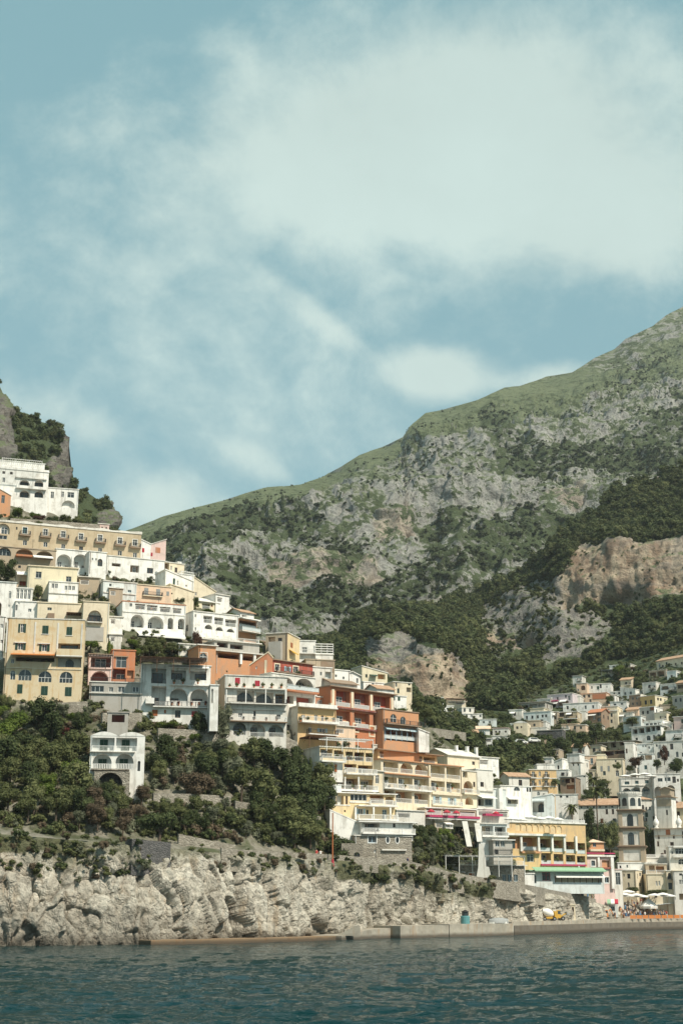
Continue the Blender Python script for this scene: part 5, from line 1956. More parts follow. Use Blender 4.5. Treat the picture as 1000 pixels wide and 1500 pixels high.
h = H('white_low_house', 'low white house in front of the pale yellow villa', 'house', 532, 562, 1000, 1018, 'white', 28, depth=7, Y=402, roofmat='white')
h.win(546, 1002, 3, 3, 'w', 'blue')
h.win(556, 1000, 0.1, 0.1)
h.done()
h = H('peach_roof_house', 'white house with a peach tiled roof beside the pale yellow villa', 'house', 552, 577, 1010, 1028, 'white', 30, depth=7, Y=396, roof='gable', roofmat='tile')
h.win(558.5, 1002, 2, 3, 'w', 'brown')
h.done()
h = H('cream_tall_house', 'tall cream house with a narrow dark doorway above the vine pergola', 'house', 576, 603, 1000, 1028, 'cream', 26, depth=7, Y=404, roofmat='offwhite')
h.win(580, 1003, 2.5, 6, 'w', 'grey')
h.win(583, 1012, 3, 7, 'w', 'green')
h.loggia(595, 602, 1007, 1014, 1.0, 'rect', 'grey')
h.win(599, 1002, 3, 4, 'w', 'green')
h.done()
h = H('green_shutter_house', 'small white house with two green shuttered windows right of the red hotel eave', 'house', 572, 595, 1020, 1036, 'white', 26, depth=6, Y=384, roofmat='white')
h.row([576.5, 584], 1023, 3.5, 5.5, 'shut', 'green')
h.done()
# the red hotel
h = H('red_hotel', 'red hotel with cream pillars, white balconies and a salmon base storey', 'hotel', 484, 577, 1012, 1088, 'salmon', 44, depth=11, Y=343, roofmat='brown', over=0.7)
ul = h.w
for f0, f1 in ((0.08, 0.30), (0.36, 0.60), (0.66, 0.93)):
 z0, z1 = h.h - 4.4, h.h - 0.6
 if h.hole(f0 * ul, f1 * ul, z0, z1, 1.6):
  h.backs.append((MB(), pm('red'), 'F'))
  h.backs[-1][0].quad((f0 * ul + .01, 1.58, z0 + .01), (f1 * ul - .01, 1.58, z0 + .01), (f1 * ul - .01, 1.58, z1 - .01), (f0 * ul + .01, 1.58, z1 - .01))
  h.win_m((f0 + f1) / 2 * ul, z0 + 0.03, 2.0, 2.4, 'w', 'white', d=1.57)
  h.rail_m(f0 * ul, f1 * ul, z0, 0.12, 'balus')
 z0, z1 = h.h - 9.0, h.h - 5.4
 if h.hole(f0 * ul, f1 * ul, z0, z1, 1.4):
  h.win_m((f0 + f1) / 2 * ul, z0 + 0.03, 2.0, 2.4, 'w', 'white', d=1.38)
  h.rail_m(f0 * ul + 0.6, f1 * ul - 0.6, z0, -0.15, 'balus')
for f in (0.035, 0.33, 0.63, 0.965):
 me = MB().box(-0.4, 0.4, -0.15, -0.004, 0, 3.9).mesh('pilaster', pm('cream'))
 h.put('pilaster', me, max(0.45, min(ul - 0.45, f * ul)), h.h - 4.5)
me = MB().box(0, ul, -0.45, -0.004, 0, 0.35).mesh('cornice', pm('maroon'))
h.put('cornice', me, 0, h.h - 5.0)
h.put('cornice', me, 0, h.h - 9.5)
# base storey windows stand proud in cream frames
for (x, y, w_, q) in ((521, 1066, 6, 10), (544.5, 1071, 6, 13)):
 h.win(x, y, w_, q, 'w', 'green')
 h.trim(x, y, w_, q, 0.35, 'cream')
h.win(506, 1064, 6, 12, 'arch', 'white')
h.trim(506, 1064, 6, 12, 0.25, 'cream')
h.columns([484.5], 1030, 1085, 0.7, -0.3, 'cream')
h.done()
h = H('vine_veranda_wing', 'red hotel wing with a glazed dark veranda under a bright vine pergola', 'hotel wing', 561, 613, 1042, 1092, 'orange', 40, depth=9, Y=348, roofmat='brown')
h.win(576, 1052, 9, 12, 'arch', 'blue')
h.win(590, 1055, 8, 11, 'arch', 'blue')
h.balcony(561, 612, 1062, 1.4, 'bars', 'brown')
h.loggia(563, 611, 1066, 1086, 3.0, 'rect', 'grey', None)
h.columns([564, 572, 580, 588, 596, 604, 611], 1066, 1085, 0.18, -0.05, '#blue')
h.awning(562, 580, 1065, 1069.5, 1.0, 'skyblue')
h.awning(581, 596, 1066.5, 1071, 1.0, 'pale')
h.awning(597, 612, 1068, 1073, 1.0, 'skyblue')
h.rail_m(h.uz(562, 1080)[0], h.uz(611, 1080)[0], h.uz(586, 1084)[1], -0.1, 'glass')
h.done()
h = H('white_lean_house', 'small white house at the right foot of the red hotel wing', 'house', 613, 628, 1074, 1096, 'white', 20, depth=3, Y=350, roof='shed1.0', roofmat='white', skirt=1)
h.done()
# ------------------------------------------------------------------ the stepped yellow hotel and its neighbours
h = H('orange_apartment_house', 'orange house with blue shutters stepping down behind a tall white side wall with painted shade', 'house', 436, 492, 1037, 1084, 'mustard', 30, depth=14, Y=322, roofmat='white', side_mat='blue_white', over=0.35, skirt=16)  # white left wall tinted bluish to stand for its shade
h.slab(434, 490, 1032, 1037.5, 1.2, 'white', 'canopy')
h.win(444, 1050, 5, 6, 'w', 'white')
h.win(462.5, 1052, 5, 9, 'w', 'white')
h.win(472, 1052, 4, 8, 'w', 'brown')
h.balcony(437, 491, 1058, 1.8, 'white', 'white', thick=0.4)
h.win(454, 1069, 5, 7, 'w', 'white')
h.win(472, 1070, 7.5, 6, 'open', 'skyblue')
h.balcony(449, 492, 1076, 1.2, 'bars', 'white')
h.pergola(453, 512, 1078, 2.4, 4.5, 'brown', 'brown')
h.pots([440, 450, 478, 488], 1057.5, 'potted plant on the white balcony of the orange apartment house', -1.5, 0.5)
h.done()
h = H('tiered_hotel', 'yellow and white tiered hotel with orange shutters and stacked railed balconies', 'hotel', 468, 547, 1096, 1182, 'yellow', 26, depth=13, Y=315, roofmat='offwhite', side_mat='blue_white', skirt=4)  # side wall is white with the shade put into its colour
h.loggia(469, 487, 1097, 1110, 1.8, 'rect', 'yellow', 'white', wins=((0.55, 1.4, 2.0, 'w', 'blue'),))
h.loggia(489, 503, 1099, 1112, 1.8, 'rect', 'mustard', 'white', wins=((0.4, 1.6, 2.0, 'w', 'white'),))
h.loggia(506, 517, 1101, 1114, 2.2, 'rect', 'brown', 'white')
h.loggia(519, 533, 1102, 1115, 2.2, 'rect', 'maroon', 'white')
h.loggia(535, 545, 1103, 1116, 2.2, 'rect', 'pale_yellow', 'white')
v = H('corner_bay', None, None, 473, 502, 1117, 1142, 'white', 26, Y=311, depth=4, join=h, roofmat='white', side_mat='blue_white', skirt=0.5)  # side of the bay takes the same painted bluish shade
v.win(486.5, 1125, 6.5, 11, 'open', 'rust')
v.balcony(468, 504, 1115.5, 1.2, 'white', 'white')
v.done()
h.loggia(504, 522, 1119, 1131, 2.2, 'rect', 'maroon', 'white', wins=((0.3, 1.4, 1.9, 'w', 'rust'),))
h.loggia(524, 545, 1121, 1133, 2.2, 'rect', 'brown', 'white', wins=((0.6, 2.0, 1.9, 'w', 'rust'),))
h.balcony(503, 548, 1134, 1.6, 'white', 'white')
h.loggia(494, 526, 1140, 1156, 2.6, 'rect', 'brown', None, wins=((0.3, 2.0, 2.0, 'w', 'white'), (0.7, 2.0, 2.0, 'w', 'white')))
h.loggia(528, 546, 1142, 1158, 2.0, 'rect', 'offwhite', None, wins=((0.3, 1.3, 2.2, 'w', 'white'), (0.7, 1.3, 2.2, 'w', 'white')))
h.columns([505, 525], 1138, 1158, 0.3, -1.5, 'white')
h.balcony(490, 548, 1158, 2.0, 'white', 'white', thick=0.3)
h.pergola(478, 547, 1079.5, 3.0, 3.0, 'white', False, -1.0)
h.pots([472, 492, 510, 528, 542], 1112, 'potted plant on the top balcony of the tiered hotel', 0.5, 0.5)
h.pots([500, 516, 534], 1157, 'potted plant on the big white balcony of the tiered hotel', -1.7, 0.5)
h.done()
h = H('glazed_corner_house', 'yellow hotel storey with a white glazed corner and a round arched loggia', 'house', 492, 578, 1163, 1203, 'yellow', 24, depth=10, Y=311, roofmat='white', side_mat='blue_white', over=0.5)  # bluish side colour is painted shade on a white wall
h.loggia(494, 503, 1165, 1179, 1.4, 'rect', 'offwhite')
h.win(507.5, 1172, 3, 12, 'w', 'brown')
h.win(525, 1168, 24, 10, 'w', 'white')
h.loggia(541.5, 562, 1164.5, 1177, 2.2, 'rect', 'orange', 'white')
h.loggia(564, 576, 1167, 1179, 1.6, 'rect', 'yellow', 'white')
h.slab(512, 540, 1174, 1176, 0.15, 'white')
h.balcony(540, 578, 1180, 1.0, 'white', 'white')
h.win(505, 1189, 2, 3, 'w', 'dark')
h.win(528, 1189, 7, 9, 'open', 'skyblue')
h.win(538, 1190, 3, 7, 'w', 'green')
h.win(563, 1193, 7, 14, 'w', 'skyblue')
h.columns([520.5, 547, 571.5], 1182, 1200, 0.3, -1.9, 'white')
h.balcony(519, 577, 1201, 2.2, 'white', 'white')
h.slab(519, 577, 1180.5, 1182, 2.2, 'white', 'canopy')
h.done()
h = H('white_beach_flat', 'white flat with a small dark window over a grey stone basement', 'house', 529, 604, 1205, 1224, 'white', 22, depth=8, Y=306, roofmat='white', over=0.9, skirt=1)
h.loggia(530, 556, 1205.5, 1219, 2.0, 'rect', 'grey', 'white', wins=((0.25, 1.6, 2.2, 'w', 'brown'), (0.7, 1.4, 1.8, 'w', 'dark')))
h.win(577, 1209, 4, 6, 'w', 'dark')
h.win(600, 1208, 2, 8, 'arch', 'pale')
h.balcony(528, 605, 1221, 1.2, 'white', 'white')
h.done()
h = H('stone_basement_house', 'grey stone basement with a blue window and two white oval portholes', 'house', 519, 603, 1225, 1266, 'stone', 20, depth=9, Y=305, roofmat='offwhite', skirt=4)
h.win(545, 1229, 12, 10.5, 'w', 'blue')
h.trim(545, 1229, 12, 10.5, 0.18, 'white')
for x in (567.5, 581.5):
 u, z = h.uz(x, 1230.5)
 mb = MB()
 n = 20
 for i in range(n):
  a, b = 2 * math.pi * i / n, 2 * math.pi * (i + 1) / n
  mb.prism([(0.52 * math.cos(a), 0.8 * math.sin(a)), (0.52 * math.cos(b), 0.8 * math.sin(b)), (0.36 * math.cos(b), 0.62 * math.sin(b)), (0.36 * math.cos(a), 0.62 * math.sin(a))], -0.08, -0.004)
 o = h.put('window', mb.mesh('window', paint('white')), u, z)
 pn = MB()
 pn.poly([(0.36 * math.cos(2 * math.pi * i / n), -0.02, 0.62 * math.sin(2 * math.pi * i / n)) for i in range(n)])
 use_mesh('pane', pn.mesh('pane', M_glass), o)
h.win(549, 1247, 3.4, 4.5, 'w', 'white')
h.slab(558, 594, 1244, 1246, 0.5, 'offwhite', 'ledge')
h.done()
h = H('stone_gatehouse', 'low stone wall house with a dark arched doorway beside the red mast', 'house', 500, 532, 1237, 1264, 'stone', 16, depth=5, Y=297, roofmat='stone', over=0.02)
h.win(522.5, 1254, 9, 11, 'archdark', 'dark')
h.done()
# white stair wall left of the tiered hotel
h = H('white_stair_house', 'whitewashed stair block stepping down left of the hotel to a white wall with painted shade', 'stair block', 478, 512, 1180, 1206, 'yellow', 22, depth=8, Y=307, roofmat='white', side_mat='white', over=0.1)
h.win(505, 1188, 2, 3, 'w', 'dark')
h.loggia(479, 486, 1182, 1198, 0.8, 'rect', 'blue_white')
v = H('stair_base', None, None, 483, 534, 1209, 1236, 'white', 22, depth=7, Y=304, join=h, roof='shed3', roofmat='white', over=0.05)
v.done()
v = H('stair_wall', None, None, 477, 500, 1150, 1183, 'blue_white', 24, depth=8, Y=309, join=h, roof='flat', roofmat='white', over=0.05)  # white stair wall, its shade painted in as a bluish colour
v.loggia(479, 488, 1143 + 10, 1168, 1.5, 'rect', 'brown')
v.done()
h.done()
# the long yellow hotel
h = H('long_yellow_hotel', 'long yellow hotel with rows of arched balconies and white railings', 'hotel', 558, 676, 1118, 1192, 'cream', 44, depth=12, Y=344, roofmat='orange', over=0.5)
for (a, b, t, q, k) in ((561, 583, 1115.5, 1131, 'rect'), (586, 604.5, 1117, 1133, 'arch'), (607, 626, 1118.5, 1135, 'arch'), (630.5, 651, 1121, 1139.5, 'rect'), (653.5, 673.5, 1123, 1141.5, 'rect')):
 h.loggia(a, b, t, q, 1.8, k, 'yellow' if k == 'rect' else 'orange', 'white', wins=((0.3, 1.3, 2.3, 'w', 'white'),))
for (a, b, t, q) in ((560.5, 581, 1138, 1153.5), (583, 604, 1139, 1155), (606, 627, 1140.5, 1156.5), (631, 651, 1144, 1159), (653.5, 673.5, 1146, 1161)):
 h.loggia(a, b, t, q, 1.2, 'rect', 'yellow', 'white', wins=((0.35, 1.3, 2.3, 'open', 'white'),))
for (a, b, t, q) in ((579, 603, 1159, 1176), (606.5, 627, 1161.5, 1178)):
 h.loggia(a, b, t, q, 2.4, 'rect', 'orange', 'white', wins=((0.6, 1.6, 2.3, 'arch', 'white'),))
h.loggia(562, 577, 1157.5, 1173, 2.0, 'rect', 'orange', 'white')
for x, y in ((640, 1172), (661.5, 1174)):
 h.win(x, y, 6, 10, 'open', 'skyblue')
h.balcony(630, 674, 1180, 0.9, 'white', 'cream')
h.balcony(559, 628, 1134.5, 0.6, None, 'orange')
h.balcony(559, 628, 1156.5, 1.0, 'white', 'white')
h.slab(631, 674, 1161.5, 1165, 0.5, 'cream', 'corbel_band')
h.columns([628.7], 1121, 1188, 0.6, -0.2, 'cream')
v = H('roof_terrace', None, None, 553, 640, 1103, 1116, 'yellow', 44, depth=7, Y=350, join=h, roofmat='brown', over=1.2, skirt=0.5)
for (a, b, t, q) in ((556, 575, 1101, 1111), (577, 597, 1104, 1114), (599, 618, 1107, 1117), (620, 637, 1109, 1120)):
 v.loggia(a, b, t, q, 3.0, 'rect', 'brown', 'white')
v.done()
h.pots([570, 592, 614, 640, 662], 1156, 'potted plant on the middle balconies of the long yellow hotel', -0.6, 0.5)
h.done()
h = H('arched_tower_house', 'cream tower house with stacked arched loggias at the right end of the yellow hotel', 'house', 676, 699, 1130, 1190, 'cream', 40, depth=10, Y=360, roofmat='offwhite')
h.loggia(678.5, 692, 1144, 1161, 1.6, 'arch', 'orange', 'white')
h.loggia(681, 692.5, 1167.5, 1179, 1.6, 'arch', 'orange')
h.loggia(677.5, 684, 1130, 1139, 1.0, 'rect', 'blue_white', wins=((0.5, 1.2, 1.8, 'w', 'white'),))
h.win(694, 1149, 3, 8, 'w', 'brown')
h.balcony(676, 699, 1163, 0.9, 'white', 'cream')
h.done()
h = H('chimney_roof_house', 'cream gabled house with white chimneys above the long yellow hotel', 'house', 655, 702, 1108, 1134, 'cream', 40, depth=9, Y=372, roof='gable', roofmat='offwhite')
h.win(693, 1118, 4, 5, 'w', 'brown')
for x in (668, 684, 697):
 h.chimney(x, 1105, 3.0, 0.7, 3)
h.done()
h = H('white_terrace_block', 'white block with a brown doorway and a glazed bay right of the tower house', 'house', 697, 722, 1128, 1192, 'offwhite', 38, depth=9, Y=368, roofmat='white')
h.win(705.5, 1149, 5, 7, 'w', 'brown')
h.loggia(699, 708, 1170, 1180, 1.2, 'rect', 'cream', wins=((0.6, 1.4, 2.0, 'w', 'brown'),))
h.win(715, 1175, 10, 9, 'w', 'grey')
h.awning(699, 722, 1166, 1170, 1.6, 'canvas')
h.slab(698, 721, 1157, 1159, 0.4, 'offwhite')
h.done()
h = H('pale_stub_house', 'pale stub of a house with a column behind the white terrace block', 'house', 715, 741, 1156, 1200, 'blue_white', 34, depth=8, Y=372, roofmat='white')
h.columns([732], 1155, 1200, 1.2, -0.5, 'white')
h.done()
h = H('big_white_block', 'big plain white house with a half round vent below its roof', 'house', 733, 779, 1152, 1200, 'white', 26, depth=10, Y=384, roofmat='white')
h.win(756.5, 1155.5, 9, 6, 'arch', 'grey')
h.row([772, 776], 1157, 3, 6, 'w', 'dark')
h.loggia(743, 758, 1171, 1177.5, 1.4, 'rect', 'pale_yellow', wins=((0.4, 1.0, 1.0, 'w', 'grey'),))
h.awning(741, 758, 1167, 1171.5, 1.4, 'canvas')
h.done()
h = H('porch_house', 'white house with an arched brown porch right of the big white block', 'house', 773, 808, 1169, 1202, 'blue_white', -14, depth=8, Y=392, roof='shed-1.0', roofmat='white')
h.loggia(778, 796, 1175, 1190, 1.8, 'rect', 'offwhite', wins=((0.75, 1.8, 2.4, 'archdark', 'brown'),))
h.awning(774, 798, 1170, 1174.5, 1.6, 'pale')
h.done()
# restaurant terraces on the cliff
h = H('restaurant_terrace', 'restaurant terrace with white awnings and a magenta edged canopy on the cliff', 'restaurant', 622, 697, 1185, 1204, 'tan', 34, depth=7, Y=345, roofmat='white', over=0.2, skirt=1)
h.loggia(624, 646, 1185.5, 1193.5, 2.5, 'rect', 'tan', 'balus')
h.loggia(648, 671, 1187, 1195, 2.5, 'rect', 'maroon', 'balus')
h.loggia(673, 695, 1189, 1197, 2.5, 'rect', 'tan', 'balus')
h.slab(623, 697, 1195.2, 1198.6, 1.5, '#magenta', 'canopy_edge')
h.slab(623, 697, 1199.0, 1201, 1.3, 'white', 'terrace_slab')
h.done()
h = H('white_canopy_terrace', 'second cliff terrace with a magenta awning strip right of the first', 'restaurant', 698, 745, 1186, 1206, 'offwhite', 30, depth=7, Y=354, roofmat='white', skirt=1)
h.loggia(700, 722, 1188, 1195, 2.0, 'rect', 'offwhite', 'white')
h.slab(706, 731, 1192.4, 1195.4, 1.4, '#magenta', 'awning_strip')
h.loggia(726, 743, 1189, 1197, 2.0, 'rect', 'blue_white', 'white')
h.done()
h = H('terrace_loggia_house', 'white house with glazed doors under the magenta awning terrace', 'house', 703, 742, 1207, 1229, 'blue_white', 22, depth=7, Y=350, roofmat='offwhite', over=0.4)
h.loggia(705, 722, 1210, 1223, 1.8, 'rect', 'tan', None, wins=((0.8, 1.2, 2.2, 'w', 'white'),))
h.loggia(724, 740, 1211, 1224, 1.8, 'rect', 'blue_white', None, wins=((0.25, 1.4, 2.2, 'w', 'white'), (0.75, 1.2, 2.0, 'w', 'dark')))
h.balcony(703, 742, 1225, 1.0, 'white', 'white')
h.done()
h = H('glass_lobby_house', 'grey house with frosted glass panes left of the ochre terrace hotel', 'house', 722, 750, 1231, 1254, 'grey', 20, depth=7, Y=348, roofmat='white', over=0.6)
h.row([728, 736], 1236, 6, 9, 'w', 'pale')
h.win(727, 1248, 5, 7, 'w', 'dark')
h.rail_m(0.2, h.w - 0.2, h.uz(736, 1250)[1], -0.25, 'bars')
h.done()
# ochre terrace hotel
h = H('ochre_terrace_hotel', 'ochre beach hotel with a frieze of blind arches and white colonnaded balconies', 'hotel', 741, 858, 1206, 1272, 'mustard', 24, depth=12, Y=375, roofmat='white', over=0.3)
for i in range(8):
 x = 758 + i * 8.6
 h.loggia(x - 3.9, x + 3.9, 1205.8 + i * 0.55, 1217 + i * 0.55, 0.18, 'arch', 'yellow')
h.slab(741.5, 826, 1221.5, 1224.5, 0.9, 'white', 'cornice')
h.loggia(744, 761, 1226, 1243, 0.6, 'rect', 'orange', wins=((0.45, 1.4, 2.4, 'w', 'green'),))
for (a, b, t, q) in ((765, 786, 1226.5, 1246), (790.5, 806.5, 1229, 1247.5), (810.5, 824.5, 1231, 1248.5), (828.5, 842, 1233, 1250), (844.5, 856.5, 1235, 1251)):
 h.loggia(a, b, t, q, 2.6, 'rect', 'orange', 'glass', wins=((0.4, 2.0, 2.1, 'w', 'white'),))
h.columns([763, 788.5, 808.5, 826.5, 843.5], 1225, 1247, 0.55, -0.3, 'white')
h.loggia(771, 782, 1250, 1262.5, 0.4, 'rect', 'orange', wins=((0.5, 2.2, 2.2, 'w', 'pale'),))
for (a, b, t, q) in ((792, 806.5, 1249.5, 1266), (810.5, 824.5, 1251, 1267), (828.5, 842, 1252.5, 1268), (844.5, 856.5, 1254, 1269)):
 h.loggia(a, b, t, q, 2.0, 'rect', 'peach', 'glass', wins=((0.5, 2.0, 2.3, 'w', 'pale'),))
h.slab(791, 857, 1266.0, 1268.3, 0.5, '#magenta', 'flower_strip')
h.slab(762, 790, 1247.3, 1250, 0.9, 'orange', 'canopy')
h.top_rail('balus')
h.pots([798, 815, 833, 850], 1266, 'potted shrub on the lower colonnade of the ochre beach hotel', 0.4, 0.75)
h.pots([775, 797, 816, 834, 850], 1246, 'potted plant on the upper colonnade of the ochre beach hotel', 0.5, 0.55)
h.done()
# white terrace deck left of it
h = H('white_deck_house', 'low stone house with orange shutters under a white slatted deck', 'house', 659, 768, 1268, 1294, 'stone', 18, depth=8, Y=338, roofmat='offwhite', over=0.5, skirt=2)
h.win(676, 1282, 8, 8, 'shut', 'rust')
h.trim(676, 1282, 8, 8, 0.15, 'white')
h.win(690, 1283, 8, 8, 'shut', 'rust')
h.trim(690, 1283, 8, 8, 0.15, 'white')
h.win(702, 1281, 6, 8, 'w', 'blue')
h.win(718, 1281, 6, 8, 'w', 'grey')
h.row([738, 746, 755], 1286, 6, 10, 'w', ['white', 'skyblue', 'skyblue'][1])
h.top_rail('white')
h.pergola(652, 768, 1253, 4.6, 4.0, 'white', 'canvas', back=-0.5, step=1.2)
h.done()
h = H('green_roof_restaurant', 'beach restaurant with a mint green roof, white blinds and a pale blue base', 'restaurant', 777, 884, 1276, 1303, 'blue_white', 20, depth=7, Y=368, roofmat=paint('mint'), over=0.8, skirt=1)
h.win(799.5, 1284, 12, 12, 'w', 'maroon' if False else 'red')
h.loggia(812, 881, 1281, 1292.5, 1.5, 'rect', 'pale_yellow')
h.columns([813, 822, 831, 840, 849, 858, 867, 876, 881], 1284, 1293, 0.12, -0.02, '#brown')
h.awning(811, 882, 1279.5, 1286, 1.2, 'canvas')
h.awning(778, 882, 1270.5, 1277, 1.8, 'mint', name='green_roof_edge')
h.win(782, 1288, 6, 12, 'w', 'grey')
h.done()
h = H('white_kiosk_house', 'small white kitchen house between the stone deck and the green roofed restaurant', 'house', 760, 782, 1280, 1300, 'white', 18, depth=5, Y=352, roofmat='white')
h.win(764, 1283, 4, 6, 'shut', 'rust')
h.done()
h = H('pink_house', 'pink house with white cornices and a red flower edge right of the ochre hotel', 'house', 857, 899, 1254, 1308, 'pink', 22, depth=9, Y=398, roofmat='white', over=0.4)
h.win(868, 1264.5, 5.5, 8, 'w', 'skyblue')
h.trim(868, 1264.5, 5.5, 8, 0.25, 'white')
h.loggia(881, 893, 1260, 1271, 0.5, 'rect', 'orange')
h.slab(857.5, 899, 1252.5, 1255, 0.6, 'white')
h.slab(857, 899, 1249, 1250.8, 0.4, '#magenta', 'flower_edge')
h.slab(877, 897, 1270.5, 1272.5, 0.5, 'red')
h.win(888, 1289, 6, 8, 'w', 'skyblue')
h.trim(888, 1289, 6, 8, 0.25, 'white')
h.columns([897], 1256, 1302, 0.9, -0.3, 'white')
h.columns([876], 1256, 1270, 0.6, -0.3, 'white')
h.done()
h = H('orange_cupola_house', 'little orange house with a pale cupola behind the pink house', 'house', 862, 884, 1234, 1254, 'orange', 12, depth=5, Y=418, roof='hip', roofmat='peach')
h.win(870, 1237, 5, 7, 'w', 'blue')
h.slab(863, 884, 1244, 1247, 0.6, 'cream', 'balcony_band')
h.done()
h = H('frosted_veranda_house', 'narrow pale house with a frosted glass front right of the pink house', 'house', 899, 911, 1274, 1306, 'offwhite', 14, depth=6, Y=408, roofmat='pink')
h.win(904.5, 1287, 7, 18, 'w', 'pale')
h.done()
# ------------------------------------------------------------------ the right hillside
def R(*a, **k):
 k.setdefault('group', G_RIGHT)
 k.setdefault('area', 'val')
 k.setdefault('depth', 8)
 k.setdefault('skirt', 6)
 return House(*a, **k)
def wins(h, rows, style='w', col='white', face='F'):
 for (xs, y, w_, q) in rows:
  h.row(xs, y, w_, q, style, col, face)
 return h
# far villas among the woods
h = R('far_white_villa', 'tiny white villa with a row of dark windows in the woods below the mountain', 'villa', 414, 437, 918, 928, 'white', 14, depth=8, Y=885, skirt=3, group='lone villas in the woods')
wins(h, [([418, 423, 428, 433], 923, 3, 4)])
h.slab(414, 437, 919.5, 920.6, 0.8, 'white')
h.done()
h = R('far_grey_villa', 'tiny pale villa half hidden by trees at the crest of the left town', 'villa', 378, 396, 914, 924, 'offwhite', 12, depth=8, Y=880, skirt=3, group='lone villas in the woods')
wins(h, [([383, 388, 393], 919, 3, 4)])
h.done()
h = R('far_brown_chalet', 'tiny brown chalet next to the white villa in the woods', 'chalet', 438, 448, 914, 926, 'tan', 12, depth=7, Y=888, skirt=3, roof='side_gable', roofmat='grey', group='lone villas in the woods')
h.win(443, 918, 3, 4)
h.done()
h = R('teal_bungalow', 'tiny bungalow with teal windows under the cliff in the middle of the woods', 'bungalow', 603, 624, 867, 873, 'white', -10, depth=8, Y=1045, skirt=1.5, group='lone villas in the woods')
h.loggia(605, 620, 869, 872.5, 1.0, 'rect', 'blue_white')
h.done()
h = R('ridge_house', 'pale stone house with a long roof high on the wooded ridge at the right', 'house', 925, 961, 704, 716, 'tan', -48, depth=9, Y=905, roof='gable', roofmat='offwhite', group='lone villas in the woods')
wins(h, [([932, 940, 948], 710, 3, 4)])
h.done()
h = R('wood_bungalow', 'white bungalow with a flat porch roof among trees above the right town', 'bungalow', 892, 923, 974, 984, 'offwhite', -32, depth=8, roofmat='white')
wins(h, [([898, 906, 915], 976, 4, 4)])
h.pergola(880, 912, 982, 2.6, 4.0, 'grey', 'pale')
h.done()
h = R('long_tiled_house', 'long beige house with a peach tiled roof at the upper right edge', 'house', 961, 1012, 965, 986, 'cream', -52, depth=9, roof='gable', roofmat='tile')
wins(h, [([970, 979, 989, 998], 976, 2.5, 4)], 'w', 'brown')
h.done()
h = R('pale_blue_cottage', 'small pale blue cottage below the long tiled house', 'cottage', 976, 990, 983, 997, 'blue_white', -35, depth=7, side_mat='white', roofmat='white')
h.win(983, 991, 3, 4, 'w', 'dark')
h.win(993, 989, 4, 6, 'w', 'blue', 'R')
h.done()
h = R('dark_porch_house', 'tan house with a dark timber porch left of the pale blue cottage', 'house', 950, 975, 982, 1000, 'tan', -42, depth=7, roofmat='grey')
h.loggia(951, 960, 985, 993, 2, 'rect', 'brown')
h.loggia(962, 972, 983, 991, 2, 'rect', 'brown')
h.done()
h = R('arched_beige_house', 'beige house with a round arch at the top left of the white house', 'house', 843, 859, 1001, 1018, 'peach', -20, roofmat='offwhite')
h.loggia(850, 856.5, 1004, 1011, 1.5, 'arch', 'brown')
h.win(846, 1011, 2.5, 4)
h.done()
h = R('top_white_house', 'plain white house with one tall dark window at the top of the right town', 'house', 858, 894, 1002, 1016, 'white', -18, roofmat='white')
h.win(879, 1005, 2.6, 6, 'w', 'dark')
h.win(866, 1007, 2.5, 4, 'w', 'grey')
h.win(888, 1006, 2, 3)
h.done()
h = R('pink_brick_house', 'salmon pink two storey house under the top white house', 'house', 850, 888, 1016, 1034, 'peach', -24, roofmat='salmon')
wins(h, [([855, 862], 1020, 3.4, 4.5), ([854, 864], 1027, 3, 4)], 'w', 'brown')
h.win(874, 1019, 3, 4, 'w', 'dark')
h.slab(867, 887, 1016.5, 1024, 0.1, 'salmon', 'wall_panel')
h.done()
h = R('lilac_house', 'lilac house with white awnings over a magenta flower rail', 'house', 801, 838, 1017, 1036, 'lilac', -34, roofmat='offwhite')
h.win(828, 1020, 2.5, 4, 'w', 'dark')
h.win(816, 1023, 2.5, 4, 'w', 'dark')
h.loggia(802, 814, 1029, 1036, 1.5, 'rect', 'brown')
h.loggia(816, 832, 1027, 1034, 1.5, 'rect', 'brown')
h.slab(802, 817, 1026.2, 1027.6, 0.6, '#magenta', 'flower_rail')
h.awning(797, 806, 1030.5, 1034, 1.5)
h.awning(808, 817, 1028.5, 1032, 1.5)
h.awning(820, 830, 1025, 1029, 1.5)
h.done()
h = R('white_cube_corner_house', 'small white house with one dark window right of the lilac house', 'house', 832, 849, 1020, 1036, 'offwhite', -22, roofmat='white')
h.win(837, 1026, 2.6, 5, 'w', 'dark')
h.done()
h = R('long_white_house', 'long low white house across the upper right town', 'house', 824, 876, 1030, 1046, 'white', -20, roofmat='white')
wins(h, [([857, 868], 1036, 3, 5)], 'w', 'grey')
h.done()
h = R('blue_veranda_house', 'low house with a long blue shaded veranda at the left end of the right town', 'house', 760, 798, 1029, 1040, 'grey', -30, roofmat='grey', over=0.6)
h.loggia(763, 773, 1033, 1038, 2, 'rect', 'brown')
h.loggia(774, 786, 1031.5, 1037, 2, 'rect', 'blue_white')
h.loggia(787, 797, 1030, 1035, 2, 'rect', 'blue_white')
h.done()
h = R('white_gallery_house', 'white and pale blue house with a row of dark windows below the blue veranda', 'house', 766, 806, 1043, 1060, 'blue_white', -26, roofmat='white')
wins(h, [([771, 779, 787], 1051, 3, 4.5), ([794, 799], 1049, 3, 4), ([793], 1056, 4, 4)], 'w', 'dark')
h.done()
h = R('yellow_step_house', 'small cream stepped house above the white gallery house', 'house', 776, 796, 1038, 1048, 'cream', -24, roofmat='cream')
h.win(785, 1043, 3, 3, 'w', 'dark')
h.done()
h = R('cream_round_house', 'cream house with a rounded white top at the left end of the right town', 'house', 752, 772, 1059, 1077, 'cream', -16, roof='vault1', roofmat='white')
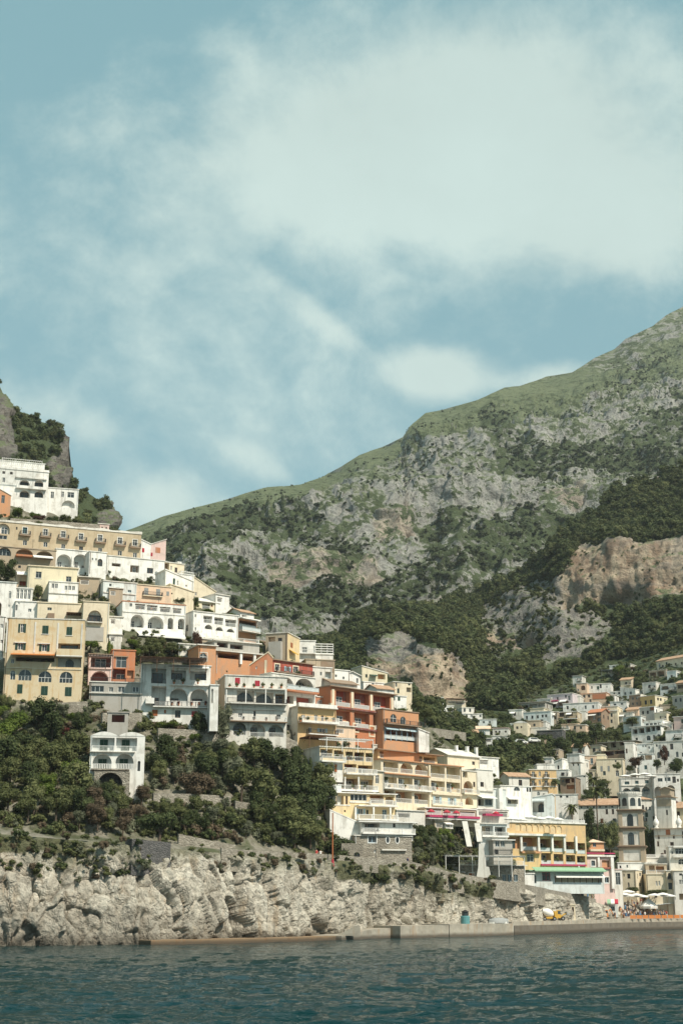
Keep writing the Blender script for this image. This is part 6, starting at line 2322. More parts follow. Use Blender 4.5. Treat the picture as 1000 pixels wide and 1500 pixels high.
h.win(757, 1066, 3, 4, 'w', 'brown')
h.win(763, 1065, 2.5, 3, 'w', 'brown')
h.done()
h = R('ivy_house', 'brown house with ivy between the cream round house and a white stair', 'house', 771, 790, 1056, 1074, 'tan', -18, roofmat='tan')
h.win(782, 1062, 3, 4, 'w', 'dark')
h.done()
h = R('white_stair_cottage', 'narrow white cottage with a stair under the white gallery house', 'cottage', 786, 799, 1057, 1072, 'white', -20, roofmat='white')
h.win(793, 1060, 3, 4, 'w', 'skyblue')
h.win(791, 1067, 3, 4, 'w', 'grey')
h.done()
h = R('balcony_block', 'beige block with deep dark balconies and white awnings', 'house', 815, 845, 1043, 1064, 'beige', -24, roofmat='white')
h.loggia(818, 826, 1044, 1050, 1.6, 'rect', 'brown', 'bars')
h.loggia(829, 838, 1043, 1049, 1.6, 'rect', 'brown', 'bars')
h.awning(829, 837, 1044, 1047.5, 1.4)
h.balcony(815, 845, 1053, 1.2, 'bars', 'white')
h.loggia(818, 826, 1055, 1061, 1.6, 'rect', 'brown')
h.loggia(829, 840, 1054, 1060, 1.6, 'rect', 'maroon')
h.done()
h = R('two_storey_grey_house', 'pale grey house with a red shaded balcony right of the balcony block', 'house', 842, 857, 1042, 1063, 'offwhite', -18, roofmat='offwhite')
h.loggia(843, 850, 1043, 1049, 1.2, 'rect', 'red')
wins(h, [([845, 850], 1055, 2.8, 4)], 'w', 'dark')
h.done()
h = R('white_awning_house', 'beige house with a white awning left of the balcony block', 'house', 804, 816, 1043, 1062, 'tan', -22, roofmat='offwhite')
h.awning(803, 813, 1045, 1048.5, 1.4)
h.loggia(805, 814, 1049, 1054, 1.2, 'rect', 'brown')
h.done()
h = R('peach_terrace_house', 'peach house with a small white balcony on the dark retaining wall', 'house', 822, 846, 1061, 1082, 'peach', -22, roofmat='peach')
h.win(830, 1061 + 4, 3, 4, 'w', 'white')
h.balcony(823, 834, 1069, 1.2, 'white', 'white')
h.win(841, 1066, 2.5, 5, 'w', 'green')
h.loggia(825, 834, 1072, 1078, 1.0, 'rect', 'salmon')
h.done()
h = R('peach_wing_house', 'low peach wing attached right of the peach terrace house', 'house', 843, 857, 1062, 1072, 'peach', -24, roofmat='offwhite', Y=538)
h.win(850, 1066, 3, 4, 'w', 'green')
h.done()
h = R('dark_retaining_wall', 'dark grey retaining wall with arched cellars under the peach terrace house', 'wall', 786, 824, 1070, 1092, 'darkstone', -20, depth=5, roofmat='grey')
h.loggia(803, 808, 1068, 1072, 0.8, 'arch', 'brown')
h.done()
h = R('shutter_villa', 'cream villa with four tall shuttered windows in the middle of the right town', 'villa', 880, 904, 1035, 1062, 'cream', -24, depth=9, side_mat='pale_yellow', roofmat='white')
wins(h, [([886, 895], 1048, 3, 5), ([886, 895], 1057, 3, 5)], 'w', 'dark')
h.row([908, 913], 1048, 2.6, 5, 'shut', 'brown', 'R')
h.row([908], 1057, 2.6, 5, 'shut', 'brown', 'R')
h.slab(880, 904, 1040.5, 1042, 0.3, 'offwhite')
h.done()
h = R('villa_belvedere', 'white roof belvedere sitting above the shutter villa', 'house', 893, 917, 1028, 1038, 'white', -24, depth=6, Y=590, roofmat='white')
h.win(900, 1032, 4, 3, 'w', 'grey')
h.win(910, 1031, 3, 3, 'w', 'grey')
h.done()
h = R('red_roof_row', 'brown row of small houses with a reddish sloping roof left of the shutter villa', 'house', 860, 880, 1044, 1062, 'brown', -36, roof='gable', roofmat='salmon')
h.awning(862, 873, 1046, 1049, 1.4)
h.loggia(874, 879.5, 1042, 1048, 1.0, 'rect', 'blue_white', 'bars')
h.loggia(874, 879.5, 1051, 1057, 1.0, 'rect', 'blue_white', 'bars')
h.done()
h = R('white_roof_cluster', 'jumble of white flat roofs between the top white house and the stone house', 'house', 893, 914, 1013, 1026, 'offwhite', -34, roofmat='white')
wins(h, [([899, 906], 1016, 3, 3)], 'w', 'dark')
h.done()
h = R('white_stepped_roof_house', 'white house with a sloped roof edge left of the brown stone house', 'house', 908, 930, 1011, 1024, 'white', -40, roof='shed1.5', roofmat='white')
wins(h, [([915, 923], 1016, 3, 4)], 'w', 'grey')
h.done()
h = R('brown_stone_house', 'brown stone house with small windows left of the yellow house', 'house', 921, 938, 1018, 1042, 'brown', -36, depth=9, side_mat='offwhite', roofmat='offwhite')
wins(h, [([926, 932], 1023, 2.5, 4), ([926, 932], 1031, 2.5, 4)], 'w', 'grey')
h.done()
h = R('yellow_house', 'yellow house with four windows and a right wall painted sunlit near the upper right', 'house', 933, 959, 1020, 1040, 'ochre', -46, depth=9, side_mat='pale_yellow', roofmat='offwhite')  # sun and shade put into two yellows: ochre front, pale right wall
wins(h, [([937, 945, 953], 1030, 3.4, 6)], 'w', 'dark')
h.row([963, 967], 1024, 2.4, 4, 'w', 'dark', 'R')
h.done()
h = R('grey_pier_house', 'grey and white house with a square white pier below the yellow house', 'house', 936, 958, 1036, 1058, 'grey', -40, depth=7, side_mat='white', roofmat='white')
wins(h, [([941, 948], 1044, 2.6, 5), ([944], 1052, 2.6, 4)], 'w', 'dark')
h.loggia(950.5, 957, 1034, 1041, 1.0, 'rect', 'salmon')
h.done()
h = R('tan_edge_wall', 'long tan garden wall running from the white pier to the right edge', 'wall', 966, 982, 1033, 1043, 'tan', -14, depth=3, roofmat='tan')
h.done()
h = R('grey_edge_house', 'grey house with two dark windows cut by the right picture edge', 'house', 984, 1012, 1019, 1036, 'grey', -42, roofmat='offwhite')
wins(h, [([989, 996], 1026, 3, 5)], 'w', 'dark')
h.done()
h = R('blue_stair_house', 'pale blue house stepping down left of the big modern villa', 'house', 912, 938, 1050, 1068, 'blue_white', -36, roofmat='offwhite')
wins(h, [([918, 926], 1056, 3, 4)], 'w', 'grey')
h.done()
# big white modern villa
h = R('modern_white_villa', 'big white villa with a glazed loggia, arched windows and a roof terrace', 'villa', 924, 968, 1064, 1088, 'white', -34, depth=11, roofmat='white', over=0.5)
for (a, b, t, q) in ((926, 933, 1068, 1075), (934, 943, 1066.5, 1074), (944.5, 952, 1065, 1072.5), (953, 958.5, 1064, 1071), (959.5, 966, 1063.3, 1070)):
 h.loggia(a, b, t, q, 1.8, 'rect', 'tan', None, wins=((0.5, 1.6, 1.6, 'w', 'brown'),))
for x, y, w_ in ((949, 1081, 6), (957, 1080, 3), (964, 1079, 5)):
 h.win(x, y, w_, 7, 'arch', 'grey')
h.win(977, 1068, 6, 6, 'w', 'grey', 'R')
v = R('upper_storey', None, None, 942, 970, 1056, 1066, 'white', -34, depth=8, Y=545, join=h, roofmat='white', skirt=1)
wins(v, [([947, 953, 959, 965], 1061, 4.4, 3.2)], 'w', 'grey')
v.done()
h.done()
h = R('long_stone_house', 'long tan stone house with three dark openings and a flat grey roof', 'house', 873, 931, 1087, 1104, 'tan', -34, depth=9, roofmat='grey', over=0.5)
h.loggia(881, 889, 1090, 1098, 1.2, 'rect', 'brown', wins=((0.5, 1.2, 1.8, 'w', 'brown'),))
h.loggia(894, 901.5, 1087, 1095, 1.2, 'rect', 'brown', wins=((0.5, 1.2, 1.8, 'w', 'brown'),))
h.loggia(907, 914, 1084.5, 1092, 1.2, 'rect', 'brown', wins=((0.5, 1.2, 1.8, 'w', 'brown'),))
h.win(876, 1094, 2.5, 3.5, 'w', 'brown')
h.done()
h = R('timber_terrace', 'dark brown timber terrace under the long stone house', 'terrace', 880, 916, 1100, 1110, 'brown', -34, depth=5, roofmat='brown', Y=508)
h.loggia(884, 898, 1101, 1107, 1.6, 'rect', 'maroon', 'bars')
h.loggia(900, 914, 1097, 1104, 1.6, 'rect', 'maroon', 'bars')
h.done()
h = R('white_corner_block', 'bright white block with small windows right of the timber terrace', 'house', 914, 927, 1088, 1112, 'offwhite', -20, depth=8, side_mat='white', roofmat='white', Y=500)  # off-white front and white side: shade and sun painted into one white
h.win(917, 1100, 2.4, 7, 'w', 'brown')
h.done()
h = R('pale_terraced_house', 'pale house with three small windows between the white block and the ivy', 'house', 928, 956, 1090, 1110, 'blue_white', -16, depth=8, roofmat='white', Y=506)
wins(h, [([941, 945], 1093, 2.2, 2.5), ([950], 1095, 2.5, 3.5), ([938], 1104, 3, 4)], 'w', 'grey')
h.done()
h = R('ivy_arch_house', 'white house with dark ivy around a round arch on its terrace', 'house', 934, 958, 1104, 1130, 'white', -14, depth=7, roofmat='white', Y=492)
h.loggia(937, 943, 1106, 1114, 1.4, 'arch', 'offwhite')
h.loggia(944, 954, 1106, 1113, 1.4, 'rect', 'peach')
h.win(945, 1124, 4, 6, 'w', 'teal')
h.done()
h = R('ivy_villa', 'white villa with arched windows half hidden by dark ivy at the right', 'villa', 957, 1010, 1086, 1128, 'offwhite', -24, depth=9, roofmat='offwhite', Y=498)
h.win(964, 1106, 5, 9, 'arch', 'grey')
h.win(977, 1104, 5, 9, 'arch', 'grey')
h.win(991, 1105, 4, 8, 'arch', 'grey')
h.win(961, 1092, 3, 4, 'w', 'grey')
h.done()
h = R('cream_side_house', 'cream house with two tall shuttered windows right of the peach corner house', 'house', 873, 912, 1112, 1140, 'cream', -16, depth=8, roofmat='cream', Y=492)
h.row([880.5, 891], 1126, 3, 8, 'shut', 'grey')
h.win(901, 1115, 2, 3, 'w', 'dark')
h.done()
h = R('peach_corner_house', 'peach house with a yellow corner and blue windows on two storeys', 'house', 849, 887, 1107, 1142, 'peach', -14, depth=9, side_mat='pale_yellow', roofmat='offwhite')
h.row([855, 866], 1115, 4, 8, 'w', 'skyblue', sill=True)
h.row([866], 1129, 3.6, 7, 'shut', 'green')
h.slab(873.5, 886.5, 1104.5, 1118, 0.08, 'pale_yellow', 'wall_panel')
h.balcony(851, 859, 1120.5, 0.8, 'bars', 'offwhite')
h.done()
h = R('grey_row_house', 'grey white row house with four small windows and a blue roof hut', 'house', 820, 850, 1112, 1134, 'offwhite', -28, depth=9, roofmat='white')
wins(h, [([831, 839, 846], 1120, 2.4, 5)], 'w', 'grey')
h.win(823.5, 1122, 3, 8, 'archdark', 'brown')
v = R('roof_hut', None, None, 830, 848, 1105, 1112, 'white', -28, depth=5, Y=462, join=h, roofmat='blue_white', skirt=1)
v.done()
h.done()
h = R('white_slope_cottage', 'small white cottage with a dark door left of the grey row house', 'cottage', 812, 823, 1116, 1140, 'white', -26, depth=7, roof='shed-1.0', roofmat='white')
h.win(817, 1124, 2.6, 6, 'w', 'dark')
h.done()
# ochre corner palazzo
h = R('ochre_corner_palazzo', 'bright ochre corner palazzo with white string courses and small balconies', 'palazzo', 775, 815, 1128, 1172, 'mustard', 6, depth=4, Y=428, side_mat='mustard', roofmat='offwhite')
for y in (1134, 1147):
 h.row([780.5, 799.5], y, 4.2, 8, 'w', 'white')
 h.row([790], y - 0.5, 3, 7, 'w', 'white')
for x in (780.5, 799.5):
 for y in (1139, 1151.5):
  h.balcony(x - 4, x + 4, y, 0.7, 'bars', 'white')
h.win(801, 1159, 3.5, 6, 'w', 'grey')
h.slab(775.3, 814.7, 1139.4, 1140.6, 0.1, 'white')
h.slab(775.3, 814.7, 1151.2, 1152.4, 0.1, 'white')
v = R('left_wing', None, None, 760, 775.2, 1136, 1166, 'orange', -46, depth=9, Y=431, join=h, roofmat='offwhite', side_mat='mustard')  # orange here is the ochre front with its shade painted in
wins(v, [([764, 767.5, 771.5], 1138.5, 2.2, 5), ([764, 767.5, 771.5], 1148.5, 2.2, 5)], 'w', 'white')
v.slab(760.3, 775, 1144, 1145.2, 0.1, 'white')
v.done()
v = R('low_wing', None, None, 745, 761, 1135.5, 1160, 'mustard', 4, depth=8, Y=438, join=h, roofmat='offwhite', side_mat='orange')  # orange side walls are ochre coloured as if shaded
v.win(751.5, 1142, 4.5, 8, 'w', 'white')
v.trim(751.5, 1142, 4.5, 8, 0.18, 'white')
v.done()
v = R('roof_terrace', None, None, 786, 812, 1120, 1128, 'white', 2, depth=5, Y=434, join=h, roofmat='white', skirt=1)
v.done()
h.done()
h = R('garden_gate_house', 'tan garden house with arched doors under the ochre corner palazzo', 'house', 779, 802, 1158, 1176, 'offwhite', 2, depth=5, Y=418, roofmat='tan')
h.win(788, 1164, 4, 9, 'arch', 'pale')
h.win(796, 1166, 3, 7, 'w', 'brown')
h.done()
h = R('rough_brown_house', 'rough brown unplastered house with dark openings beside the palms', 'house', 820, 843, 1139, 1166, 'brown', -20, depth=8, roofmat='grey')
h.loggia(827, 834, 1141, 1147, 1.6, 'rect', 'maroon')
h.loggia(836, 842, 1140, 1146, 1.6, 'rect', 'salmon')
wins(h, [([824], 1144, 3, 4)], 'w', 'grey')
h.loggia(829, 841, 1150, 1156, 0.8, 'rect', 'salmon')
h.done()
h = R('teal_door_house', 'small pale house with a teal door right of the rough brown house', 'house', 842, 858, 1136, 1160, 'offwhite', -16, depth=7, roofmat='white')
h.win(848, 1145, 3.4, 8, 'w', 'teal')
h.win(855, 1137, 2.4, 3, 'w', 'dark')
h.loggia(846, 850, 1151, 1156, 0.6, 'arch', 'brown')
h.done()
h = R('white_flat_house', 'low white house with two dark windows behind the monastery roof', 'house', 808, 846, 1164, 1178, 'white', -8, depth=7, Y=428, roofmat='white')
wins(h, [([821, 830], 1167, 3.4, 3)], 'w', 'dark')
h.done()
# middle cluster in the valley
h = R('two_tier_white_house', 'white two tier house with rows of dark windows under the bare crag', 'house', 676, 694, 1037, 1046, 'offwhite', 10, depth=7, Y=560, roofmat='offwhite')
wins(h, [([673, 680, 688], 1040, 3, 5)], 'w', 'dark')
v = R('lower_tier', None, None, 672, 700, 1046, 1054, 'white', 10, depth=6, Y=554, join=h, roofmat='offwhite', skirt=3)
wins(v, [([676, 683, 690], 1048.5, 3.5, 4)], 'arch', 'white')
v.done()
v = R('base_arches', None, None, 674, 698, 1055, 1064, 'tan', 10, depth=5, Y=549, join=h, roofmat='tan')
v.arches([(676, 680), (683, 687), (690, 694)], 1053, 1058, 1.0, 'brown')
v.done()
h.done()
h = R('crag_terrace_house', 'terrace house with a blue awning right at the foot of the bare crag', 'house', 648, 682, 1028, 1038, 'cream', 14, depth=6, Y=576, roofmat='offwhite')
h.loggia(656, 666, 1025, 1030, 1.6, 'rect', 'blue_white', 'white')
h.loggia(667, 680, 1027, 1032, 1.6, 'rect', 'brown', 'white')
h.pergola(654, 682, 1023, 2.2, 2.5, 'brown', 'brown')
h.done()
h = R('white_chimney_house', 'small white house with a tall white pier left of the crag terrace', 'house', 645, 664, 1034, 1044, 'white', 14, depth=6, Y=570, roofmat='white')
h.chimney(647, 1029, 3.5, 1.0, 1.0)
h.win(655, 1038, 3, 3, 'w', 'grey')
h.done()
h = R('white_annex_cube', 'tiny white cube with one square window right of the two tier house', 'house', 698, 706, 1046, 1055, 'white', 4, depth=5, Y=556, roofmat='white')
h.win(703, 1049, 3, 3.5, 'w', 'grey')
h.done()
h = R('long_pale_house', 'long low pale blue house right of the two tier house', 'house', 700, 727, 1054, 1066, 'blue_white', -6, depth=6, Y=540, roofmat='white')
wins(h, [([708, 717], 1058, 3, 3)], 'w', 'grey')
h.done()
h = R('blue_shutter_house', 'small white house with blue shutters and a pinkish roof', 'house', 698, 717, 1068, 1080, 'white', -4, depth=6, Y=515, roof='gable', roofmat='peach')
h.win(707, 1074, 6, 3.5, 'shut', 'blue')
h.done()
h = R('arched_white_house', 'white house with one blue arched window among the trees of the valley', 'house', 720, 745, 1078, 1096, 'white', -12, depth=7, Y=495, roofmat='offwhite')
h.win(728, 1083, 5, 6, 'arch', 'blue')
h.win(738, 1073, 3, 3, 'w', 'dark')
h.done()
h = R('pink_roof_house', 'pale house with a pinkish terrace roof above the arched white house', 'house', 721, 744, 1067, 1078, 'offwhite', -14, depth=6, Y=515, roofmat='pink')
wins(h, [([726, 731, 740], 1072, 3, 3)], 'w', 'brown')
h.done()
h = R('white_balcony_house', 'white house with a dark balcony at the left end of the valley cluster', 'house', 704, 721, 1082, 1102, 'white', -2, depth=7, Y=482, roofmat='offwhite')
h.loggia(706, 719, 1081, 1087, 1.4, 'rect', 'brown', 'white')
wins(h, [([709, 715], 1092, 3, 3)], 'w', 'grey')
h.done()
h = R('white_villa_by_road', 'white house with narrow windows beside the road viaduct', 'house', 747, 757, 1060, 1078, 'white', -12, depth=6, roofmat='white', Y=545)
h.win(751, 1067, 3, 5, 'w', 'grey')
h.done()
# ------------------------------------------------------------------ churches and the beach front
# long monastery with a tiled roof
h = R('monastery', 'long pale monastery with a peach tiled roof behind the palm trees', 'monastery', 806, 906, 1180, 1215, 'offwhite', -14, depth=10, Y=446, roof='gable', roofmat='tile', group='church buildings')
wins(h, [([817, 826, 835, 851, 860, 869, 878, 887, 896], 1183, 2.4, 2.6)], 'w', 'dark')
wins(h, [([812, 824], 1193, 3, 7), ([888, 897], 1189, 3.6, 8)], 'w', 'brown')
h.loggia(832, 842.5, 1187, 1200.5, 1.5, 'arch', 'tan', 'bars', wins=((0.5, 2.2, 3.0, 'archdark', 'dark'),))
h.loggia(836, 843, 1205, 1212, 1.0, 'arch', 'brown')
h.done()
h = R('monastery_wing', 'stone monastery wing with iron balconies right of the bell tower', 'monastery wing', 934, 955, 1171, 1212, 'offwhite', 8, depth=9, Y=452, roof='hip', roofmat='tile', group='church buildings')
for y in (1183, 1199):
 h.win(941, y, 3.2, 7, 'w', 'brown')
 h.balcony(937, 946, y + 4, 0.9, 'bars', 'tan')
h.win(951, 1184, 2.6, 5, 'w', 'grey')
h.done()
def tower_storey(mb_w, mb_c, mb_d, r0, z0, z1, seg, corner, recess):
 """one storey of the bell tower: brown corner strips round paler sunk panels"""
 for k in range(seg):
  a0, a1 = 2 * math.pi * (k - 0.5) / seg, 2 * math.pi * (k + 0.5) / seg
  A = Vector((r0 * math.cos(a0), r0 * math.sin(a0), 0))
  B = Vector((r0 * math.cos(a1), r0 * math.sin(a1), 0))
  d = (B - A)
  n = Vector((d.y, -d.x, 0)).normalized()
  if n.dot(A + B) < 0:
   n = -n
  Z0, Z1 = Vector((0, 0, z0)), Vector((0, 0, z1))
  c = corner
  P = [A, A + d * c, A + d * (1 - c), B]
  inn = -n * recess
  m = 0.5
  Zi0, Zi1 = Vector((0, 0, z0 + m)), Vector((0, 0, z1 - m))
  mb_c.quad(P[0] + Z0, P[1] + Z0, P[1] + Z1, P[0] + Z1)
  mb_c.quad(P[2] + Z0, P[3] + Z0, P[3] + Z1, P[2] + Z1)
  mb_c.quad(P[1] + Z0, P[2] + Z0, P[2] + Zi0, P[1] + Zi0)
  mb_c.quad(P[1] + Zi1, P[2] + Zi1, P[2] + Z1, P[1] + Z1)
  mb_w.quad(P[1] + inn + Zi0, P[2] + inn + Zi0, P[2] + inn + Zi1, P[1] + inn + Zi1)
  for s, t in ((P[1], 1), (P[2], -1)):
   mb_c.quad(s + Zi0, s + inn + Zi0, s + inn + Zi1, s + Zi1)
  mb_c.quad(P[1] + Zi0, P[2] + Zi0, P[2] + inn + Zi0, P[1] + inn + Zi0)
  mb_c.quad(P[1] + Zi1, P[2] + Zi1, P[2] + inn + Zi1, P[1] + inn + Zi1)
  yield (P[1] + P[2]) / 2 + inn, n, d.length * (1 - 2 * c)
TY = 436.0
tb = at(926.5, 1264, TY)
tower = tag(empty('bell_tower', tb), 'octagonal topped bell tower with brown corner strips and pale panels', 'bell tower', 'church buildings')
def tz(py):
 return at(926, py, TY).z - tb.z
st_specs = [(1264, 1242.5, 8, 1.0), (1241, 1215.5, 8, 0.97), (1213.5, 1189.5, 8, 0.93)]
wpx = TY / F * 1.02
for i, (yb_, yt_, seg, kf) in enumerate(st_specs):
 mw, mc = MB(), MB()
 half = (17.8 if i == 0 else (17.2 if i == 1 else 16.4)) * wpx
 r = half / math.cos(math.pi / 4)
 info = list(tower_storey(mw, mc, None, r, tz(yb_), tz(yt_), 4, 0.17, 0.25))
 ang = math.radians(-14)
 oc = mc.build('corner_strips', pm('tan'), tower, (0, 0, 0), ang)
 ow = mw.build('panel', pm('offwhite'), tower, (0, 0, 0), ang)
 fr, pn, sh, ww, hh = window_meshes('archdark', 1.7, 3.6, 'dark')
 if i > 0:
  for (p, n, wd) in info:
   if abs(n.y) > 0.0:
    a = math.atan2(n.x, -n.y)
    R_ = Vector((p.x * math.cos(ang) - p.y * math.sin(ang), p.x * math.sin(ang) + p.y * math.cos(ang), 0))
    nn = Vector((n.x * math.cos(ang) - n.y * math.sin(ang), n.x * math.sin(ang) + n.y * math.cos(ang), 0))
    o = use_mesh('window', fr, tower, R_ + nn * 0.06 + Vector((0, 0, (tz(yb_) + tz(yt_)) / 2 - 2.0)), a + ang)
    use_mesh('pane', pn, o)
 b = MB()
 zc = tz(yt_)
 for k_, (ex, h0, h1) in enumerate(((0.25, 0.0, 0.35), (0.55, 0.352, 0.62))):
  q = half + ex
  b.zprism([(-q, -q), (q, -q), (q, q), (-q, q)], zc + h0, zc + h1)
 b.build('cornice', pm('brown'), tower, (0, 0, 0), ang)
mo = MB()
ro = 16.0 * wpx
oct_ = [(ro * math.cos(math.pi / 8 + k * math.pi / 4), ro * math.sin(math.pi / 8 + k * math.pi / 4)) for k in range(8)]
z0, z1 = tz(1189.5) + 0.63, tz(1166.5)
mo.zprism(oct_, z0, z1)
mo.build('belfry', pm('offwhite'), tower, (0, 0, 0), math.radians(4))
mc = MB()
mc.zprism([(x * 1.06, y * 1.06) for x, y in oct_], z1 + 0.003, z1 + 0.5)
for k in range(8):
 a, b_ = Vector(oct_[k]).to_3d() * 1.04, Vector(oct_[(k + 1) % 8]).to_3d() * 1.04
 for j in range(5):
  p = a.lerp(b_, (j + 0.5) / 5)
  mc.box(p.x - 0.22, p.x + 0.22, p.y - 0.22, p.y + 0.22, z1 + 0.502, z1 + 1.15)
mc.build('crenellated_parapet', pm('offwhite'), tower, (0, 0, 0), math.radians(4))
fr, pn, sh, ww, hh = window_meshes('archdark', 1.5, 2.4, 'dark')
rin = ro * math.cos(math.pi / 8)
for k in range(8):
 th = math.radians(4) + k * math.pi / 4
 o = use_mesh('window', fr, tower, (rin * math.cos(th) + 0.05 * math.cos(th), rin * math.sin(th) + 0.05 * math.sin(th), z0 + 1.0), th + math.pi / 2)
 use_mesh('pane', pn, o)
# parish church at the right
h = R('church_tower', 'pale church gable tower with a brown cornice and a slit window at the right', 'church tower', 961, 983, 1168, 1212, 'offwhite', -30, depth=5, Y=446, roofmat='tan', side_mat='white', over=0.6, group='church buildings')  # front painted greyer for shade, right side whiter for sun
h.win(976, 1190, 2.6, 8, 'archdark', 'dark')
h.slab(961.5, 982.5, 1171, 1181, 0.12, 'tan', 'frieze_panel')
h.slab(962, 983, 1165.5, 1168, 0.7, 'brown', 'cornice')
v = R('top_pediment', None, None, 967, 981, 1156, 1168, 'tan', -30, depth=4, Y=447, join=h, roof='side_gable', roofmat='tan', skirt=0.5)
v.done()
mb = MB()
mb.box(-0.12, 0.12, -0.12, 0.12, 0, 3.2)
mb.box(-0.7, -0.121, -0.1, 0.1, 2.0, 2.25)
mb.box(0.121, 0.7, -0.1, 0.1, 2.0, 2.25)
p = v.O + v.a * (v.w / 2) + v.n * 2 + Vector((0, 0, v.h + 2.0))
mb.build('cross', paint('grey'), h.root, p - h.root.location)
h.done()
h = R('parish_church', 'pale church front with a stone cornice and white finials beside the tower', 'church', 958, 1012, 1214, 1262, 'offwhite', -26, depth=12, Y=440, roofmat='tan', over=0.7, group='church buildings')
h.row([964, 986], 1226, 3, 6, 'w', 'brown')
h.loggia(974, 981, 1215, 1223, 0.4, 'rect', 'salmon')
h.win(963, 1236, 3, 8, 'archdark', 'brown')
h.win(973, 1248, 3, 6, 'w', 'brown')
h.slab(958.5, 1011, 1223.5, 1224.6, 0.2, 'tan')
for x in (959.5, 993):
 u, z = h.uz(x, 1210)
 mb = MB()
 mb.lathe([(0.7, 0), (0.75, 0.3), (0.45, 0.5), (0.9, 1.2), (0.95, 1.9), (0.5, 2.7), (0.25, 3.0), (0.3, 3.4), (0.02, 3.8)], 10)
 h.put('finial', mb.mesh('finial', pm('white'), True), u, h.h + 0.23, 0.6)
h.done()
h = R('tiled_chapel', 'yellowish chapel with a peach tiled roof at the right edge behind the church', 'chapel', 984, 1016, 1184, 1212, 'pale_yellow', -30, depth=10, Y=452, roof='gable', roofmat='tile', group='church buildings')
h.done()
h = R('glazed_bay_house', 'white house with a big glazed bay over the beach at the right edge', 'house', 979, 1012, 1240, 1276, 'offwhite', -8, depth=8, Y=428, roofmat='white', group=G_MID)
h.win(995, 1247, 14, 8, 'w', 'pale')
h.slab(985, 1011, 1252.5, 1256, 0.8, 'white')
h.slab(985, 1011, 1239, 1241.5, 0.8, 'white')
h.row([984], 1249, 2.4, 4, 'w', 'grey')
h.win(997, 1262, 9, 8, 'arch', 'brown')
h.done()
# white villa with domes
h = R('blue_shadow_villa', 'wide white villa with a row of big arches and white parasols on its roof', 'villa', 908, 962, 1140, 1168, 'white', -8, depth=10, Y=470, roofmat='white', group=G_RIGHT)
for x, y in ((917.5, 1147), (932, 1146), (946.5, 1145)):
 h.win(x, y, 7 if x < 920 else 5, 4.5, 'w', 'teal')
for (a, b, t, q) in ((911.5, 923, 1154.5, 1166), (925.5, 937, 1153.5, 1165), (939.5, 951, 1152.5, 1164)):
 h.loggia(a, b, t, q, 1.8, 'arch', 'blue_white', 'balus', wins=((0.55, 1.4, 1.8, 'w', 'teal'),))
h.slab(908.3, 962, 1149.8, 1151, 0.2, 'white')
h.done()
h = R('right_arch_villa', 'white villa wing with two tall shaded arches right of the wide white villa', 'villa', 956, 996, 1134, 1172, 'white', -10, depth=9, Y=462, roofmat='white', group=G_RIGHT)
h.loggia(958, 969, 1152, 1168, 2.0, 'arch', 'grey')
h.loggia(976, 988, 1150, 1168, 2.0, 'arch', 'grey')
h.win(966, 1142.5, 7, 5, 'w', 'grey')
h.win(977, 1141.5, 9, 6, 'w', 'pale')
h.win(992, 1143, 3, 4, 'w', 'brown')
h.done()
# beach front houses
h = R('cream_beach_house', 'plain cream beach house with a white sloping roof and slit windows', 'house', 909, 931, 1275, 1308, 'cream', -24, depth=10, Y=424, side_mat='cream', roof='flat', roofmat='white', group=G_MID)
h.win(920, 1296, 2.6, 7, 'w', 'grey')
h.win(913, 1282, 2, 4, 'w', 'grey')
h.row([937, 937.5], 1281, 2.8, 5, 'w', 'grey', 'R')
h.win(937, 1296, 2.8, 5, 'w', 'grey', 'R')
h.done()
h = R('arcade_terrace_house', 'cream beach house with a railed brown terrace and a double window', 'house', 946, 978, 1281, 1308, 'cream', -4, depth=9, Y=424, roofmat='cream', group=G_MID)
h.row([961, 965], 1294, 2.6, 7, 'w', 'white')
v = R('upper_terrace', None, None, 945, 976, 1266, 1280, 'tan', -4, depth=5, Y=429, join=h, roofmat='offwhite', skirt=0.5)
v.loggia(950, 958, 1268, 1276, 1.6, 'rect', 'peach')
v.loggia(960, 972, 1269, 1277, 1.6, 'rect', 'orange')
v.done()
h.rail_m(0.1, h.w - 0.1, h.h + 0.24, 0.15, 'white')
h.done()
h = R('brown_door_house', 'narrow tan beach house with an arched brown door over a dark doorway', 'house', 976, 986, 1276, 1312, 'cream', -4, depth=9, Y=423, roofmat='offwhite', group=G_MID)
h.win(980, 1283, 5.4, 9, 'archdark', 'brown')
h.balcony(977, 985.6, 1288.5, 0.8, 'bars', 'tan')
h.win(981, 1298, 5.6, 10, 'w', 'dark')
h.done()
h = R('white_beach_house', 'white beach house with an oval window and double sash windows at the right edge', 'house', 986, 1014, 1276, 1318, 'offwhite', -4, depth=9, Y=421, roofmat='cream', group=G_MID)
h.row([995.5, 999], 1292, 3, 7, 'w', 'white')
h.win(996, 1281, 4, 3, 'w', 'dark')
h.loggia(994, 1008, 1309, 1318, 1.0, 'rect', 'brown')
h.done()
h = R('white_roof_terrace', 'white walled roof terrace in front of the bell tower foot', 'terrace', 904, 962, 1264, 1276, 'white', -6, depth=8, Y=432, roofmat='white', group=G_MID)
h.win(908, 1270, 2.6, 4, 'w', 'dark')
h.win(918, 1269, 2.6, 4, 'w', 'grey')
h.done()
h = R('church_terrace', 'long white parapet terrace between the bell tower and the church', 'terrace', 934, 984, 1257, 1268, 'offwhite', -4, depth=6, Y=438, roofmat='white', group=G_MID)
h.top_rail('balus')
h.done()
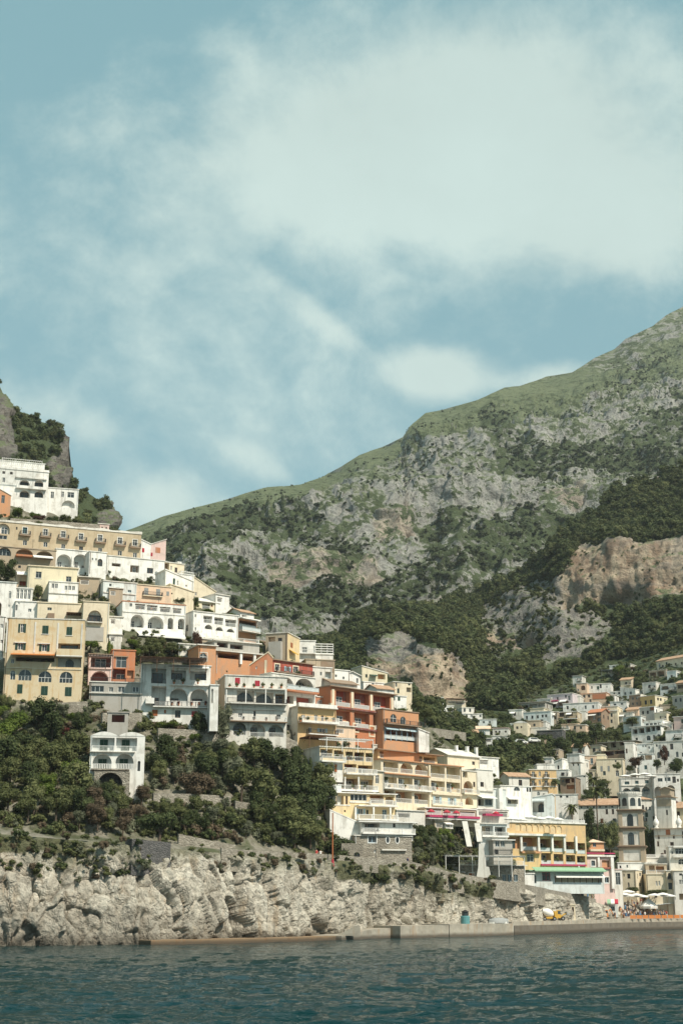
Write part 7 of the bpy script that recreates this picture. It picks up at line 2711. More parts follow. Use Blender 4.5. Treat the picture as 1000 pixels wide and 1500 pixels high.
# more of the crowded right hillside, each house small but its own
for (x0, x1, yt, yb, mt, yw, rf, lab) in (
  (776, 800, 1066, 1080, 'offwhite', -20, 'flat', 'off white house standing on the dark retaining wall'),
  (857, 872, 1030, 1046, 'cream', -20, 'flat', 'cream house between the salmon pink house and the long white house'),
  (886, 900, 1018, 1032, 'white', -26, 'flat', 'white cube right of the salmon pink house'),
  (858, 880, 1062, 1078, 'offwhite', -22, 'flat', 'off white house under the brown row of houses'),
  (905, 926, 1044, 1058, 'offwhite', -30, 'flat', 'pale house between the shutter villa and the blue stair house'),
  (917, 934, 1040, 1052, 'peach', -30, 'gable', 'peach gabled house above the blue stair house'),
  (958, 976, 1044, 1060, 'cream', -34, 'flat', 'cream house right of the square white pier'),
  (974, 1000, 1070, 1088, 'white', -22, 'flat', 'white house right of the modern white villa'),
  (966, 984, 1060, 1074, 'offwhite', -26, 'flat', 'pale block just behind the modern white villa'),
  (986, 1012, 1050, 1068, 'pink', -30, 'flat', 'pink house at the right edge above the ivy villa'),
  (898, 916, 1108, 1126, 'white', -18, 'flat', 'white house under the timber terrace'),
  (862, 880, 1092, 1108, 'cream', -26, 'flat', 'cream house at the left end of the long stone house'),
  (838, 856, 1094, 1110, 'offwhite', -24, 'gable', 'gabled pale house above the peach corner house'),
  (800, 818, 1098, 1112, 'tan', -24, 'flat', 'tan house alone among trees left of the grey row house'),
  (786, 808, 1110, 1124, 'white', -14, 'flat', 'white house behind the ochre corner palazzo'),
  (905, 932, 1126, 1142, 'blue_white', -10, 'flat', 'pale blue house just above the wide white villa'),
  (962, 990, 1122, 1138, 'white', -14, 'flat', 'white house below the ivy villa'),
  (884, 908, 1140, 1156, 'pale_yellow', -12, 'flat', 'pale yellow house left of the wide white villa'),
  (862, 886, 1148, 1166, 'offwhite', -12, 'flat', 'pale house behind the palms above the monastery'),
  (940, 960, 1000, 1014, 'offwhite', -38, 'flat', 'pale house below the dark porch house'),
  (908, 924, 996, 1008, 'cream', -30, 'gable', 'cream gabled house under the wood bungalow'),
  (966, 990, 1002, 1016, 'white', -36, 'flat', 'white house right of the yellow house roof'),
  (990, 1014, 1000, 1014, 'tan', -40, 'gable', 'tan gabled house at the right edge under the cottage'),
  (745, 764, 1040, 1054, 'offwhite', -20, 'flat', 'pale house at the far left end under the blue veranda'),
  (838, 852, 990, 1002, 'offwhite', -24, 'flat', 'pale house highest on the left above the arched beige house'),
  (786, 806, 1024, 1034, 'white', -26, 'flat', 'low white house left of the lilac house'),
  (800, 816, 1150, 1164, 'cream', -10, 'flat', 'cream house right of the ochre corner palazzo'),
  (812, 832, 1128, 1144, 'white', -18, 'flat', 'white house under the grey row house'),
  (858, 876, 1128, 1146, 'cream', -14, 'flat', 'cream block under the peach corner house'),
  (930, 950, 1128, 1140, 'offwhite', -10, 'flat', 'low pale house directly under the ivy arch house'),
  (664, 680, 1060, 1072, 'offwhite', 6, 'flat', 'pale house left below the two tier white house'),
  (684, 700, 1074, 1088, 'cream', 2, 'gable', 'cream gabled house left of the blue shutter house'),
  (628, 646, 1040, 1052, 'white', 16, 'flat', 'white house right of the green shutter house'),
  (610, 626, 1030, 1042, 'cream', 18, 'gable', 'cream gabled house under the left foot of the bare crag')):
 h = R('hillside_house', lab, 'house', x0, x1, yt, yb, mt, yw, depth=6.5, roof=rf, roofmat='tile' if rf == 'gable' else random.Random(x0).choice(('white', 'offwhite', 'grey')), over=0.12 + (x0 % 4) * 0.1)
 if x0 % 3 == 0:
  h.loggia(x0 + 2, (x0 + x1) / 2, yt + 3, yt + 8.5, 1.4, random.Random(x0).choice(('rect', 'arch')), 'tan', 'bars')
 if x0 % 2 == 0:
  h.balcony((x0 + x1) / 2, x1 - 1, (yt + yb) / 2 + 1, 1.0, 'bars', 'offwhite')
 if x0 % 4 == 1:
  h.awning(x0 + 2, x0 + 9, yt + 3, yt + 6, 1.3)
 h.done()
for (x0, x1, yt, yb, mt, yw, rf, lab) in (
  (160, 180, 862, 884, 'tan', 20, 'flat', 'small tan house left below the pale blue house'),
  (116, 146, 846, 872, 'tan', 16, 'flat', 'low tan wall house right of the white conservatory'),
  (160, 180, 904, 928, 'white', 16, 'flat', 'white stair cottage left of the arcaded villa'),
  (160, 178, 930, 946, 'offwhite', 14, 'flat', 'pale hut with a dark arch below the white stair cottage'),
  (262, 286, 944, 962, 'offwhite', 22, 'flat', 'small pale house below the right end of the arcaded villa'),
  (286, 350, 938, 948, 'tan', 28, 'flat', 'long low tan terrace below the white arched villa'),
  (204, 240, 832, 842, 'cream', 24, 'flat', 'low cream house under the right end of the white terrace house'),
  (316, 336, 872, 890, 'white', 40, 'flat', 'white house on the crest beside the cream gable house'),
  (352, 372, 898, 912, 'white', 42, 'gable', 'white gabled house above the glass balconies'),
  (424, 452, 1000, 1022, 'peach', 34, 'flat', 'peach house between the red house and the red hotel'),
  (430, 462, 1018, 1036, 'red', 34, 'flat', 'dark red house just above the orange apartment house'),
  (462, 486, 1022, 1048, 'salmon', 38, 'flat', 'salmon house left of the red hotel balconies'),
  (488, 520, 1064, 1086, 'peach', 36, 'flat', 'peach house under the left end of the red hotel'),
  (546, 562, 1092, 1110, 'offwhite', 40, 'flat', 'pale house between the tiered hotel and the long yellow hotel'),
  (545, 562, 1130, 1166, 'cream', 40, 'flat', 'cream stair house between the two yellow hotels'),
  (580, 622, 1188, 1206, 'offwhite', 34, 'flat', 'pale terrace house below the long yellow hotel'),
  (636, 660, 1202, 1222, 'tan', 32, 'flat', 'tan wall house under the restaurant terrace'),
  (745, 775, 1138, 1156, 'offwhite', 20, 'gable', 'pale gabled house above the big white block'),
  (700, 730, 1110, 1130, 'white', 34, 'flat', 'white house on the crest right of the white chimneys')):
 h = H('hillside_house', lab, 'house', x0, x1, yt, yb, mt, yw, depth=6, roof=rf, roofmat='tile' if rf == 'gable' else 'offwhite', over=0.15 + (x0 % 3) * 0.12, skirt=3)
 h.auto = yb - yt > 11
 if x0 % 2 == 0:
  h.loggia(x0 + 2, (x0 + x1) / 2 - 0.5, yt + 3, yt + 10, 1.4, 'arch' if x0 % 4 else 'rect', 'tan', 'white')
 if x0 % 3 == 0:
  h.balcony((x0 + x1) / 2 + 0.5, x1 - 0.5, yt + 11, 1.0, 'white', 'offwhite')
  h.awning((x0 + x1) / 2, x1 - 1, yt + 2.5, yt + 6, 1.4)
 h.done()
# ------------------------------------------------------------------ quays, beach, walls
def z_at(py, Y):
 return at(CX, py, Y).z
def strip(name, pts, depth, z0, z1, mat):
 """a quay or wall along a line of (x, y) points, depth metres thick away from the sea"""
 P = np.array(pts, float)
 d = np.gradient(P, axis=0)
 n = np.stack([-d[:, 1], d[:, 0]], -1)
 n /= np.linalg.norm(n, axis=1, keepdims=True)
 Q = P + n * depth
 mb = MB()
 k = len(P)
 zz0 = [z0] * k if not hasattr(z0, '__len__') else z0
 zz1 = [z1] * k if not hasattr(z1, '__len__') else z1
 for i in range(k - 1):
  a, b, c, e = P[i], P[i + 1], Q[i + 1], Q[i]
  mb.quad((*a, zz0[i]), (*b, zz0[i + 1]), (*b, zz1[i + 1]), (*a, zz1[i]))
  mb.quad((*a, zz1[i]), (*b, zz1[i + 1]), (*c, zz1[i + 1]), (*e, zz1[i]))
  mb.quad((*c, zz0[i + 1]), (*e, zz0[i]), (*e, zz1[i]), (*c, zz1[i + 1]))
 mb.quad((*P[0], zz0[0]), (*P[0], zz1[0]), (*Q[0], zz1[0]), (*Q[0], zz0[0]))
 mb.quad((*P[-1], zz0[-1]), (*Q[-1], zz0[-1]), (*Q[-1], zz1[-1]), (*P[-1], zz1[-1]))
 return mb.build(name, mat)
def gx(px, Y):
 return (at(px, 1360, Y).x, Y)
def concrete(name, col, low):
 m, t, p, out = new_mat(name)
 pos = t.add('ShaderNodeNewGeometry').outputs['Position']
 n = t.noise(pos, 0.5, 6, 0.65)
 st = t.noise(t.mapping(pos, scale=(1.2, 1.2, 0.15)), 0.8, 5, 0.65)
 c = t.mix(t.mapr(n, 0.35, 0.7), col, tuple(0.6 * x for x in col))
 c = t.mix(t.mapr(st, 0.52, 0.72, 0, 0.7, True), c, low)
 z = t.add('ShaderNodeSeparateXYZ')
 t.put(z.inputs[0], pos)
 c = t.mix(t.mapr(t.math('ADD', z.outputs[2], n), 0.7, 1.5, 0.85, 0, True), c, (0.07, 0.055, 0.04))
 t.put(p.inputs['Base Color'], c)
 t.put(p.inputs['Normal'], t.bump(n, 0.5, 0.1))
 return m
M_conc = concrete('weathered concrete', (0.42, 0.385, 0.315), (0.34, 0.21, 0.11))
M_ledge = concrete('rusty concrete ledge', (0.36, 0.25, 0.15), (0.30, 0.16, 0.07))
led = [gx(px, Y) for px, Y in ((222, 239.5), (300, 247), (345, 252), (400, 258), (480, 272), (548, 290))]
tag(strip('low_quay', led, 5.0, -1.5, 0.75, M_ledge), kind='structure')
p = [gx(px, Y) for px, Y in ((500, 274.5), (545, 288.5), (588, 295.5))]
tag(strip('quay_ramp', p, 6.0, -1.5, [0.8, 1.7, 2.0], M_conc), kind='structure')
for (a, b, ya, yb_, z) in ((586, 657, 291, 302, 2.35), (658, 752, 302.3, 318, 2.5)):
 tag(strip('quay_block', [gx(a, ya), gx(b, yb_)], 13.0, -1.5, z, M_conc), kind='structure')
q = [gx(px, Y) for px, Y in ((753, 324), (800, 338), (860, 360), (905, 383), (960, 401), (1060, 424))]
tag(strip('quay', q, 12.0, -1.5, 1.95, concrete('dark concrete', (0.20, 0.175, 0.14), (0.16, 0.12, 0.08))), kind='structure')  # lower ledge coloured darker than the wall above it
q2 = [(x, y + 5) for x, y in q]
tag(strip('quay_wall', q2, 14.0, 1.0, 2.75, M_conc), kind='structure')
M_sand = simple('beach sand', (0.30, 0.27, 0.22), 0.95)
mb = MB()
BF = [(850, 373), (905, 398), (960, 416), (1060, 436), (1200, 452)]
BL = [[(*gx(x, y + dy), z) for x, y in BF] for dy, z in ((0, 2.76), (5, 3.4), (17, 7.0), (42, 8.6))]
for ra, rb in zip(BL, BL[1:]):
 for i in range(len(BF) - 1):
  mb.quad(ra[i], ra[i + 1], rb[i + 1], rb[i])
tag(mb.build('beach', M_sand), kind='structure')
# mooring steps
mb = MB()
x0, y0 = gx(496, 276)
for i in range(6):
 mb.box(x0 + i * 0.55, x0 + 4.0, y0 + 0.2, y0 + 2.5, 0.76 + i * 0.3, 0.76 + (i + 1) * 0.3 - 0.004)
tag(mb.build('quay_steps', M_conc), kind='structure')
def along(arr, a, b, off=0.0, n=40):
 """points of the promenade edge between two photo columns"""
 cols = np.linspace(a, b, n)
 x = np.interp(cols, xs_path, arr[:, 0])
 y = np.interp(cols, xs_path, arr[:, 1]) + off
 z = np.interp(cols, xs_path, arr[:, 2])
 return [(u, v) for u, v in zip(x, y)], z
xs_path = np.linspace(-160, 905, 160)
for (a, b, lo, hi, label) in ((325, 486, 3.0, 0.9, 'rubble parapet along the cliff path left of the red mast'),
       (492, 640, 2.0, 0.9, 'rubble parapet along the cliff path below the tiered hotel'),
       (640, 800, 3.2, 0.9, 'rubble parapet descending to the beach below the stone deck house'),
       (800, 872, 3.5, 0.8, 'rubble parapet under the green roofed restaurant')):
 P_, z = along(PATH_OUT, a, b, -0.35)
 tag(strip('stone_parapet', P_, 0.45, list(z - lo), list(z + hi), M_stone), label, 'wall', 'stone parapets along the cliff path')
P_, z = along(PATH_OUT, 197, 253, -2.8, 12)
tag(strip('dark_buttress', P_, 3.0, list(z - 5.0), list(z + 0.9), M_darkstone), 'tall dark grey stone buttress built into the sea cliff below the pine', 'wall')
# terrace walls on the slope
for (pts, hgt, label) in (([(225, 1172), (280, 1173), (338, 1176)], 1.3, 'dry stone terrace wall below the brown bush and the olives'),
      ([(52, 1046), (90, 1046), (128, 1044)], 2.4, 'pale terrace wall among bushes under the ochre palazzo'),
      ([(150, 1062), (180, 1061), (208, 1062)], 2.5, 'grey terrace wall just above the small white arched house'),
      ([(232, 1078), (280, 1080), (322, 1083)], 1.6, 'low garden wall below the big white villa'),
      ([(345, 1182), (400, 1190), (470, 1205)], 1.2, 'stone terrace wall under the dark trees left of the red mast'),
      ([(400, 1090), (418, 1096), (436, 1104)], 2.5, 'short stone wall below the stained white villa'),
      ([(262, 1228), (310, 1238), (345, 1244)], 0.8, 'rubble wall with a small arch right of the pine'),
      ([(15, 775), (80, 779), (146, 784)], 3.2, 'brown garden wall with buttresses between the top villa and the palazzo')):
 L_ = [at(x, y, float(D_hill(x, y)) - 0.6) for x, y in pts]
 tag(strip('terrace_wall', [(v.x, v.y) for v in L_], 0.6, [v.z - 2.5 for v in L_], [v.z + hgt for v in L_], M_stone), label, 'wall', 'dry stone terrace walls')
# road viaducts
for (pts, hgt, label, mt) in (([(598, 1066), (640, 1070), (682, 1076)], 0.6, 'grey road wall crossing the slope right of the red hotel', M_stone),
       ([(742, 1097), (770, 1095), (800, 1090)], 1.6, 'dark road wall with two parked vans in the right valley', pm('brown'))):
 L_ = [at(x, y, {598: 402, 640: 420, 682: 440, 742: 486, 770: 496, 800: 500}[x]) for x, y in pts]
 tag(strip('road_wall', [(v.x, v.y) for v in L_], 4.0, [v.z - 2.0 for v in L_], [v.z + hgt for v in L_], mt), label, 'wall', 'road walls')
# small white house with cross vaults among the trees
h = House('small_vaulted_house', 'small white house with two arches and dark green doors alone among the trees', 'house', 132, 212, 1078, 1137, 'white', 8, depth=8, Y=271, roof='vault2', roofmat='white', over=0.05, skirt=5, group=G_LEFT)
h.loggia(135, 168, 1080.5, 1100, 1.2, 'rect', 'blue_white', 'white', wins=((0.52, 1.5, 2.3, 'shut', 'green'),))
h.loggia(170.5, 201, 1081, 1100.5, 1.2, 'rect', 'blue_white', 'white', wins=((0.45, 1.5, 2.3, 'shut', 'green'),))
h.loggia(136, 164, 1104, 1126.5, 1.8, 'arch', 'blue_white', 'balus', wins=((0.5, 1.6, 2.0, 'shut', 'green'),))
h.loggia(169.5, 196, 1103.5, 1126.5, 1.8, 'arch', 'blue_white', 'balus', wins=((0.45, 1.6, 2.0, 'shut', 'green'),))
h.win(203.8, 1122, 4, 15, 'archdark', 'dark')
h.slab(132.2, 198, 1100.8, 1102, 0.5, 'offwhite')
h.slab(134, 190, 1127, 1129, 1.6, 'stone', 'terrace_edge')
h.done()
h = House('stone_cellar_arch', 'grey stone cellar with a wide dark arch under the small vaulted house', 'cellar', 138, 190, 1130, 1160, 'stone', 8, depth=5, Y=268, roof='none', skirt=4, group=G_LEFT)
h.loggia(143, 180, 1131.5, 1158, 2.5, 'arch', 'darkstone')
h.done()
h = House('stone_shelter', 'ruined stone shelter with a square dark opening above the vaulted house', 'shelter', 158, 188, 1044, 1062, 'grey', 8, depth=4, Y=288, roofmat='grey', skirt=2, group=G_LEFT)
h.loggia(164, 183, 1046.5, 1058, 2.0, 'rect', 'maroon')
h.done()
# ------------------------------------------------------------------ trees one can tell apart
CROWNS = {
 'dark': ('dark_crown', M_leaf_dark, [(300 + i, 3.6, 3.4, 13, 1500, 0.55) for i in range(3)]),
 'mid': ('green_crown', M_leaf_mid, [(320 + i, 3.6, 3.0, 12, 1400, 0.52) for i in range(3)]),
 'grey': ('olive_crown', M_leaf_grey, [(340 + i, 3.4, 2.8, 14, 1500, 0.42) for i in range(3)]),
 'brown': ('dry_crown', M_leaf_brown, [(360, 3.4, 2.6, 14, 1500, 0.42)]),
 'bright': ('bright_crown', M_leaf_bright, [(380 + i, 3.2, 2.2, 11, 1100, 0.45) for i in range(2)])}
CM = {}
for k, (nm, mt, specs) in CROWNS.items():
 CM[k] = [crown_mesh(nm, mt, sd, rx, rz, lb, nl, lf, flat=0.9, zc=rz * 0.9) for (sd, rx, rz, lb, nl, lf) in specs]
CM['red'] = [crown_mesh('flower_crown', leaf_mat('magenta flowers', (0.16, 0.02, 0.035), (0.10, 0.06, 0.03), (0.20, 0.02, 0.05)), 399, 3.2, 2.2, 10, 900, 0.4, zc=2.0)]
CM['ivy'] = [crown_mesh('ivy_crown', leaf_mat('dark red ivy leaves', (0.055, 0.028, 0.022), (0.10, 0.055, 0.035), (0.04, 0.04, 0.02)), 398, 3.2, 2.8, 12, 1200, 0.45, zc=2.2)]
mb = MB()
mb.tube((0, 0, -2.0), (0.15, 0.05, 1.6), 0.30, 0.22, 7)
mb.tube((0.15, 0.05, 1.6), (1.0, 0.3, 3.4), 0.18, 0.08, 6)
mb.tube((0.15, 0.05, 1.6), (-0.9, -0.2, 3.6), 0.17, 0.07, 6)
mb.tube((0.15, 0.05, 1.6), (0.1, 0.9, 3.8), 0.16, 0.07, 6)
TRUNK = mb.mesh('trunk', M_bark)
RT = random.Random(77)
def tree(px, py, wpx, hpx, kind, label, group=None, name=None, Y=None, cat=None, D=D_hill):
 """a tree whose foot is at pixel (px, py) and whose crown is wpx by hpx pixels"""
 if Y is None:
  Y = float(D(px, py)) - 0.8
 P_ = at(px, py, Y)
 m = Y / F
 sx = wpx * m / 7.4
 sz = hpx * m / 6.6
 bush = kind in ('brown', 'bright', 'red', 'ivy') or hpx * m < 4.0
 nm = name or ('bush' if bush else 'tree')
 root = empty(nm, P_, RT.uniform(0, 6.28))
 tag(root, label, cat or nm, group)
 root.scale = (sx, sx * RT.uniform(0.85, 1.1), sz)
 use_mesh('trunk', TRUNK, root)
 use_mesh('crown', RT.choice(CM[kind]), root)
 return root
def grove(poly, n, kinds, size, labels, group, gap=0.55, D=D_hill, seed=1, aspect=(0.85, 1.15), dy=0):
 """individual trees spread over an outline, nearer ones lower in the picture"""
 r = random.Random(seed)
 xs_ = [p_[0] for p_ in poly]
 ys_ = [p_[1] for p_ in poly]
 out, tries = [], 0
 while len(out) < n and tries < 6000:
  tries += 1
  x, y = r.uniform(min(xs_), max(xs_)), r.uniform(min(ys_), max(ys_))
  if not in_poly(np.array([x]), np.array([y]), poly)[0]:
   continue
  w = r.uniform(*size)
  if any((x - a) ** 2 + (y - b) ** 2 * 2.2 < (gap * (w + c) / 2) ** 2 for a, b, c in out):
   continue
  out.append((x, y, w))
 ks = [r.choice(kinds) for _ in out]
 for k in set(ks):
  mem = [i for i in range(len(out)) if ks[i] == k]
  own = {}
  if len(mem) > 1:
   for word, key in (('largest', lambda i: -out[i][2]), ('smallest', lambda i: out[i][2]), ('leftmost', lambda i: out[i][0]), ('rightmost', lambda i: -out[i][0]),
       ('uppermost', lambda i: out[i][1]), ('lowest', lambda i: -out[i][1])):
    b = min(mem, key=key)
    if b not in own:
     own[b] = word + ' '
  for i in mem:
   x, y, w = out[i]
   tree(x, y, w, w * r.uniform(*aspect), k, own.get(i, '') + labels[k], group, D=D)
gl = 'trees in the thicket left of the small vaulted house'
grove([(-20, 1075), (70, 1065), (125, 1085), (130, 1130), (128, 1190), (60, 1205), (-20, 1195)], 28, ['dark', 'mid', 'mid', 'mid', 'bright'], (34, 50),
 {'dark': 'dark green tree in the dense thicket left of the small vaulted house', 'mid': 'olive green tree in the dense thicket left of the small vaulted house', 'bright': 'bright green bush in the dense thicket left of the small vaulted house'}, gl, 0.5, seed=3)
grove([(-20, 1035), (60, 1040), (130, 1050), (128, 1075), (60, 1062), (-20, 1070)], 16, ['mid', 'bright', 'dark', 'grey'], (16, 30),
 {'mid': 'green bush on the rough slope under the ochre palazzo', 'bright': 'bright yellow green bush on the slope under the ochre palazzo',
 'dark': 'dark bush on the rough slope under the ochre palazzo', 'grey': 'pale grey green bush on the slope under the ochre palazzo'}, 'bushes under the ochre palazzo', 0.5, seed=4)
grove([(216, 1100), (250, 1098), (345, 1098), (350, 1150), (330, 1166), (225, 1164)], 13, ['grey', 'mid', 'grey', 'dark'], (26, 44),
 {'grey': 'grey green olive tree between the small vaulted house and the dark trees', 'mid': 'green tree between the small vaulted house and the dark trees',
 'dark': 'dark tree between the small vaulted house and the stained white villa'}, 'trees right of the small vaulted house', 0.5, seed=5)
tree(283, 1166, 52, 46, 'brown', 'large brown dried out bush right of the small vaulted house', name='dry_bush', cat='bush')
tree(300, 1160, 34, 34, 'brown', 'smaller brown dry bush beside the large brown one', name='dry_bush', cat='bush')
grove([(350, 1112), (425, 1115), (470, 1140), (482, 1195), (478, 1240), (430, 1235), (385, 1220), (350, 1160)], 19, ['dark', 'mid', 'mid', 'dark'], (32, 52),
 {'dark': 'dark green tree in the tall thicket left of the tiered hotel', 'mid': 'olive green tree in the tall thicket left of the tiered hotel'}, 'trees left of the tiered hotel', 0.48, seed=6)
grove([(130, 1165), (215, 1150), (222, 1205), (195, 1220), (130, 1215), (110, 1205)], 18, ['mid', 'grey', 'dark', 'brown'], (20, 36),
 {'mid': 'green bush below the small vaulted house', 'grey': 'grey green bush below the small vaulted house', 'dark': 'dark bush below the small vaulted house',
 'brown': 'brownish bush below the small vaulted house'}, 'bushes below the small vaulted house', 0.5, seed=7)
grove([(225, 1182), (345, 1185), (350, 1225), (270, 1218), (225, 1200)], 14, ['mid', 'grey', 'dark'], (16, 28),
 {'mid': 'small green bush on the dry slope right of the pine', 'grey': 'small grey bush on the dry slope right of the pine', 'dark': 'small dark bush on the dry slope right of the pine'},
 'bushes right of the pine', 0.5, seed=8)
grove([(350, 1200), (470, 1215), (480, 1238), (350, 1230)], 10, ['mid', 'dark', 'grey'], (14, 26),
 {'mid': 'small green bush at the foot of the thicket above the cliff path', 'grey': 'small grey bush at the foot of the thicket above the cliff path',
 'dark': 'small dark bush at the foot of the thicket above the cliff path'}, 'bushes above the cliff path', 0.5, seed=9)
grove([(605, 1225), (650, 1230), (655, 1262), (625, 1268), (603, 1260)], 10, ['mid', 'grey', 'dark'], (12, 24),
 {'mid': 'green bush on the cliff right of the stone basement', 'grey': 'grey bush on the cliff right of the stone basement', 'dark': 'dark bush on the cliff right of the stone basement'},
 'bushes right of the stone basement', 0.5, seed=10)
grove([(640, 1210), (740, 1232), (745, 1255), (700, 1252), (640, 1240)], 14, ['mid', 'bright', 'dark', 'grey'], (12, 24),
 {'mid': 'green bush on the steep bank under the restaurant terrace', 'grey': 'grey bush on the steep bank under the restaurant terrace', 'dark': 'dark bush on the steep bank under the restaurant terrace',
 'bright': 'bright bush on the steep bank under the restaurant terrace'}, 'bushes under the restaurant terrace', 0.5, seed=11)
grove([(183, 945), (215, 942), (280, 950), (282, 964), (215, 962), (183, 962)], 12, ['bright', 'mid'], (16, 26),
 {'bright': 'bright leafy shrub in the vine garden under the arcaded villa', 'mid': 'green shrub in the vine garden under the arcaded villa'}, 'garden under the arcaded villa', 0.45, seed=12, aspect=(0.6, 0.9))
grove([(22, 752), (60, 760), (140, 772), (142, 783), (60, 776), (22, 770)], 11, ['mid', 'ivy', 'bright', 'dark'], (18, 28),
 {'mid': 'green hedge bush on the garden terrace above the palazzo', 'ivy': 'reddish dark hedge bush on the garden terrace above the palazzo', 'bright': 'bright hedge bush on the garden terrace above the palazzo',
 'dark': 'dark hedge bush on the garden terrace above the palazzo'}, 'hedges above the palazzo', 0.45, seed=13, aspect=(0.55, 0.8))
grove([(640, 1075), (700, 1085), (705, 1112), (680, 1112), (640, 1095)], 9, ['dark', 'mid'], (24, 36),
 {'dark': 'dark tree above the long yellow hotel roof', 'mid': 'green tree above the long yellow hotel roof'}, 'trees above the yellow hotel', 0.5, seed=14, D=D_val)
for (x, y, w, q, k, lab) in (
  (325, 1083, 36, 62, 'grey', 'tall grey green olive tree between the big white villa and the stained villa'),
  (292, 1075, 32, 34, 'dark', 'dark round tree in front of the big white villa'), (285, 1084, 20, 14, 'bright', 'bright green low bush in front of the big white villa'),
  (10, 848, 34, 34, 'dark', 'dark leafy hedge under the arcaded terrace at the left'), (88, 868, 24, 26, 'bright', 'yellow green vine tree in front of the pale yellow house'),
  (56, 876, 16, 22, 'mid', 'small olive tree at the left corner of the pale yellow house'), (160, 966, 14, 50, 'bright', 'tall creeper column beside the cream arch house'),
  (133, 950, 30, 18, 'bright', 'pale green bush under the cream arch house'), (97, 1076, 22, 16, 'red', 'red flowering bush left of the small vaulted house'),
  (288, 952, 18, 40, 'ivy', 'dark red creeper hanging beside the arcaded villa'), (322, 975, 18, 24, 'bright', 'yellowish bush on the orange house terrace'),
  (383, 972, 24, 14, 'bright', 'yellow blooming bush right of the orange house terrace'), (148, 1013, 30, 15, 'mid', 'vine spilling over the grey terrace house'),
  (245, 1066, 44, 14, 'bright', 'row of low green shrubs under the big white villa'), (427, 1047, 12, 16, 'dark', 'small dark bush left of the orange apartment house'),
  (430, 1140, 14, 40, 'dark', 'slim dark cypress left of the tiered hotel'), (450, 1150, 16, 46, 'dark', 'second slim cypress close to the tiered hotel wall'),
  (533, 1082, 20, 22, 'bright', 'green bush below the salmon wall of the red hotel'), (590, 1096, 40, 14, 'bright', 'long bright hedge under the vine veranda wing'),
  (583, 1046, 40, 12, 'bright', 'bright vine covering the pergola of the veranda wing'), (513, 1036, 16, 8, 'bright', 'small vine on the red hotel balcony'),
  (622, 1055, 30, 26, 'mid', 'green tree just right of the green shutter house'), (612, 1040, 24, 22, 'mid', 'light green tree below the bare crag'),
  (748, 1192, 14, 20, 'mid', 'dense green shrub in front of the big white block'), (500, 1264, 56, 36, 'dark', 'dark hanging hedge beside the red mast'),
  (528, 1290, 60, 26, 'mid', 'long green hedge hanging over the path below the stone gatehouse'), (575, 1290, 30, 24, 'mid', 'short green hedge below the stone basement'),
  (640, 1186, 36, 8, 'bright', 'bright vine on top of the restaurant pergola'), (305, 898, 30, 7, 'bright', 'trimmed yellow green hedge on the white arched villa roof'),
  (335, 903, 30, 7, 'bright', 'second trimmed hedge on the white arched villa roof'), (262, 884, 24, 10, 'dark', 'dark potted shrubs above the arcaded villa roof'),
  (285, 888, 14, 16, 'dark', 'dark shrub at the right end of the arcaded villa roof'), (375, 932, 16, 14, 'mid', 'green bush right of the glass balcony house')):
 tree(x, y, w, q, k, lab)
for (x, y, w, q, k, lab, Y) in (
  (868, 1238, 38, 58, 'dark', 'big round dark tree left of the bell tower', 430), (893, 1246, 30, 44, 'mid', 'lighter green tree close to the left of the bell tower', 432),
  (833, 1226, 22, 20, 'mid', 'green bush at the right end of the ochre terrace', 400), (855, 1244, 24, 20, 'mid', 'green bush below the big round tree', 412),
  (952, 1262, 20, 52, 'dark', 'dark tree between the bell tower and the church', 446), (950, 1238, 22, 22, 'bright', 'bright shrub right of the bell tower', 448),
  (880, 1170, 32, 26, 'dark', 'dark tree below the cream side house', 470), (903, 1128, 16, 13, 'mid', 'round green tree left of the cream side house', 480),
  (922, 1130, 14, 10, 'mid', 'small round tree under the ivy arch house', 484), (930, 1120, 30, 16, 'ivy', 'dark red ivy mass under the white corner block', 482),
  (972, 1112, 18, 28, 'ivy', 'dark red ivy hanging on the ivy villa', 480), (990, 1130, 24, 22, 'dark', 'dark bush below the ivy villa', 478),
  (962, 1124, 14, 13, 'mid', 'round tree in front of the ivy villa', 484), (900, 1086, 26, 20, 'mid', 'green tree above the long stone house', 520),
  (872, 1082, 26, 24, 'dark', 'dark tree left of the long stone house', 528), (893, 1032, 16, 14, 'dark', 'dark tree right of the salmon pink house', 596),
  (925, 1062, 26, 12, 'mid', 'green shrubs above the modern white villa', 560), (905, 985, 20, 16, 'bright', 'bright tree under the wood bungalow', 648),
  (960, 1014, 24, 18, 'mid', 'green tree below the dark porch house', 622), (992, 1012, 26, 22, 'mid', 'green tree near the right edge below the cottage', 618),
  (985, 1056, 32, 26, 'mid', 'green tree below the tan garden wall at the right', 560), (850, 1098, 30, 26, 'dark', 'dark tree left of the peach corner house', 500),
  (823, 1104, 30, 24, 'dark', 'dark tree above the grey row house', 505), (740, 1068, 24, 26, 'dark', 'dark tree left of the cream round house', 552),
  (689, 1066, 16, 16, 'dark', 'dark tree below the two tier white house', 545), (985, 1182, 22, 14, 'red', 'red flowering bush behind the church tower', 458),
  (1000, 1192, 24, 14, 'mid', 'green hedge at the right edge above the chapel', 456), (926, 1306, 22, 7, 'mid', 'green vine pergola left part in front of the cream beach house', 420),
  (960, 1312, 44, 9, 'mid', 'long green vine roof in front of the beach houses', 419), (862, 1176, 24, 22, 'dark', 'dark tree above the monastery roof', 456),
  (812, 1150, 10, 10, 'mid', 'little bush right of the ochre corner palazzo', 428), (800, 1176, 16, 8, 'mid', 'low shrubs in front of the garden gate house', 414)):
 tree(x, y, w, q, k, lab, Y=Y)
POT = MB().lathe([(0.02, 0), (0.17, 0.001), (0.24, 0.42), (0.21, 0.43), (0.02, 0.38)], 10).mesh('pot', pm('salmon'))
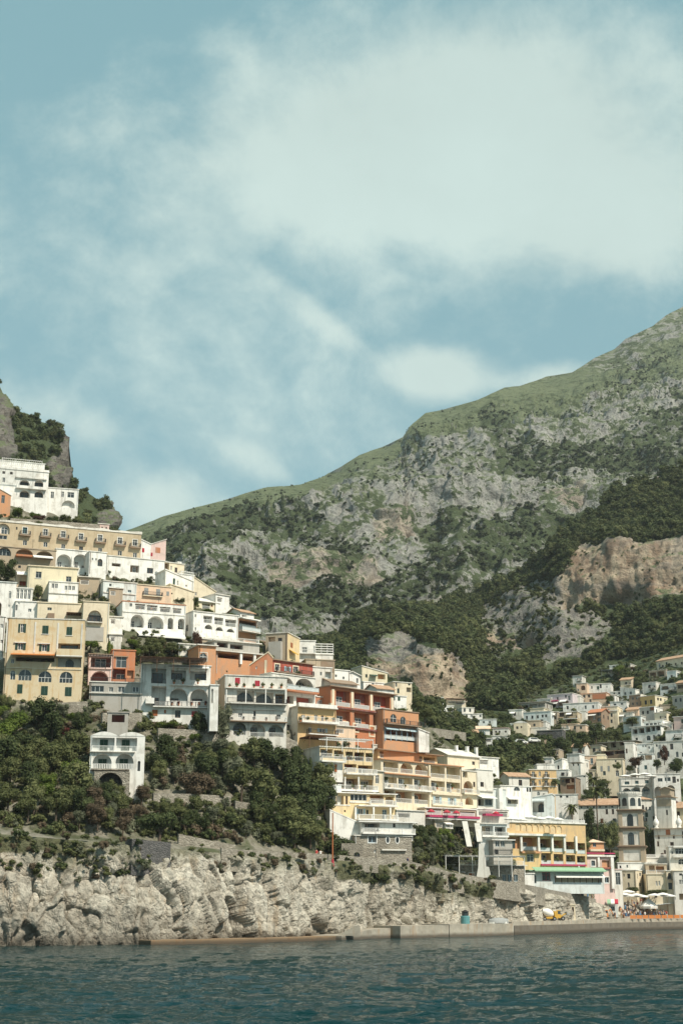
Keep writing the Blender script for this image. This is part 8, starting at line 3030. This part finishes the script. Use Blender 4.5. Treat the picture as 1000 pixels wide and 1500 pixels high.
for (hs, x, y, lab, d, r, kind) in POTS:
 u, z = hs.uz(x, y, d)
 root = tag(empty('potted_plant', hs.O + hs.a * u + hs.n * d + Vector((0, 0, z))), lab, 'potted plant', lab.split(' on the ')[-1].split(' in the ')[-1] + ' plants')
 use_mesh('pot', POT, root)
 c = use_mesh('crown', CM[kind][0], root, (0, 0, 0.3), x)
 c.scale = (r / 3.4, r / 3.4, r / 3.0)
# umbrella pine above the buttress
R_ = random.Random(5)
P_ = at(232, 1238, 251)
root = tag(empty('umbrella_pine', P_), 'umbrella pine with flat dark crown above the dark stone buttress', 'pine tree')
mb = MB()
mb.tube((0, 0, -1), (0.3, 0, 2.2), 0.32, 0.24, 8)
for (x, y, z) in ((-2.4, 0.3, 3.8), (2.2, -0.2, 4.0), (0.4, 0.9, 4.3), (-0.6, -1.0, 4.0)):
 mb.tube((0.3, 0, 2.1), (x, y, z), 0.16, 0.07, 6)
mb.build('trunk', M_bark, root)
v, f = leaf_cloud(9, 4.0, 1.1, 16, 2200, 0.45, flat=0.55, zc=4.1)
mesh_obj('crown', v, f, M_leaf_dark, root)
# palms
def frond_mesh(L_, name='frond'):
 mb = MB()
 n = 9
 for i in range(n):
  t0, t1 = i / n, (i + 1) / n
  x0, x1 = L_ * t0, L_ * t1
  z0, z1 = 1.0 * t0 - 2.3 * t0 * t0, 1.0 * t1 - 2.3 * t1 * t1
  w = 0.62 * (1 - t0 * 0.75)
  mb.quad((x0, 0, z0), (x1, 0, z1), (x1 + 0.2, w, z1 - 0.45 * w - .1), (x0 + 0.2, w, z0 - 0.45 * w))
  mb.quad((x0, 0, z0), (x0 + 0.2, -w, z0 - 0.45 * w), (x1 + 0.2, -w, z1 - 0.45 * w - .1), (x1, 0, z1))
 return mb.mesh(name, M_leaf_mid)
FR = frond_mesh(2.6)
for (x, yt, yb_, Y, s, lab) in ((876, 1158, 1246, 428, 1.15, 'very tall palm standing in front of the monastery'), (838, 1182, 1222, 425, 1.0, 'shorter palm left of the big round dark tree'),
        (869, 1142, 1170, 448, 0.9, 'palm among the trees above the monastery roof')):
 P_ = at(x, yb_, Y)
 H_ = at(x, yt, Y).z - P_.z
 root = tag(empty('palm_tree', P_), lab, 'palm tree', 'palm trees')
 mb = MB()
 mb.tube((0, 0, -0.5), (0.1, 0, H_), 0.26, 0.17, 8)
 mb.build('trunk', M_bark, root)
 for k in range(22):
  o = use_mesh('frond', FR, root, (0.1, 0, H_))
  o.rotation_euler = (R_.uniform(-.2, .2), -R_.uniform(-0.5, 0.95), k * 2.4)
  o.scale = (s * 0.85, s, s)
# undergrowth that fills the gaps on the slope, too dense to count
UG = [[(-200, 1030), (130, 1035), (215, 1050), (345, 1090), (440, 1110), (490, 1200), (500, 1248), (350, 1236), (200, 1222), (-200, 1190)], [(600, 1215), (660, 1212), (745, 1235), (750, 1262), (660, 1268), (600, 1262)],
 [(125, 1020), (210, 1040), (210, 1070), (125, 1060)], [(180, 940), (280, 950), (280, 966), (180, 962)]]
ug_protos = [proto(crown_mesh('undergrowth_bush', m_, 500 + i, 1.5, 1.0, 6, 170, 0.42, flat=0.8)) for i, m_ in enumerate((M_leaf_mid, M_leaf_dark, M_leaf_grey, M_leaf_brown, M_leaf_mid))]
TOWN = [[(-60, 745), (60, 760), (145, 790), (207, 820), (300, 895), (430, 972), (560, 1030), (680, 1105), (780, 1180), (830, 1250), (760, 1280), (600, 1225), (500, 1210), (440, 1100), (345, 1085), (200, 1045), (120, 1025), (-60, 1025)]]
P_, _ = pick(hV, hPX, hPY, 2600, TOWN, 27)
scatter('town_greenery', P_, rs.uniform(0.3, 0.9, len(P_)), rs.choice(5, len(P_), p=[.35, .2, .15, .05, .25]), ug_protos)
P_, _ = pick(hV, hPX, hPY, 2600, UG, 21, avoid=[[(130, 1072), (216, 1072), (216, 1150), (130, 1150)]])
s_ = rs.uniform(0.5, 1.25, len(P_))
scatter('undergrowth', P_, s_, rs.choice(5, len(P_), p=[.3, .2, .2, .12, .18]), ug_protos)
CL = [[(-160, 1215), (200, 1238), (350, 1252), (600, 1268), (740, 1296), (740, 1312), (600, 1290), (350, 1268), (250, 1252), (130, 1290), (60, 1280), (-160, 1290)]]
P_, _ = pick(cV, cPX, cPY, 420, CL, 22)
scatter('cliff_top_growth', P_, rs.uniform(0.25, 0.8, len(P_)), rs.choice(5, len(P_)), ug_protos)
TG = [[(745, 1045), (800, 1000), (860, 975), (1000, 950), (1100, 950), (1100, 1180), (900, 1170), (850, 1150), (800, 1120), (745, 1090), (700, 1100), (650, 1080), (640, 1040)]]
P_, _ = pick(vV, vPX, vPY, 1500, TG, 23)
scatter('garden_growth', P_, rs.uniform(0.6, 1.5, len(P_)), rs.choice(5, len(P_), p=[.3, .34, .1, .04, .22]), ug_protos)
VW = [[(700, 1108), (720, 1105), (745, 1098), (800, 1094), (830, 1098), (812, 1112), (775, 1125), (735, 1140), (715, 1135), (700, 1125)], [(635, 1080), (670, 1082), (700, 1105), (690, 1118), (640, 1100)],
 [(900, 985), (950, 990), (945, 1010), (915, 1005)], [(820, 1072), (870, 1068), (880, 1085), (850, 1100), (825, 1095)], [(855, 1130), (905, 1135), (905, 1168), (860, 1165)]]
P_, _ = pick(vV, vPX, vPY, 230, VW, 24)
P_[:, 2] += 1.2
scatter('valley_trees', P_, rs.uniform(0.5, 0.95, len(P_)), rs.choice(6, len(P_)), wood_protos)
# ------------------------------------------------------------------ small things
def parasol(px, py, Y, r, col, label, group, h=2.4):
 P_ = at(px, py, Y)
 root = tag(empty('parasol', P_ - Vector((0, 0, h))), label, 'parasol', group)
 MB().tube((0, 0, 0), (0, 0, h), 0.035, 0.03, 6).build('pole', paint('grey'), root)
 mb = MB()
 n = 8
 mb.lathe([(r, h - 0.42), (r, h - 0.25), (r * 0.55, h + 0.05), (0.05, h + 0.3)], n)
 mb.build('canopy', paint(col), root)
for (x, y, Y, r, c, lab) in ((50, 965, 309, 1.9, 'canvas', 'white parasol on the terrace of the ochre palazzo'),):
 parasol(x, y, Y, r, c, lab, None)
for x, y, Y in ((631, 1187, 337), (654, 1188, 342), (668, 1189, 344), (726, 1190, 351)):
 parasol(x, y, Y, 0.9, 'red', 'small dark red parasol on the restaurant terraces over the cliff', 'red parasols on the restaurant terraces')
for x, y, Y in ((748, 1198, 352), (762, 1199, 356), (778, 1196, 360), (790, 1198, 364), (803, 1197, 368), (816, 1199, 372)):
 parasol(x, y, Y, 1.7, 'canvas', 'white parasol on the roof terrace of the ochre beach hotel', 'white parasols on the ochre hotel terrace')
for x, y, Y in ((915, 1136, 466), (929, 1134, 466), (943, 1133, 466), (953, 1136, 464)):
 parasol(x, y, Y, 2.2, 'canvas', 'white parasol on the roof of the wide white villa', 'white parasols on the villa roof')
for x, y, Y in ((912, 1309, 412), (921, 1311, 412), (931, 1310, 412), (939, 1312, 412), (918, 1305, 416), (958, 1310, 412), (970, 1309, 412), (978, 1311, 412)):
 parasol(x, y, Y, 2.2, 'canvas', 'white restaurant parasol behind the crowded beach', 'white parasols behind the beach', 2.8)
def marquee(px, py0, py1, wpx, Y, col, label):
 a = at(px, py1, Y)
 w = wpx * Y / F
 hh = at(px, py0, Y).z - a.z
 root = tag(empty('marquee', a), label, 'marquee')
 mb = MB()
 mb.lathe([(w / 2 * 1.05, hh * 0.35), (w / 2 * 1.1, hh * 0.5), (w / 2 * 0.55, hh * 0.78), (0.1, hh)], 8)
 mb.build('canopy', paint(col), root)
 for k in range(4):
  x, y = (w * 0.36 * sx for sx in ((1, 1), (-1, 1), (-1, -1), (1, -1))[k])
  MB().tube((x, y, 0), (x, y, hh * 0.5), 0.06).build('pole', paint('grey'), root)
marquee(950, 1316, 1339, 24, 419, 'canvas', 'large white peaked marquee in the middle of the beach crowd')
a = at(985, 1340, 424)
root = tag(empty('beach_canopy', a), 'long pale grey curved canopy on the beach at the right edge', 'canopy')
mb = MB()
pts = [(-5.0 + 13 * i / 12, 2.2 + 1.1 * math.sin(math.pi * (i / 12) * 0.75 + 0.5)) for i in range(13)]
mb.prism(pts + [(x, z - 0.15) for x, z in reversed(pts)], -1.8, 1.8)
mb.build('canopy', paint('pale'), root)
for x in (-4.6, 0, 4, 7.5):
 MB().tube((x, -1.5, 0), (x, -1.5, 2.6), 0.06).build('pole', paint('grey'), root)
h = House('beach_kiosk', 'beach kiosk with a red white and green striped awning roof', 'kiosk', 889, 904, 1324, 1338, 'blue_white', -10, depth=4, Y=398, roof='none', skirt=1, group=None)
h.win(896, 1331, 8, 7, 'w', 'grey')
for i, c in enumerate(('mint', 'canvas', 'red')):
 h.awning(888.5 + i * 5.4, 893.8 + i * 5.4, 1317, 1324.5, 2.0, c)
h.done()
h = House('quay_hut', 'narrow cream quay hut with a brown door against the rubble wall', 'hut', 835, 842, 1326, 1343, 'cream', 8, depth=3, Y=366, roofmat='cream', skirt=1, group=None)
h.win(838.5, 1335, 3.4, 12, 'w', 'brown')
h.done()
# mast, beacon, lamp
P_ = at(487, 1262, 283)
root = tag(empty('red_mast', P_), 'tall slim rust red mast rising from the cliff path', 'mast')
MB().tube((0, 0, -1), (0, 0, 9.2), 0.16, 0.11, 8).build('pole', paint('rust'), root)
MB().tube((0, 0, -1.0), (0, 0, 0.4), 0.3, 0.25, 8).build('foot', paint('red'), root)
for (x, y, Y, hh, lab) in ((236, 1266, 256, 0, ''), (550, 1250, 296, 4.5, 'dark lamp post on the path under the stone basement'), (844, 1300, 372, 5.0, 'lamp post at the right end of the green roofed restaurant'),
      (640, 1245, 330, 0, '')):
 if not lab:
  continue
 P_ = at(x, y, Y)
 root = tag(empty('lamp_post', P_), lab, 'lamp post')
 mb = MB().tube((0, 0, -1), (0, 0, hh), 0.07, 0.05)
 mb.tube((0, 0, hh - 0.05), (0.7, -0.3, hh + 0.15), 0.04)
 mb.build('pole', paint('iron'), root)
 MB().lathe([(0.02, hh - 0.1), (0.2, hh), (0.16, hh + 0.22), (0.02, hh + 0.3)], 8, 0.72, -0.3).build('lamp_head', paint('white'), root)
P_ = at(681, 1349, 312)
P_.z = 2.5
root = tag(empty('harbour_beacon', P_), 'teal green harbour beacon drum with a dark lantern on the quay', 'beacon')
MB().lathe([(0.02, 0), (0.95, 0.001), (0.95, 1.5), (0.8, 1.62), (0.02, 1.63)], 16).build('drum', paint('teal'), root)
MB().lathe([(0.62, 1.631), (0.62, 2.4)], 12).build('lantern_glass', M_glass, root)
mb = MB().lathe([(0.02, 2.9), (0.5, 2.62), (0.82, 2.5), (0.82, 2.405), (0.02, 2.401)], 14)
for k in range(6):
 w = k * math.pi / 3
 mb.tube((0.66 * math.cos(w), 0.66 * math.sin(w), 1.63), (0.66 * math.cos(w), 0.66 * math.sin(w), 2.42), 0.04)
mb.build('lantern_cap', paint('dark'), root)
# covered boat on the quay
P_ = at(730, 1351, 318)
P_.z = 2.5
root = tag(empty('covered_boat', P_, math.radians(14)), 'boat under a grey tarpaulin laid up on the quay', 'boat')
v, f = [], []
n = 14
for i in range(n + 1):
 t = i / n * 2 - 1
 hw = 0.95 * (1 - abs(t) ** 3.0) + 0.03
 hh = 0.75 + 0.35 * (1 - t * t) + 0.06 * math.sin(i * 2.1)
 for j in range(9):
  a = math.pi * j / 8
  v.append((t * 2.2, -hw * math.cos(a), 0.12 + hh * math.sin(a) ** 0.8))
for i in range(n):
 for j in range(8):
  a = i * 9 + j
  f.append((a, a + 1, a + 10, a + 9))
mesh_obj('tarpaulin', v, f, paint('grey'), root, True)
mb = MB()
mb.zprism([(-2.2, -0.1), (-1.5, -0.75), (1.4, -0.8), (2.2, 0), (1.4, 0.8), (-1.5, 0.75), (-2.2, 0.1)], 0.0, 0.35)
mb.build('hull', paint('white'), root)
# building machines on the quay
def wheels(root, pts, r=0.45, w=0.3):
 for (x, y) in pts:
  mb = MB().tube((0, -w / 2, 0), (0, w / 2, 0), r, r, 14)
  o = mb.build('wheel', paint('dark'), root, (x, y, r))
  MB().tube((0, -w / 2 - 0.02, 0), (0, w / 2 + 0.02, 0), r * 0.45, r * 0.45, 8).build('rim', paint('grey'), o)
P_ = at(803, 1345, 352)
P_.z = 2.75
root = tag(empty('concrete_mixer', P_, math.radians(8)), 'small yellow concrete mixer truck with a white drum on the quay', 'mixer truck')
wheels(root, [(-1.2, -0.8), (-1.2, 0.8), (1.2, -0.8), (1.2, 0.8)])
MB().box(-2.0, 2.1, -0.65, 0.65, 0.5, 0.85).build('chassis', paint('yellow'), root)
mb = MB().lathe([(0.35, -1.5), (0.75, -1.0), (1.0, -0.1), (0.95, 0.4), (0.5, 1.2), (0.42, 1.4)], 14)
d = mb.mesh('drum', paint('canvas'), True)
o = use_mesh('drum', d, root, (-0.2, 0, 1.85))
o.rotation_euler = (0, math.radians(-68), 0)
MB().box(1.3, 2.1, -0.6, 0.6, 0.852, 2.2).build('cab', paint('yellow'), root)
MB().box(1.5, 2.115, -0.5, 0.5, 1.5, 2.05).build('cab_glass', M_glass, root)
P_ = at(817, 1345, 356)
P_.z = 2.75
root = tag(empty('wheel_loader', P_, math.radians(12)), 'yellow wheel loader with raised bucket right of the mixer truck', 'loader')
wheels(root, [(-0.9, -0.75), (-0.9, 0.75), (0.9, -0.75), (0.9, 0.75)], 0.5)
MB().box(-1.5, 1.0, -0.6, 0.6, 0.6, 1.25).build('body', paint('yellow'), root)
MB().box(-0.6, 0.45, -0.5, 0.5, 1.252, 2.4).build('cab', paint('yellow'), root)
MB().box(-0.5, 0.455, -0.51, 0.51, 1.5, 2.25).build('cab_glass', M_glass, root)
mb = MB().tube((0.8, -0.45, 1.1), (2.0, -0.45, 1.7), 0.09)
mb.tube((0.8, 0.45, 1.1), (2.0, 0.45, 1.7), 0.09)
mb.build('lift_arm', paint('yellow'), root)
MB().prism([(1.9, 1.4), (2.5, 1.3), (2.7, 1.5), (2.6, 1.6), (2.3, 1.5), (2.1, 2.0), (1.95, 2.0)], -0.75, 0.75).build('bucket', paint('grey'), root)
P_ = at(884, 1343, 392)
P_.z = 2.75
root = tag(empty('digger', P_, math.radians(20)), 'orange digger with a bent arm left of the beach kiosk', 'digger')
for y in (-0.7, 0.7):
 MB().box(-1.1, 1.1, y - 0.2, y + 0.2, 0, 0.55).build('track', paint('dark'), root)
MB().box(-1.1, 0.9, -0.7, 0.7, 0.6, 1.4).build('body', paint('orange'), root)
MB().box(-0.1, 0.8, -0.65, 0.1, 1.402, 2.4).build('cab', paint('orange'), root)
MB().box(0.0, 0.806, -0.656, 0.0, 1.6, 2.2).build('cab_glass', M_glass, root)
mb = MB().tube((0.7, 0.3, 1.2), (2.2, 0.3, 2.6), 0.16, 0.13)
mb.tube((2.2, 0.3, 2.6), (3.0, 0.3, 1.2), 0.12, 0.1)
mb.build('arm', paint('orange'), root)
MB().prism([(2.8, 0.9), (3.2, 0.8), (3.3, 1.2), (2.9, 1.25)], 0.0, 0.6).build('bucket', paint('dark'), root)
# vans on the valley road
for (x, y, Y, lab) in ((763, 1088, 490, 'white van parked left on the valley road'), (782, 1085.5, 494, 'white car parked right on the valley road')):
 P_ = at(x, y + 2.2, Y)
 root = tag(empty('parked_car', P_, math.radians(10)), lab, 'car', 'cars on the valley road')
 mb = MB().prism([(-2.1, 0.35), (2.1, 0.35), (2.15, 0.9), (1.3, 1.05), (0.7, 1.6), (-1.6, 1.65), (-2.1, 1.0)], -0.85, 0.85)
 mb.build('body', paint('white'), root)
 MB().prism([(-1.5, 1.1), (1.1, 1.08), (0.65, 1.52), (-1.4, 1.55)], -0.87, 0.87).build('side_glass', M_glass, root)
 wheels(root, [(-1.3, -0.75), (-1.3, 0.75), (1.3, -0.75), (1.3, 0.75)], 0.35, 0.25)
# ------------------------------------------------------------------ people
def person_mesh(pose):
 """a small standing or walking figure: one continuous body grown from a skeleton"""
 s = [0.0, 0.22, 0.12][pose]
 J = [((0, 0, 0.93), .135, .11), ((0, 0, 1.18), .13, .10), ((0, 0.0, 1.40), .17, .11), ((0, 0, 1.50), .055, .055), ((0, -.02, 1.60), .085, .095), ((0, -.02, 1.70), .07, .075),
  ((-.10, -s * .5, .88), .095, .095), ((-.11, -s * .6, .48), .065, .065), ((-.11, -s * .3, .08), .045, .045), ((-.11, -s * .3 - .14, .04), .04, .03),
  ((.10, s * .5, .88), .095, .095), ((.11, s * .5, .48), .065, .065), ((.11, s, .08), .045, .045), ((.11, s - .14, .04), .04, .03),
  ((-.21, 0, 1.38), .06, .06), ((-.26, s * .6, 1.12), .045, .045), ((-.25, s * .6 - .1, .88), .03, .03),
  ((.21, 0, 1.38), .06, .06), ((.26, -s * .6, 1.12), .045, .045), ((.25, -s * .6 - (.22 if pose == 2 else .1), .88 if pose != 2 else 1.2), .03, .03)]
 E = [(0, 1), (1, 2), (2, 3), (3, 4), (4, 5), (0, 6), (6, 7), (7, 8), (8, 9), (0, 10), (10, 11), (11, 12), (12, 13), (2, 14), (14, 15), (15, 16), (2, 17), (17, 18), (18, 19)]
 me = bpy.data.meshes.new('person')
 me.from_pydata([j[0] for j in J], E, [])
 o = bpy.data.objects.new('person', me)
 COL.objects.link(o)
 o.modifiers.new('skin', 'SKIN')
 for k, j in enumerate(J):
  me.skin_vertices[0].data[k].radius = (j[1], j[2])
  me.skin_vertices[0].data[k].use_root = k == 0
 dg = bpy.context.evaluated_depsgraph_get()
 m2 = bpy.data.meshes.new_from_object(o.evaluated_get(dg))
 COL.objects.unlink(o)
 bpy.data.objects.remove(o)
 m2.name = 'person'
 return m2
skin = simple('skin', (0.50, 0.30, 0.21), 0.6)
tops = [simple('cloth %d' % i, c, 0.85) for i, c in enumerate(((0.72, 0.70, 0.66), (0.05, 0.07, 0.14), (0.42, 0.06, 0.05), (0.10, 0.24, 0.40), (0.55, 0.26, 0.10), (0.03, 0.03, 0.035), (0.50, 0.42, 0.30)))]
PEOPLE = []
for pose in range(3):
 base = person_mesh(pose)
 for ci, c in enumerate(tops):
  m2 = base.copy()
  m2.materials.clear()
  m2.materials.append(skin)
  m2.materials.append(c)
  m2.materials.append(tops[(ci * 3 + 1) % len(tops)])
  m2.materials.append(simple('hair', (0.05, 0.035, 0.025), 0.8))
  for pg in m2.polygons:
   z, ax = pg.center.z, abs(pg.center.x)
   pg.material_index = 3 if z > 1.645 else (0 if z > 1.47 or ax > 0.235 or z < (0.5 if ci % 2 else 0.1) else (1 if z > 0.92 else 2))
   pg.use_smooth = True
  m2['wear'] = ('white', 'navy', 'red', 'blue', 'orange', 'black', 'beige')[ci]
  PEOPLE.append(m2)
RP = random.Random(31)
def person(px, Y, z, label, group, rz=None):
 v = at(px, 1340, Y)
 o = use_mesh('person', RP.choice(PEOPLE), None, (v.x, Y, z), RP.uniform(0, 6.28) if rz is None else rz)
 o.scale = (1.08, 1.08, RP.uniform(0.95, 1.06))
 tag(o, label % o.data['wear'], 'person', group)
for i in range(150):
 x = RP.uniform(893, 1003)
 fy = RP.random()
 Y0 = float(np.interp(x, [850, 905, 960, 1060], [373, 398, 416, 436]))
 dy = 0.8 + 15 * fy
 person(x, Y0 + dy, float(np.interp(dy, [0, 5, 17], [2.77, 3.41, 7.01])), 'small person in a %s top standing in the crowd on the beach', 'people in the beach crowd')
for i in range(11):
 x = RP.uniform(838, 880)
 Pz = np.interp(x, xs_path, PATH_OUT[:, 2])
 Yp = float(np.interp(x, xs_path, PATH_OUT[:, 1]))
 person(x, Yp + RP.uniform(0.6, 2.5), Pz + 0.01, 'small person in a %s top on the path by the green roofed restaurant', 'people on the path by the restaurant')
for x, lab in ((463, 'person in a %s top on the cliff path farther left of the red mast'), (469, 'person in a %s top on the cliff path just left of the red mast'), (598, 'person in a %s top on the cliff path below the stone basement')):
 Pz = np.interp(x, xs_path, PATH_OUT[:, 2])
 person(x, float(np.interp(x, xs_path, PATH_OUT[:, 1])) + 1.2, Pz + 0.01, lab, None)
# orange safety netting along the quay
for i in range(9):
 x = 926 + i * 9.2
 Y = float(np.interp(x, [905, 960, 1060], [389, 407, 430]))
 v = at(x, 1340, Y)
 ob = empty('safety_barrier', (v.x, Y, 2.76), math.radians(17))
 tag(ob, 'orange mesh safety barrier along the edge of the beach quay', 'barrier', 'orange safety barriers')
 MB().box(-0.85, 0.85, -0.02, 0.02, 0.1, 1.0).build('mesh_panel', paint('orange'), ob)
 mb = MB().box(-0.9, -0.855, -0.03, 0.03, 0, 1.15)
 mb.box(0.855, 0.9, -0.03, 0.03, 0, 1.15)
 mb.build('posts', paint('grey'), ob)
# leaning white supports of the restaurant terrace
for (a, b, c, d, Y, lab) in ((680, 1203, 687, 1240, 330, 'left leaning white pillar under the restaurant terrace'), (698, 1206, 702, 1233, 334, 'right leaning white pillar under the restaurant terrace')):
 A_, B_ = at(a, b, Y), at(c, d, Y - 2)
 mb = MB()
 v_ = [(-0.6, -0.3), (0.6, -0.3), (0.6, 0.3), (-0.6, 0.3)]
 n = len(mb.v)
 for q_ in (B_, A_):
  mb.v += [(q_.x - A_.x + x_, q_.y - A_.y + y_, q_.z - A_.z) for x_, y_ in v_]
 mb.f += [(0, 1, 5, 4), (1, 2, 6, 5), (2, 3, 7, 6), (3, 0, 4, 7), (4, 5, 6, 7), (3, 2, 1, 0)]
 tag(mb.build('white_pillar', pm('offwhite'), None, A_), lab, 'pillar', 'white pillars')
A_ = at(708, 1290, 330)
mb = MB().prism([(-1.7, 0), (1.7, 0), (1.2, 2.5), (0.5, 2.6), (0.1, 7.5), (-0.9, 7.6), (-1.2, 2.4)], -0.5, 0.5)
tag(mb.build('white_chimney_pillar', pm('offwhite'), None, A_ + Vector((0, 0, 0.5))), 'tall tapering white chimney pillar rising through the slatted deck', 'pillar')
# the air between here and the mountain
M_haze = bpy.data.materials.new('haze')
M_haze.use_nodes = True
t = NT(M_haze.node_tree)
t.n.clear()
o_ = t.add('ShaderNodeOutputMaterial')
pv = t.add('ShaderNodeVolumePrincipled')
pv.inputs['Color'].default_value = (0.90, 0.95, 0.97, 1)
pv.inputs['Density'].default_value = 0.000055
pv.inputs['Anisotropy'].default_value = 0.0
t.l.new(pv.outputs[0], o_.inputs['Volume'])
mb = MB().box(-6500, 6500, -3500, 4200, -3.0, 1350.0)
tag(mb.build('haze', M_haze), kind='stuff')
